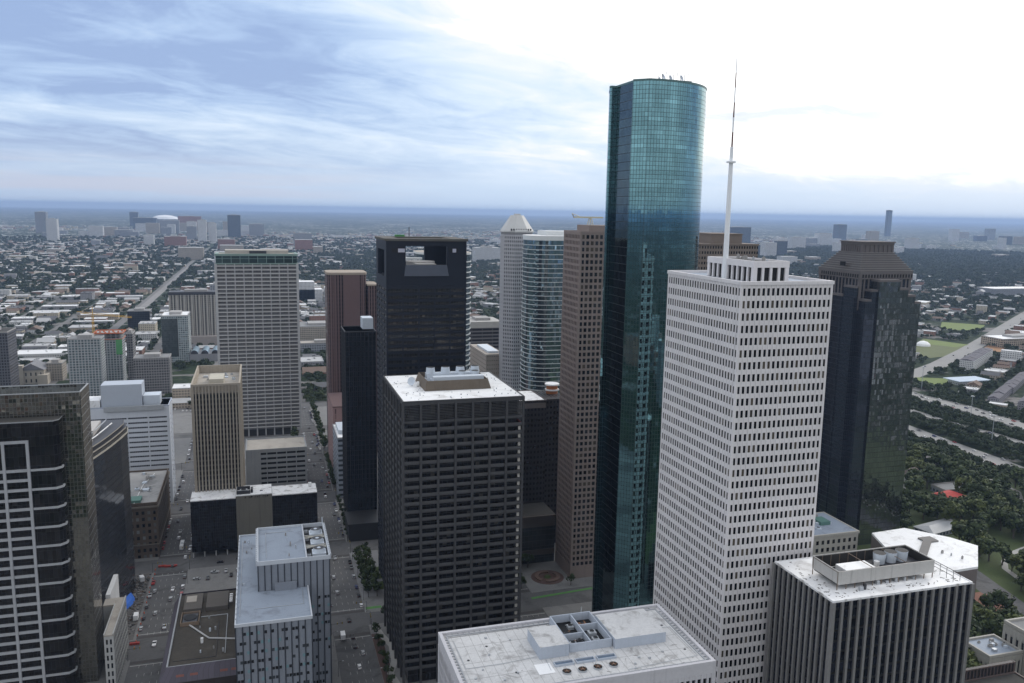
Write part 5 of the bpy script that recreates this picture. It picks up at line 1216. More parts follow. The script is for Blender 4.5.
m_.face([(-313, 1245, 19), (-296.5, 1245, 28), (-296.5, 1281, 28), (-313, 1281, 19)][::-1]); m_.face([(-280, 1245, 19), (-296.5, 1245, 28), (-296.5, 1281, 28), (-280, 1281, 19)]); m_.face([(-313, 1245.1, 19), (-280, 1245.1, 19), (-296.5, 1245.1, 28)]); m_.build('pitched_roof', pm('grey_shingle', (.20, .20, .21)), t)
slab('domed_civic_block', 'pale stone civic block beside the church at far left', -282, -262, 1262, 1290, 24, F_BEIGE, TAN_ROOF)
t = thing('white_apartments', 'pair of white apartment blocks far behind the maroon tower', 'apartment block', (180, 2222, 0), None, (123, 283, 2222, 2280, 44))
for (x0, x1, z) in ((70, 160, 32), (100, 140, 52), (166, 240, 36)): MB().box(x0, x1, 2222, 2262, 0, z).build('wall', F_WHITE, t); MB().box(x0+1, x1-1, 2223, 2261, z, z+1).build('roof', CLEAN_ROOF, t)
slab('brown_school', 'brown low flat-roofed block along the avenue behind the sunshade slab', 62, 150, 1560, 1630, 26, F_BEIGE, GREY_ROOF)
slab('grey_strip_hall', 'grey low hall with dark window strip right of the sunshade slab', 66, 150, 1440, 1470, 14, F_GREY, TAN_ROOF)
slab('grey_tall_office', 'grey mid-rise office seen right above the sunshade slab', 213, 320, 5252, 5300, 88, F_GREY, TAN_ROOF)
slab('small_white_tower', 'slim white tower far off above the maroon tower', 545, 580, 3300, 3330, 52, F_WHITE, WHITE_ROOF)

# townhouses, flats and halls west of the freeway
TOWN = []
GRS = pm('grey_town_roof', (.105, .10, .115), .85, .2, .2)
def town_row(x, y, ang, n, wd, dp, h, wallm, label, group):
    ca, sa = math.cos(ang), math.sin(ang)
    for i in range(n):
        cx = x+ca*wd*i; cy = y+sa*wd*i
        t = thing('townhouse', label, 'townhouse', (cx, cy, 0), group); TOWN.append((cx, cy))
        t.rotation_euler = (0, 0, ang); t['_o'] = (0, 0, 0)
        k = h+rng.uniform(-.6, .6)
        MB().box(-wd/2+.05, wd/2-.05, -dp/2, dp/2, 0, k).build('wall', wallm, t)
        m_ = MB(); a, b_, r_ = -wd/2-.0, wd/2, k+2.4
        m_.face([(a, -dp/2-.4, k), (b_, -dp/2-.4, k), (b_-.6, 0, r_), (a+.6, 0, r_)]); m_.face([(b_, dp/2+.4, k), (a, dp/2+.4, k), (a+.6, 0, r_), (b_-.6, 0, r_)]); m_.face([(a, dp/2+.4, k), (a, -dp/2-.4, k), (a+.6, 0, r_)]); m_.face([(b_, -dp/2-.4, k), (b_, dp/2+.4, k), (b_-.6, 0, r_)])
        m_.build('roof', GRS, t)
F_TW = facade('white_town_facade', (.58, .58, .57), (.06, .065, .08), 2.6, 3.1, .45, .45)
F_TG = facade('grey_town_facade', (.26, .25, .27), (.05, .05, .06), 2.6, 3.1, .45, .45)
town_row(1098, 1062, R(34), 13, 13, 20, 17, F_TW, 'white walled townhouse with a grey roof in the row along the diagonal avenue', 'white townhouses along the diagonal avenue')
for r_ in range(5):
    town_row(930+16*r_, 850-32*r_, R(34), 12-r_, 13.5, 13, 9.5, F_TG, 'grey townhouse with a slate roof in the estate beyond the freeway', 'grey townhouses in the estate beyond the freeway')
    town_row(1015+16*r_, 905-32*r_, R(34), 11, 13.5, 13, 9.5, F_TG, 'grey townhouse with a slate roof in the estate beyond the freeway', 'grey townhouses in the estate beyond the freeway')
t = slab('flat_block', 'long tan four-storey block of flats under scaffolding beside the diagonal avenue', 1362, 1500, 1240, 1290, 16, facade('tan_flat_facade', (.38, .31, .24), (.09, .08, .07), 5, 4, .6, .6), WHITE_ROOF, cat='apartment block')
slab('white_village_hall', 'white flat-roofed house block between the two green fields', 1262, 1320, 1395, 1420, 12, F_WHITE, WHITE_ROOF, pent=False)
t = thing('white_domed_tent', 'small white domed tent by the green field past the diagonal avenue', 'tent', (1225, 1290, 0)); m_ = MB(); m_.frus(1225, 1292, 13, 12, 0, 4, 20); m_.frus(1225, 1292, 12, 7, 4, 8, 20); m_.frus(1225, 1292, 7, 1, 8, 9.5, 20); m_.build('dome', CLEAN_ROOF, t)
t = thing('canopy_station', 'long pale blue flat canopy building beside the diagonal avenue', 'station', (1000, 985, 0)); MB().box(985, 1035, 962, 985, 0, 6).build('wall', F_WHITE, t); MB().box(980, 1040, 958, 989, 6, 7).build('roof', pm('pale_blue_roof', (.45, .52, .60)), t)
t = slab('low_white_depot', 'long low white roofed depot behind the freeway at the right edge', 905, 1000, 742, 775, 8, F_GREY, WHITE_ROOF, pent=False)
# a few houses in the park
def house(name, label, cx, cy, ang, wd, dp, h, wallm, roofm, rise=4, group=None):
    t = thing(name, label, 'house', (cx, cy, 0), group); t.rotation_euler = (0, 0, ang); t['_o'] = (0, 0, 0)
    MB().box(-wd/2, wd/2, -dp/2, dp/2, 0, h).build('wall', wallm, t)
    m_ = MB(); e = .6; a, b_, c_, d_ = (-wd/2-e, -dp/2-e, h), (wd/2+e, -dp/2-e, h), (wd/2+e, dp/2+e, h), (-wd/2-e, dp/2+e, h); r0, r1 = (-wd/2+dp*.35, 0, h+rise), (wd/2-dp*.35, 0, h+rise)
    m_.face([a, b_, r1, r0]); m_.face([c_, d_, r0, r1]); m_.face([d_, a, r0]); m_.face([b_, c_, r1]); m_.face([d_, c_, b_, a]); m_.build('roof', roofm, t); return t
house('red_roofed_house', 'white house with a bright red roof among the park trees', 566, 552, R(10), 22, 16, 7, F_WHITE, pm('red_roof_tiles', (.42, .06, .05), .8), 2.5)
house('brown_roofed_house', 'old white house with steep brown roof among trees by the dark stepped pyramid tower', 575, 606, R(15), 20, 14, 8, F_WHITE, pm('brown_roof_tiles', (.13, .10, .09), .85), 6)
t = house('grey_roofed_pavilion', 'long grey standing-seam roofed pavilion among the park trees', 506, 500, R(12), 38, 17, 4, F_GREY, pm('grey_seam_roof', (.30, .31, .32), .5), 2.5)
MB().box(12, 15, -1, 1, 5, 7).build('chimney', CONC, t)
slab('flat_grey_shed', 'flat grey roofed shed behind the red roofed house in the park', 575, 612, 565, 582, 5, F_GREY, GREY_ROOF, pent=False)
slab('cream_office', 'small cream office with window grid at the foot of the dark stepped pyramid tower', 520, 548, 640, 665, 24, facade('cream_grid_facade', (.46, .41, .33), (.07, .07, .07), 3, 3.6, .5, .5), TAN_ROOF)

# landmarks near the horizon
far = [
 ('far_tower', 'grey-brown tower standing alone near the horizon at far left', -1725, -1644, 7702, 7770, 170, F_GREY),
 ('far_tower', 'white twin-shafted tower right of the lone grey-brown tower at far left', -1268, -1206, 5926, 5980, 144, F_WHITE),
 ('far_block', 'white squat block far left, below the stadium', -646, -590, 5427, 5470, 65, F_WHITE),
 ('far_tower', 'white tower with dark stripe in the hospital district left of centre', -373, -318, 5906, 5960, 150, F_WHITE),
 ('far_tower', 'white tower close behind the striped hospital tower', -310, -260, 5990, 6040, 128, F_WHITE),
 ('far_tower', 'dark blue broad tower at the right end of the hospital district', -214, -119, 6879, 6960, 176, F_DARKB),
 ('far_tower', 'dark tower at the left end of the hospital district', -1391, -1300, 10533, 10600, 158, F_DARKB),
 ('far_block', 'wide dark blue block below the dark hospital tower', -1200, -980, 9300, 9400, 112, F_DARKB),
 ('far_block', 'pale broad block in the hospital district right of the stadium', -820, -660, 8043, 8120, 110, F_GREY),
 ('far_block', 'pink-brown broad block behind the pale hospital blocks', -730, -520, 8800, 8880, 140, F_RED),
 ('far_block', 'brown block in front of the hospital district', -520, -400, 5300, 5360, 62, F_RED),
 ('far_block', 'white stepped block beside the white hospital towers', -520, -450, 7000, 7060, 120, F_WHITE),
 ('far_block', 'red and white block right of the hospital towers', -210, -120, 4971, 5020, 60, F_RED),
 ('far_block', 'small grey block between the hospital towers', -470, -405, 6300, 6360, 100, F_GREY),
 ('far_block', 'grey block behind the dark blue broad tower', -60, 60, 7400, 7480, 100, F_GREY),
 ('far_tower', 'very tall slender dark blue tower alone near the horizon at right', 8262, 8325, 9549, 9600, 348, F_DARKB),
 ('far_tower', 'blue tower near the horizon just above the stepped pyramid tower', 5990, 6095, 7653, 7740, 165, F_DARKB),
 ('far_tower', 'broad blue glass tower just right of the mast near the horizon', 3600, 3790, 5900, 5980, 150, F_DARKB),
 ('far_tower', 'narrow dark tower right of the broad blue one near the horizon', 2990, 3050, 4350, 4400, 95, F_DARKB),
 ('far_block', 'dark block beside the narrow dark tower near the horizon', 2830, 2920, 4400, 4450, 70, F_DARKB),
 ('far_block', 'white block of twin shafts right of the roof mast', 3737, 3850, 5271, 5330, 92, F_WHITE),
 ('far_block', 'white spired block beyond the twin white shafts', 4700, 4830, 6250, 6320, 100, F_WHITE),
 ('far_block', 'bright white broad block above the white tower roof', 2440, 2530, 3520, 3560, 48, F_WHITE),
 ('far_block', 'beige block above the top of the stepped pyramid tower', 4990, 5080, 5960, 6020, 130, F_BEIGE),
 ('far_block', 'white block right of the stepped pyramid tower crown', 4720, 4800, 5200, 5260, 95, F_WHITE),
 ('far_block', 'broad beige pair of blocks left of the pyramid topped tower', 995, 1120, 3885, 3940, 68, F_WHITE),
 ('far_block', 'large white-roofed hall with dark ribs in the western suburbs', 2230, 2420, 2080, 2150, 26, F_GREY),
]
for k, (nm, lb, x0, x1, y0, y1, z, mt) in enumerate(far): slab(nm, lb, x0, x1, y0, y1, z, mt, WHITE_ROOF, 'far building', pent=z > 60)
q = random.Random(77)
for i in range(16):
    az = R(44.5+i*.75+q.uniform(-.3, .3)); dd = q.uniform(9500, 12500); wd = q.uniform(70, 150); x = dd*math.sin(az); y = dd*math.cos(az)
    slab('far_block', 'pale block in the office cluster strung along the horizon at right', x-wd/2, x+wd/2, y, y+60, q.uniform(60, 150), q.choice([F_WHITE, F_GREY, F_GREY, F_DARKB, F_BEIGE]), WHITE_ROOF, 'far building', 'blocks of the horizon office cluster at right', pent=False)
for i in range(14):
    az = R(-9.5+i*.66+q.uniform(-.3, .3)); dd = q.uniform(6800, 9000); wd = q.uniform(60, 140); x = dd*math.sin(az); y = dd*math.cos(az)
    slab('far_block', 'low block packed into the hospital district on the horizon', x-wd/2, x+wd/2, y, y+60, q.uniform(40, 95), q.choice([F_WHITE, F_GREY, F_RED, F_BEIGE, F_WHITE]), WHITE_ROOF, 'far building', 'low blocks of the hospital district', pent=False)
q = random.Random(41)
for i in range(34):
    az = R(q.uniform(24, 50)); dd = q.uniform(4200, 9000); wd = q.uniform(40, 110); x = dd*math.sin(az); y = dd*math.cos(az)
    slab('far_block', 'pale mid-rise block scattered through the hazy western suburbs', x-wd/2, x+wd/2, y, y+50, q.choice([25, 35, 50, 70, 90])*q.uniform(.8, 1.2), q.choice([F_WHITE, F_WHITE, F_GREY, F_BEIGE]), WHITE_ROOF, 'far building', 'mid-rise blocks of the western suburbs', pent=False)
for i in range(22):
    az = R(q.uniform(-13, 20)); dd = q.uniform(3600, 8500); wd = q.uniform(40, 120); x = dd*math.sin(az); y = dd*math.cos(az)
    slab('far_block', 'pale mid-rise block scattered through the hazy southern suburbs', x-wd/2, x+wd/2, y, y+50, q.choice([18, 22, 30, 45, 60])*q.uniform(.8, 1.2), q.choice([F_WHITE, F_WHITE, F_GREY, F_BEIGE, F_RED]), WHITE_ROOF, 'far building', 'mid-rise blocks of the southern suburbs', pent=False)
t = thing('stadium', 'white domed stadium on the horizon at left', 'stadium', (-1140, 11800, 0)); m_ = MB(); m_.frus(-1140, 11900, 165, 165, 0, 66, 28); m_.build('wall', F_GREY, t); m_ = MB(); m_.frus(-1140, 11900, 165, 140, 66, 92, 28); m_.frus(-1140, 11900, 140, 80, 92, 110, 28); m_.frus(-1140, 11900, 80, 8, 110, 117, 28); m_.build('dome_roof', CLEAN_ROOF, t)

# ================================================================== LOW-RISE CITY, TREES
def hidden(x, y, z):
    """is the point masked from the photograph's viewpoint by one of the towers?"""
    dx_, dy_, dz_ = x, y, z-242.0
    for (x0, x1, y0, y1, h) in AABB:
        t0, t1 = 0.0, 1.0; ok = True
        for o_, d_, a, b_ in ((0, dx_, x0, x1), (0, dy_, y0, y1), (242.0, dz_, 0, h)):
            if abs(d_) < 1e-9:
                if o_ < a or o_ > b_: ok = False; break
                continue
            u, v = (a-o_)/d_, (b_-o_)/d_
            if u > v: u, v = v, u
            t0 = max(t0, u); t1 = min(t1, v)
            if t0 > t1: ok = False; break
        if ok and t1 < .999 : return True
    return False
def seen(x, y, z=3, mx=40):
    p = project((x, y, z))
    return bool(p) and -mx < p[0] < 1024+mx and p[1] < 683+mx
def seg_d(px, py, pts):
    best = 1e9
    for (ax, ay), (bx, by) in zip(pts, pts[1:]):
        L2 = (bx-ax)**2+(by-ay)**2; u = max(0, min(1, ((px-ax)*(bx-ax)+(py-ay)*(by-ay))/L2)); best = min(best, math.hypot(px-ax-u*(bx-ax), py-ay-u*(by-ay)))
    return best
NOGO = [(-330, -55, 1125, 1300), (-160, 40, 1370, 1430), (-155, -55, 1530, 1590), (-255, -200, 1785, 1835), (-110, -70, 2000, 2045), (55, 250, 2210, 2290), (58, 155, 1430, 1640), (895, 1010, 735, 780)]
FIELDS = [(1125, 1330, 1170, 1375), (1450, 1620, 1440, 1590), (935, 1045, 955, 1030)]
def free(x, y, r_=8):
    if x < 395 and y < 1055 and x > -390: return False
    if 270 < x < 700 and y < 820: return False
    if 640 < x < 900 and y < 1040+.0*x: return False
    for (x0, x1, y0, y1) in NOGO+FIELDS:
        if x0-r_ < x < x1+r_ and y0-r_ < y < y1+r_: return False
    if seg_d(x, y, DIAG) < 18+r_: return False
    if 1 < 0: return False
    for (tx, ty) in TOWN:
        if abs(tx-x) < 12+r_ and abs(ty-y) < 12+r_: return False
    if x < 300 and abs(x+265) < 15+r_: return False
    return True
WALLS = {'white': (.55, .55, .54), 'tan': (.40, .34, .27), 'grey': (.27, .27, .28), 'brick red': (.27, .15, .11), 'cream': (.48, .43, .34)}
ROOFS = {'white': pm('house_roof_white', (.66, .66, .66), .8, .12), 'pale grey': pm('house_roof_pale', (.40, .40, .40), .85, .15), 'dark grey': pm('house_roof_dark', (.12, .12, .125), .9, .2), 'brown': pm('house_roof_brown', (.17, .125, .10), .9, .2)}
WM = {k: facade('house_wall_'+k.replace(' ', '_'), v, (.07, .07, .075), 3.4, 3.4, .5, .42) for k, v in WALLS.items()}
q = random.Random(5)
cand = []
def plots():
    # midtown grid
    for bi in range(-30, 4):
        for bj in range(0, 40):
            x0 = -61+107*bi+9; y0 = 1040+115*bj+7
            dens = .85 if bj < 12 else .6
            nx_, ny_ = q.choice([(1, 2), (2, 2), (2, 3), (2, 3), (3, 3), (1, 3)])
            for i in range(nx_):
                for j in range(ny_):
                    if q.random() > dens: continue
                    cw_, cl_ = 88/nx_, 100/ny_; w_ = cw_*q.uniform(.45, .9); l_ = cl_*q.uniform(.4, .88)
                    yield (x0+cw_*(i+.5)+q.uniform(-.05, .05)*cw_, y0+cl_*(j+.5), w_, l_, 0.0)
    # western suburbs, turned to the diagonal avenue
    a = R(34); ca, sa = math.cos(a), math.sin(a)
    for bi in range(0, 52):
        for bj in range(-16, 40):
            u, v = 60*bi, 48*bj
            x = 850+u*ca-v*sa; y = 900+u*sa+v*ca
            if q.random() < .30: continue
            n_ = q.choice([1, 2, 2, 3])
            for k in range(n_):
                w_ = 50/n_*q.uniform(.5, .85); l_ = q.uniform(12, 30)
                yield (x+ca*(50/n_)*(k-.5*n_), y+sa*(50/n_)*(k-.5*n_), w_, l_, a)
for (x, y, w_, l_, a) in plots():
    if not free(x, y, max(w_, l_)*.55): continue
    if not seen(x, y, 3, 160): continue
    d_ = math.hypot(x, y)
    if y > 1000 and q.random() < max(0, min(.55, (d_-2200)/4000)): continue
    big = w_*l_ > 900
    h = q.uniform(5, 12) if big else q.uniform(4, 10)
    if q.random() < .05: h = q.uniform(14, 24)
    fl = big or q.random() < .55
    wc = q.choice(list(WALLS)); rc = (q.choice(['white', 'white', 'white', 'pale grey', 'pale grey', 'dark grey']) if fl else q.choice(['dark grey', 'brown', 'pale grey']))
    cand.append((d_, x, y, w_, l_, a, h, fl, wc, rc))
score = []
for c_ in cand:
    vis = seen(c_[1], c_[2], c_[6], -2) and not hidden(c_[1], c_[2], c_[6])
    score.append((-(c_[3]*c_[6]+c_[4]*c_[3]*.2)/c_[0]**2 if vis else 1, c_))
score.sort(key=lambda s_: s_[0])
nearb = [c_ for s_, c_ in score[:290]]; farb = [c_ for s_, c_ in score[290:]]
def bld_mesh(mw, mr, w_, l_, h, fl, a=0, cx=0, cy=0, rm=0):
    """walls into mw, roof into mr (material slots by caller)"""
    ca, sa = math.cos(a), math.sin(a)
    def T(x, y, z): return (cx+x*ca-y*sa, cy+x*sa+y*ca, z)
    X, Y = w_/2, l_/2; c4 = [(-X, -Y), (X, -Y), (X, Y), (-X, Y)]
    for i in range(4):
        p, r_ = c4[i], c4[(i+1) % 4]; L_ = math.dist(p, r_)
        mw.face([T(*p, 0), T(*r_, 0), T(*r_, h), T(*p, h)], mw.cur, [(0, 0), (L_, 0), (L_, h), (0, h)])
    if fl:
        mr.face([T(-X, -Y, h), T(X, -Y, h), T(X, Y, h), T(-X, Y, h)], rm)
        for i in range(4):
            p, r_ = c4[i], c4[(i+1) % 4]; k = 1.015
            mr.face([T(p[0]*k, p[1]*k, h-.3), T(r_[0]*k, r_[1]*k, h-.3), T(r_[0]*k, r_[1]*k, h+.7), T(p[0]*k, p[1]*k, h+.7)], rm); mr.face([T(r_[0]*.985, r_[1]*.985, h), T(p[0]*.985, p[1]*.985, h), T(p[0]*.985, p[1]*.985, h+.7), T(r_[0]*.985, r_[1]*.985, h+.7)], rm); mr.face([T(p[0]*.985, p[1]*.985, h+.7), T(p[0]*k, p[1]*k, h+.7), T(r_[0]*k, r_[1]*k, h+.7), T(r_[0]*.985, r_[1]*.985, h+.7)][::-1], rm)
        if w_*l_ > 250:
            for s_ in range(2 if w_*l_ < 900 else 4):
                px, py = q.uniform(-.35, .35)*w_, q.uniform(-.35, .35)*l_; b4 = [(px-1.3, py-1), (px+1.3, py-1), (px+1.3, py+1), (px-1.3, py+1)]
                for i in range(4): p, r_ = b4[i], b4[(i+1) % 4]; mr.face([T(*p, h), T(*r_, h), T(*r_, h+1.6), T(*p, h+1.6)], rm)
                mr.face([T(*p, h+1.6) for p in b4], rm)
    else:
        r_ = h+min(w_, l_)*.28; e = .5
        if w_ >= l_: A, B = (-X-e, 0), (X+e, 0)
        else: A, B = (0, -Y-e), (0, Y+e)
        k4 = [(-X-e, -Y-e), (X+e, -Y-e), (X+e, Y+e), (-X-e, Y+e)]
        if w_ >= l_:
            mr.face([T(*k4[0], h), T(*k4[1], h), T(*B, r_), T(*A, r_)], rm); mr.face([T(*k4[2], h), T(*k4[3], h), T(*A, r_), T(*B, r_)], rm); mr.face([T(*k4[1], h), T(*k4[2], h), T(*B, r_)], rm); mr.face([T(*k4[3], h), T(*k4[0], h), T(*A, r_)], rm)
        else:
            mr.face([T(*k4[1], h), T(*k4[2], h), T(*B, r_), T(*A, r_)], rm); mr.face([T(*k4[3], h), T(*k4[0], h), T(*A, r_), T(*B, r_)], rm); mr.face([T(*k4[0], h), T(*k4[1], h), T(*A, r_)], rm); mr.face([T(*k4[2], h), T(*k4[3], h), T(*B, r_)], rm)
for (d_, x, y, w_, l_, a, h, fl, wc, rc) in nearb:
    area = 'in the district behind the left towers' if x < 300 else 'beyond the freeway'
    sz = 'large' if w_*l_ > 900 else ('tall' if h > 13 else 'small')
    lb = f'{sz} {wc} building with {"flat" if fl else "pitched"} {rc} roof {area}'
    t = thing('low_building', lb, 'low building', (x, y, 0), lb.replace('building', 'buildings', 1)); t['_o'] = (0, 0, 0); t.rotation_euler = (0, 0, a)
    mw, mr = MB(), MB(); mw.cur = 0; bld_mesh(mw, mr, w_, l_, h, fl); mw.build('wall', WM[wc], t); mr.build('roof', ROOFS[rc], t)
mw, mr = MB(), MB(); wk, rk = list(WM), list(ROOFS)
for (d_, x, y, w_, l_, a, h, fl, wc, rc) in farb:
    mw.cur = wk.index(wc); bld_mesh(mw, mr, w_, l_, h, fl, a, x, y, rk.index(rc)+len(wk))
mw2 = MB(); mw2.v = mw.v+mr.v; n_ = len(mw.v); mw2.f = mw.f+[tuple(i+n_ for i in f) for f in mr.f]; mw2.m = mw.m+mr.m; mw2.uv = mw.uv+mr.uv; mw2.sm = mw.sm+mr.sm
# sparse large roofs further out
far_m = MB(); 
for i in range(11000):
    az = R(q.uniform(-20, 54)); d_ = 2400*math.exp(q.random()**.8*1.45); x, y = d_*math.sin(az), d_*math.cos(az)
    n_ = math.sin(x*.0013+1.3)*math.sin(y*.0011)+math.sin(x*.0006-y*.0009)
    if n_ < q.uniform(-1.1, 1.2): continue
    if not free(x, y, 20): continue
    w_, l_, h = q.uniform(14, 60), q.uniform(12, 40), q.uniform(5, 14); a = 0 if x < 600 else R(q.choice([0, 20, 34]))
    ca, sa = math.cos(a), math.sin(a); c4 = [(x+px*ca-py*sa, y+px*sa+py*ca) for px, py in ((-w_/2, -l_/2), (w_/2, -l_/2), (w_/2, l_/2), (-w_/2, l_/2))]
    mw2.prism(c4, 0, h, q.randrange(5), 5+q.choice([0, 0, 0, 1, 1, 2]))
for i in range(330):  # unseen blocks behind the camera, added to be mirrored in the glass
    x, y = q.uniform(-700, 900), -q.uniform(30, 1100)
    if abs(x) < 60 and y > -120 or 230 < x < 620: continue
    w_, l_ = q.uniform(20, 55), q.uniform(20, 55); h = q.choice([8, 12, 18, 25, 40, 60, 85])*q.uniform(.7, 1.2)
    mw2.prism([(x-w_/2, y-l_/2), (x+w_/2, y-l_/2), (x+w_/2, y+l_/2), (x-w_/2, y+l_/2)], 0, h, q.randrange(5), 5+q.randrange(4))
o = mw2.build('far_low_buildings', [WM[k] for k in wk]+[ROOFS[k] for k in rk]); stuff(tag(o, 'endless low pale-roofed buildings spreading to the horizon', 'low buildings'))

# ------------------------------------------------------------------ trees
def leafmat(name, c0, c1):
    m, gg, p = newmat(name)
    geo = gg.n('ShaderNodeNewGeometry'); r_ = geo.outputs['Random Per Island']; oi = gg.n('ShaderNodeObjectInfo').outputs['Random']
    n_ = gg.noise(geo.outputs['Position'], .035, 3)
    f = gg.m('ADD', gg.m('MULTIPLY', r_, .5), gg.m('ADD', gg.m('MULTIPLY', oi, .25), gg.m('MULTIPLY', n_, .3)))
    gg.put(p.inputs['Base Color'], gg.mix(f, c0, c1)); p.inputs['Roughness'].default_value = .75; p.inputs['Specular IOR Level'].default_value = .2
    return m
LEAF = leafmat('oak_foliage', (.012, .021, .009), (.062, .085, .030)); LEAF2 = leafmat('light_foliage', (.035, .048, .016), (.11, .13, .04))
LEAFF = leafmat('far_foliage', (.013, .022, .010), (.044, .062, .027))
BARK = pm('bark', (.10, .085, .07), .95, .2, 1)
def crown(seed, nl=420, rx=5.0, rz=3.6, cz=6.0, leaf=.75, lobes=9):
    q = random.Random(seed); mb = MB(); L = []
    for i in range(lobes):
        a = q.uniform(0, 6.283); r_ = rx*q.uniform(.2, .68); L.append((r_*math.cos(a), r_*math.sin(a), cz+q.uniform(-.35, .7)*rz, q.uniform(.34, .58)*rx))
    for i in range(nl):
        lx, ly, lz, lr = q.choice(L); v = Vector((q.gauss(0, 1), q.gauss(0, 1), q.gauss(0, 1))).normalized(); rr = lr*q.uniform(.72, 1.05)
        c0 = Vector((lx, ly, lz))+Vector((v.x*rr, v.y*rr, v.z*rr*.72)); n_ = (v+Vector((q.uniform(-.6, .6), q.uniform(-.6, .6), q.uniform(-.2, .9)))).normalized()
        e = n_.orthogonal().normalized(); f = n_.cross(e); s_ = leaf*q.uniform(.6, 1.35); a = q.uniform(0, 6.28); e, f = e*math.cos(a)+f*math.sin(a), f*math.cos(a)-e*math.sin(a)
        mb.face([c0-e*s_, c0-f*s_*.7, c0+e*s_, c0+f*s_*.7])
    return mb
def trunk(seed, h=5.5, r_=.35):
    q = random.Random(seed); mb = MB(); mb.tube((0, 0, 0), (q.uniform(-.2, .2), q.uniform(-.2, .2), h*.55), r_, 7, 0, r_*.75)
    for i in range(4): a = i*1.57+q.random(); mb.tube((0, 0, h*.5), (1.9*math.cos(a), 1.9*math.sin(a), h*1.15), r_*.5, 5, 0, r_*.18)
    return mb
CR = [crown(i).mesh('crown', LEAF) for i in range(5)]+[crown(20+i).mesh('crown', LEAF2) for i in range(2)]
CRS = [crown(40+i, 260, 3.0, 2.6, 4.6, .55, 6).mesh('crown', LEAF) for i in range(3)]
TK = [trunk(i).mesh('trunk', BARK) for i in range(3)]; TKS = trunk(9, 4.0, .2).mesh('trunk', BARK)
NT = 0
def tree(x, y, s_=1.0, kind='park', z=0.0):
    global NT; NT += 1
    if kind == 'street': cm, tm = q.choice(CRS), TKS; lb, gr = 'small round dark green street tree along the downtown avenues', 'small street trees along the avenues'
    else:
        k = q.choice((0, 1, 2, 3, 4, 0, 1, 2, 3, 5, 6)) if kind == 'park' else q.randrange(5); cm, tm = CR[k], q.choice(TK)
        lb, gr = (('yellow-green broad tree among the darker park trees', 'yellow-green park trees') if k >= 5 else ('dark green spreading oak in the park and along the freeway', 'dark green oaks of the park and freeway')) if kind == 'park' else ('dark leafy tree growing beside the low buildings behind downtown', 'leafy trees beside the low buildings')
    t = thing('street_tree' if kind == 'street' else 'oak_tree', lb, 'tree', (x, y, z), gr); a = q.uniform(0, 6.28)
    t.rotation_euler = (0, 0, a); t.scale = (s_, s_, s_*q.uniform(.9, 1.1))
    for nm, me in (('trunk', tm), ('crown', cm)):
        o = bpy.data.objects.new(nm, me); C.objects.link(o); o.parent = t
q = random.Random(31)
def okpark(x, y):
    if seg_d(x, y, [(475, 470), (462, 417), (451, 373), (440, 330)]) < 15: return False
    if seg_d(x, y, FW1) < 20 or seg_d(x, y, FW2) < 17 or seg_d(x, y, FW3) < 8: return False
    if math.hypot(x-535, y-438) < 34: return False
    for (cx, cy, r_) in ((566, 552, 17), (575, 606, 13), (506, 500, 20), (593, 573, 19), (534, 652, 20), (440, 385, 14)):
        if math.hypot(x-cx, y-cy) < r_: return False
    if seg_d(x, y, [(600, 470), (612, 520), (650, 560), (660, 640)]) < 6: return False
    if 345 < x < 460 and 380 < y < 500: return False
    if 395 < x < 470 and 488 < y < 570: return False
    if 350 < x < 452 and 290 < y < 347: return False
    if x < 360: return False
    return True
tp = []
for i in range(9000):
    x, y = q.uniform(355, 900), q.uniform(300, 900)
    if y > 800 and x < 560: continue
    if not okpark(x, y) or not seen(x, y, 5, 30): continue
    dens = (.95 if math.sin(x*.045)+math.sin(y*.06+1) > -.9 else .15) if x < 670 else .85
    if 600 < x < 640 and 500 < y < 640 and q.random() < .4: continue
    if q.random() > dens or hidden(x, y, 8): continue
    s_ = q.uniform(1.1, 2.1) if x < 660 else q.uniform(.8, 1.4)
    if any((x-a)**2+(y-b_)**2 < (4.1*(s_+c_)*.5)**2*1.0 for a, b_, c_ in tp): continue
    tp.append((x, y, s_))
tp.sort(key=lambda p: math.hypot(p[0], p[1])/p[2])
st_pts = []
# avenue trees
for y in range(396, 455, 9): st_pts += [(59.5, y+q.uniform(-1, 1), 1.0)]
for y in range(500, 570, 7): st_pts += [(61, y+q.uniform(-1, 1), 1.25), (66.5, y+q.uniform(-1, 1), 1.35)]
for y in range(600, 690, 10): st_pts.append((59, y, .9))
for y in range(715, 810, 11): st_pts.append((59.5, y, 1.25))
for y in range(830, 1040, 13): st_pts += [(59.5, y, 1.6), (32.5, y, 1.5)]
for y in range(715, 805, 9): st_pts.append((33.5+2, y, 1.1) if y > 755 else (59, y+3, .8))
for y in range(606, 690, 7): st_pts.append((-73.6, y, .95))
for y in range(715, 1030, 12): st_pts += [(-48.5, y, 1.3)]
for (x, y, s_) in ((-75, 415, 1.5), (-75.5, 405, 1.2), (68, 470, 1.3), (70, 466, 1.4), (165, 512, 1.6), (172, 516, 1.6), (160, 500, 1.3), (191, 483, 1.0), (158, 486, 1.2)): st_pts.append((x, y, s_))
for (x, y, s_) in st_pts: tree(x, y, s_, 'street', .17)
npk = 0
for (x, y, s_) in ((408, 371, 1.3), (416, 366, 1.2), (424, 362, 1.3), (431, 357, 1.2), (404, 360, 1.5), (412, 356, 1.4), (420, 351, 1.3), (399, 350, 1.5), (392, 358, 1.5), (384, 350, 1.6), (436, 372, 1.0), (434, 383, 1.0), (376, 345, 1.5), (366, 347, 1.5), (356, 342, 1.6), (360, 330, 1.4), (352, 320, 1.5)): tree(x, y, s_, 'park')
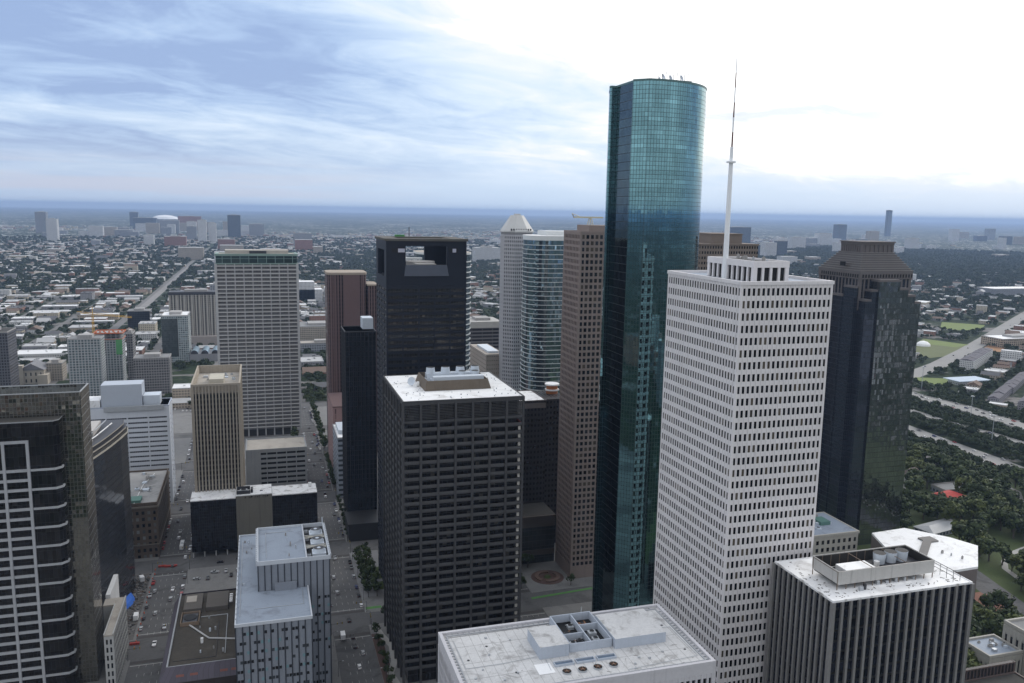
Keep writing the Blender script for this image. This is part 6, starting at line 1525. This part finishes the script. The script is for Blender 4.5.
for (x, y, s_) in tp[:300-NT-20]: tree(x, y, s_, 'park'); npk += 1
rest_near = tp[300-NT:] if False else tp[npk:]
# the mass of trees further out: one object
def template(seed, n=26, ls=1.0):
    q_ = np.random.RandomState(seed); V = []
    for i in range(n):
        v = q_.normal(size=3); v /= np.linalg.norm(v); v[2] = abs(v[2])*.9 if q_.rand() < .8 else v[2]*.4
        c0 = v*np.array([1, 1, .72])*q_.uniform(.55, 1.0)+np.array([0, 0, .75]); n_ = v+q_.uniform(-.5, .5, 3); n_ /= np.linalg.norm(n_)
        e = np.cross(n_, [.3, .5, .8]); e /= np.linalg.norm(e); f = np.cross(n_, e); a = q_.uniform(0, 6.28); s_ = q_.uniform(.35, .6)*ls
        for k in range(3): b_ = a+k*2.094; V.append(c0+s_*(e*math.cos(b_)+f*math.sin(b_)))
    return np.array(V)
TP = [template(i) for i in range(6)]
pos = []
q = random.Random(99)
near_mass = [(x, y, 5*s_) for (x, y, s_) in rest_near]
NB = np.array([(c_[1], c_[2], max(c_[3], c_[4])*.5) for c_ in cand])
near_c = []
for i in range(52000):
    az = R(q.uniform(-22, 56)); d_ = 900*math.exp(q.random()**.85*2.05); x, y = d_*math.sin(az), d_*math.cos(az)
    if not free(x, y, 2): continue
    if d_ < 2600:
        dd_ = np.hypot(NB[:, 0]-x, NB[:, 1]-y)
        if (dd_ < NB[:, 2]*.8+2).any(): continue
        if x < 300 and q.random() < .35: continue
        if x < 300:
            fx = (x+61) % 107
            if fx < 7 or fx > 100: continue
    r_ = q.uniform(3.2, 6.5) if d_ < 2600 else q.uniform(5, 11)
    near_c.append((d_, x, y, r_))
    
near_c.sort(); k = 0; taken = set()
for i, (d_, x, y, r_) in enumerate(near_c):
    if NT >= 300: break
    if seen(x, y, 5, -4) and not hidden(x, y, 6): tree(x, y, r_/5.0, 'town'); taken.add(i)
pos += [(x, y, r_) for i, (d_, x, y, r_) in enumerate(near_c) if i not in taken]
# broad woodland belt to the west
for i in range(15000):
    az = R(q.uniform(33, 56)); d_ = q.uniform(3700, 7200); x, y = d_*math.sin(az), d_*math.cos(az); pos.append((x, y, q.uniform(8, 14)))
P_ = np.array(pos); rs = np.random.RandomState(3); dist_ = np.hypot(P_[:, 0], P_[:, 1])
TPN = [template(i+50, 150, .5) for i in range(4)]
allv = []
near_all = np.concatenate([np.array(near_mass).reshape(-1, 3), P_[dist_ < 1250]]); P_ = P_[dist_ >= 1250]
for sel, T_ in [(P_[i::6], TP[i]) for i in range(6)]+[(near_all[i::4], TPN[i]) for i in range(4)]:
    n_ = len(sel); a = rs.uniform(0, 6.283, n_)
    ca, sa = np.cos(a)[:, None], np.sin(a)[:, None]; r_ = sel[:, 2][:, None]; zz = rs.uniform(.8, 1.25, n_)[:, None]
    X = sel[:, 0][:, None]+r_*(T_[None, :, 0]*ca-T_[None, :, 1]*sa); Y = sel[:, 1][:, None]+r_*(T_[None, :, 0]*sa+T_[None, :, 1]*ca); Z = r_*zz*T_[None, :, 2]+.6
    allv.append(np.stack([X, Y, Z], -1).reshape(-1, 3))
V = np.concatenate(allv).astype(np.float32); nv = len(V); me = bpy.data.meshes.new('far_trees')
me.vertices.add(nv); me.vertices.foreach_set('co', V.ravel()); me.loops.add(nv); me.loops.foreach_set('vertex_index', np.arange(nv, dtype=np.int32))
me.polygons.add(nv//3); me.polygons.foreach_set('loop_start', np.arange(0, nv, 3, dtype=np.int32)); me.update(calc_edges=True); me.materials.append(LEAFF)
o = bpy.data.objects.new('far_trees', me); C.objects.link(o); stuff(tag(o, 'dark green tree canopy mixed through the low city to the horizon', 'trees'))

# ================================================================== VEHICLES AND STREET FURNITURE
TYRE = pm('tyre_rubber', (.02, .02, .02), .9); CGL = pm('car_glass', (.015, .017, .02), .1, .1, 1, spec=.6); LAMP = pm('car_lamp', (.5, .45, .4), .3); RLAMP = pm('tail_lamp', (.35, .02, .02), .3)
def loft(mb, secs, m, mtop=None):
    for (a, b_) in zip(secs, secs[1:]):
        n = len(a)
        for i in range(n): mb.face([a[i], a[(i+1) % n], b_[(i+1) % n], b_[i]], m)
    mb.face(secs[0][::-1], m); mb.face(secs[-1], m if mtop is None else mtop)
def car_mesh(col, kind='sedan'):
    paint = pm('car_paint_'+col[0], col[1], .3, .05, 1, spec=.6); mb = MB()
    L_, W_ = (4.7, 1.85) if kind == 'sedan' else ((5.0, 2.0) if kind == 'suv' else (5.6, 2.05)); h1 = .95 if kind == 'sedan' else 1.1; h2 = 1.45 if kind == 'sedan' else 1.85
    def rect(x0, x1, w_, z): return [(-w_/2, x0, z), (w_/2, x0, z), (w_/2, x1, z), (-w_/2, x1, z)]
    loft(mb, [rect(-L_/2+.1, L_/2-.1, W_-.1, .28), rect(-L_/2, L_/2, W_, .6), rect(-L_/2+.08, L_/2-.15, W_-.08, h1)], 0)
    c0, c1 = (-L_*.36, L_*.20) if kind == 'sedan' else ((-L_*.47, L_*.22) if kind == 'suv' else (-L_*.08, L_*.24))
    loft(mb, [rect(c0, c1, W_-.16, h1+.005), rect(c0+.45, c1-.6, W_-.42, h2-.06)], 1); loft(mb, [rect(c0+.42, c1-.56, W_-.38, h2-.055), rect(c0+.55, c1-.7, W_-.5, h2)], 0)
    for sx in (-1, 1):
        for sy in (-.31, .31): mb.tube((sx*(W_/2-.2), L_*sy, .34), (sx*(W_/2+.01), L_*sy, .34), .34, 10, 2)
        mb.box(sx*W_*.36-.2, sx*W_*.36+.2, L_/2-.05, L_/2+.015, .6, .78, 3); mb.box(sx*W_*.36-.2, sx*W_*.36+.2, -L_/2-.015, -L_/2+.05, .62, .82, 4)
    return mb.mesh(kind+'_'+col[0], [paint, CGL, TYRE, LAMP, RLAMP])
COLS = [('white', (.75, .75, .75)), ('silver', (.40, .41, .42)), ('black', (.02, .02, .022)), ('grey', (.13, .135, .14)), ('red', (.35, .03, .03)), ('dark_blue', (.03, .05, .14)), ('white', (.75, .75, .75)), ('silver', (.40, .41, .42)), ('black', (.02, .02, .022)), ('white', (.75, .75, .75)), ('silver', (.40, .41, .42))]
CARS = {}
def car(x, y, ang, where, group, z=.06, kind=None, col=None):
    kind = kind or q.choice(['sedan', 'sedan', 'suv', 'pickup']); col = col or q.choice(COLS)
    if (kind, col[0]) not in CARS: CARS[kind, col[0]] = car_mesh(col, kind)
    o = bpy.data.objects.new({'sedan': 'parked_car', 'suv': 'suv', 'pickup': 'pickup_truck'}[kind], CARS[kind, col[0]]); C.objects.link(o); o.location = (x, y, z); o.rotation_euler = (0, 0, ang)
    cn = col[0].replace('_', ' '); kn = {'sedan': 'sedan', 'suv': 'tall car', 'pickup': 'pickup truck'}[kind]
    return tag(o, f'{cn} {kn} {where}', 'car', f'{cn} {kn}s {group}')
q = random.Random(55)
used = []
def far_enough(x, y, d_=7):
    if any(math.hypot(x-a, y-b_) < d_ for a, b_ in used): return False
    used.append((x, y)); return True
lanes = [-7.2, -3.5, 0, 3.5, 7.2]
for i in range(75):
    x = 46+q.choice(lanes); y = q.uniform(392, 1030)
    if far_enough(x, y, 9): car(x, y, q.choice([0, .02, -.02]), 'driving on the wide avenue left of the framed tower', 'on the wide avenue')
for i in range(38):
    x = -61+q.choice(lanes); y = q.uniform(470, 1000)
    if far_enough(x, y, 9): car(x, y, 0, 'on the avenue beside the brown brick block', 'on the avenue by the brick block')
for sx, y0_, y1_ in ((46, 480, 1000), (-61, 480, 960)):
    for s_ in (-1, 1):
        y = y0_
        while y < y1_:
            y += q.uniform(6, 16)
            if min(abs(y-c) for c in SY) < 20: continue
            if far_enough(sx+s_*9.3, y, 5.5): car(sx+s_*9.3, y, 0, 'parked at the kerb of a downtown avenue', 'parked at the avenue kerbs')
for i in range(9): 
    x, y = q.uniform(-45, 30), 582+q.choice((-5, -1.5, 3))
    if far_enough(x, y, 7): car(x, y, 1.5708, 'on the cross street in front of the black and tan block', 'on the black and tan block cross street')
for i in range(8):
    x = -44+i*3.6+q.uniform(-.3, .3)
    if i in (1, 4): continue
    car(x, 553+q.uniform(-.5, .5)+8*(i % 2), q.choice([1.57, .0, 1.4]), 'parked in the small lot behind the dark roofed block', 'in the small lot', .2)
for r_ in range(7):
    for i in range(9):
        if q.random() < .25: continue
        car(-118+i*4.6, 1040+r_*11, 0, 'parked in the open lot behind the finned tan tower', 'in the open lot behind the finned tan tower', .1)
for r_ in range(5):
    for i in range(3):
        if q.random() < .2: continue
        car(-46+i*7, 770+r_*9, 1.57, 'parked along the lot beside the finned tan tower', 'in the lot beside the finned tan tower', .2)
def along(pts, off, n, z, where, group):
    tot = [math.dist(a, b_) for a, b_ in zip(pts, pts[1:])]; S_ = sum(tot)
    for i in range(n):
        u = q.random()*S_
        for (a, b_, l_) in zip(pts, pts[1:], tot):
            if u < l_: break
            u -= l_
        t_ = ((b_[0]-a[0])/l_, (b_[1]-a[1])/l_); o_ = q.choice(off); x = a[0]+t_[0]*u-t_[1]*o_; y = a[1]+t_[1]*u+t_[0]*o_
        if seen(x, y, 1, 10) and far_enough(x, y, 7): car(x, y, math.atan2(t_[1], t_[0])-1.5708, where, group, z)
along(FW1, [-15.7, -11.2, -6.7, -2.2, 2.2, 6.7, 11.2, 15.7], 130, .14, 'driving on the wide ground-level freeway', 'on the ground-level freeway')
along(FW2, [-12.5, -7.5, -2.5, 2.5, 7.5, 12.5], 80, 5.55, 'driving on the raised freeway', 'on the raised freeway')
along(FW3, [-2.5, 2.5], 8, 4.05, 'driving on the freeway ramp', 'on the freeway ramp'); along(DIAG, [-10, -4, 4, 10], 14, .12, 'on the pale diagonal avenue', 'on the diagonal avenue')
car(459, 396, R(10), 'alone on the road curving past the park lawn', 'on the park road', .1, 'sedan', COLS[2])
for (x, y) in ((444, 352), (447, 352.5), (440, 350)): car(x, y, 1.2, 'parked at the roadside above the civic hall', 'at the roadside by the civic hall', .1)
for i in range(14): 
    x, y = 655+q.uniform(-14, 14), 700+q.uniform(-22, 22)
    if far_enough(x, y, 6): car(x, y, q.choice([0, .3]), 'parked by the freeway right of the stepped pyramid tower', 'parked by the freeway', .1)
def box_truck(x, y, ang, label, L_=7.5, bus=False):
    t = thing('city_bus' if bus else 'box_truck', label, 'bus' if bus else 'truck', (x, y, .06)); t.rotation_euler = (0, 0, ang); t['_o'] = (0, 0, 0)
    if bus:
        MB().box(-1.3, 1.3, -6, 6, .45, 3.1).build('body', pm('bus_white', (.7, .7, .7), .4), t); m_ = MB(); m_.box(-1.32, 1.32, -5.6, 5.9, 1.5, 2.5); m_.box(-1.2, 1.2, 5.9, 6.03, 1.2, 2.7); m_.build('window_band', CGL, t); MB().box(-.8, .8, -2, 1, 3.1, 3.4).build('roof_unit', METAL, t)
    else:
        MB().box(-1.25, 1.25, -L_/2, L_/2-2.1, .8, 3.6).build('cargo_box', pm('truck_white', (.78, .78, .78), .5), t); m_ = MB(); m_.box(-1.1, 1.1, L_/2-2, L_/2, .5, 1.5); m_.box(-1.05, 1.05, L_/2-2, L_/2-.7, 1.5, 2.5); m_.build('cab', pm('cab_white', (.6, .6, .6), .4), t); MB().box(-1.07, 1.07, L_/2-1.2, L_/2-.66, 1.55, 2.3).build('windscreen', CGL, t)
    for y_ in (-L_*.3, L_*.36):
        m_ = MB()
        for sx in (-1, 1): m_.tube((sx*.8, y_, .45), (sx*1.22, y_, .45), .45, 10)
        m_.build('wheel_pair', TYRE, t)
box_truck(40.5, 452, 0, 'white box truck heading up the wide avenue by the curved plaza'); box_truck(-57.5, 612, 0, 'white city bus stopped beside the brown brick block', 12, True)
box_truck(-74.5, 506, 0, 'white box truck parked at the rubble site beside the avenue'); box_truck(-78, 560, .3, 'white box truck parked near the blue canopy', 6.5)
# street lamps
SL = MB(); SL.tube((0, 0, 0), (0, 0, 8.2), .11, 6, 0, .07); SL.tube((0, 0, 8.2), (-2.2, 0, 8.6), .06, 5); sl_pole = SL.mesh('pole', DMETAL); sl_head = MB().box(-2.9, -2.0, -.16, .16, 8.5, 8.68).mesh('lamp_head', METAL)
def lamp(x, y, ang):
    t = thing('street_lamp', 'thin grey street lamp along the downtown avenue kerbs', 'street lamp', (x, y, .17), 'street lamps along the avenue kerbs'); t.rotation_euler = (0, 0, ang)
    for nm, me in (('pole', sl_pole), ('lamp_head', sl_head)): o = bpy.data.objects.new(nm, me); C.objects.link(o); o.parent = t
for y in range(400, 1000, 32): lamp(57.6, y, 0); lamp(34.4, y+12, math.pi)
for y in range(480, 900, 34): lamp(-49.4, y, 0)
TS = MB(); TS.tube((0, 0, 0), (0, 0, 7), .14, 6, 0, .1); ts_pole = TS.mesh('pole', DMETAL); ts_arm = MB().tube((0, 0, 6.6), (-6.5, 0, 6.9), .08, 5).mesh('mast_arm', DMETAL)
m_ = MB(); 
for x in (-6.2, -3.4): m_.box(x-.2, x+.2, -.18, .18, 6.2, 7.4); 
ts_head = m_.mesh('signal_head', pm('signal_yellow', (.30, .22, .04), .6))
for sx in (-61, 46):
    for cy in (468, 582, 697, 812):
        for (ox, oy, a) in ((HW+1, HW+1, 0), (-HW-1, -HW-1, math.pi), (HW+1, -HW-1, 1.5708*3)):
            t = thing('traffic_signal', 'traffic signal on a mast arm at a downtown avenue crossing', 'traffic signal', (sx+ox, cy+oy, .17), 'traffic signals at the avenue crossings'); t.rotation_euler = (0, 0, a)
            for nm, me in (('pole', ts_pole), ('mast_arm', ts_arm), ('signal_head', ts_head)): o = bpy.data.objects.new(nm, me); C.objects.link(o); o.parent = t
HM = MB(); HM.tube((0, 0, 0), (0, 0, 34), .45, 8, 0, .25); hm_pole = HM.mesh('pole', METAL); m_ = MB(); m_.frus(0, 0, 1.6, 1.6, 33.2, 33.7, 12)
for i in range(8): a = i*.785; m_.box(1.6*math.cos(a)-.4, 1.6*math.cos(a)+.4, 1.6*math.sin(a)-.4, 1.6*math.sin(a)+.4, 32.6, 33.2)
hm_head = m_.mesh('lamp_ring', METAL)
for (x, y) in ((758, 690), (815, 775), (905, 950), (760, 600), (690, 760), (868, 720)):
    t = thing('high_mast_light', 'tall high-mast light pole standing along the freeway', 'light pole', (x, y, 0), 'high-mast lights along the freeway')
    for nm, me in (('pole', hm_pole), ('lamp_ring', hm_head)): o = bpy.data.objects.new(nm, me); C.objects.link(o); o.parent = t
# rubble site
mb = MB(); mb.face([(-112, 480, .19), (-73, 480, .19), (-73, 571, .19), (-112, 571, .19)]); struct(mb, 'bare_ground', pm('rubble_ground', (.12, .115, .11), .95, .35, .25, fine=.4))
mb = MB()
for i in range(420):
    x, y, s_ = q.uniform(-82, -73.5), q.uniform(484, 570), q.uniform(.15, .9); a = q.uniform(0, 3)
    if q.random() < .4: x, y = q.gauss(-78, 2.4), q.gauss(545, 10)
    mb.prism([(x+s_*math.cos(a+k*1.57), y+s_*math.sin(a+k*1.57)*q.uniform(.5, 1)) for k in range(4)], .19, .19+s_*q.uniform(.4, 1.0), q.randrange(3))
o = mb.build('rubble', [pm('rubble_pale', (.25, .24, .23)), pm('rubble_dark', (.07, .07, .07)), pm('rubble_brown', (.15, .12, .10))]); stuff(tag(o, 'heaps of demolition rubble beside the avenue and blue canopy', 'rubble'))
BAR = MB(); BAR.frus(0, 0, .32, .26, 0, 1.0, 10); bar_m = BAR.mesh('traffic_barrel', pm('barrel_orange', (.55, .10, .04), .7))
for i in range(16):
    o = bpy.data.objects.new('traffic_barrel', bar_m); C.objects.link(o); o.location = (-71.2+q.uniform(-.4, .4), 470+i*7.0, .06); tag(o, 'orange traffic barrel lining the rubble site', 'traffic barrel', 'orange barrels along the rubble site')
for (x, y, l_) in ((-74, 474, 5), (-66, 578, 8), (-70, 579, 5)):
    o = MB().box(x, x+l_, y, y+1.6, .06, 1.1).build('site_barrier', pm('barrier_red', (.35, .05, .04), .7), None, (x, y, .06)); tag(o, 'red and orange plastic barrier across the street by the rubble site', 'barrier', 'red barriers at the rubble site')
# red sculpture on the brick plaza
t = thing('red_sculpture', 'small red steel sculpture on the brick plaza by the park road', 'sculpture', (440, 392, .1)); m_ = MB(); m_.tube((439, 392, .1), (440, 392, 4.5), .35); m_.tube((441.5, 392, .1), (440, 392.4, 4.2), .35); m_.tube((438.6, 391, 3), (441.6, 393, 3.4), .3); m_.frus(440, 392, .9, .4, 4.2, 5.4, 10); m_.build('frame', pm('sculpture_red', (.45, .03, .03), .5), t)

# ================================================================== HAZE
hb = MB().box(-52000, 52000, -52000, 52000, -1.0, 318.0).build('haze', [])
hm = bpy.data.materials.new('haze'); hm.use_nodes = True; hm.node_tree.nodes.clear(); gg = G(hm.node_tree)
pv = gg.n('ShaderNodeVolumePrincipled'); pv.inputs['Color'].default_value = (.42, .58, .88, 1); pv.inputs['Density'].default_value = 4.6e-5; pv.inputs['Anisotropy'].default_value = .2
gg.t.links.new(pv.outputs[0], gg.n('ShaderNodeOutputMaterial').inputs['Volume']); hb.data.materials.append(hm); stuff(hb); hb['label'] = 'thin blue haze over the whole city'; hb['category'] = 'haze'
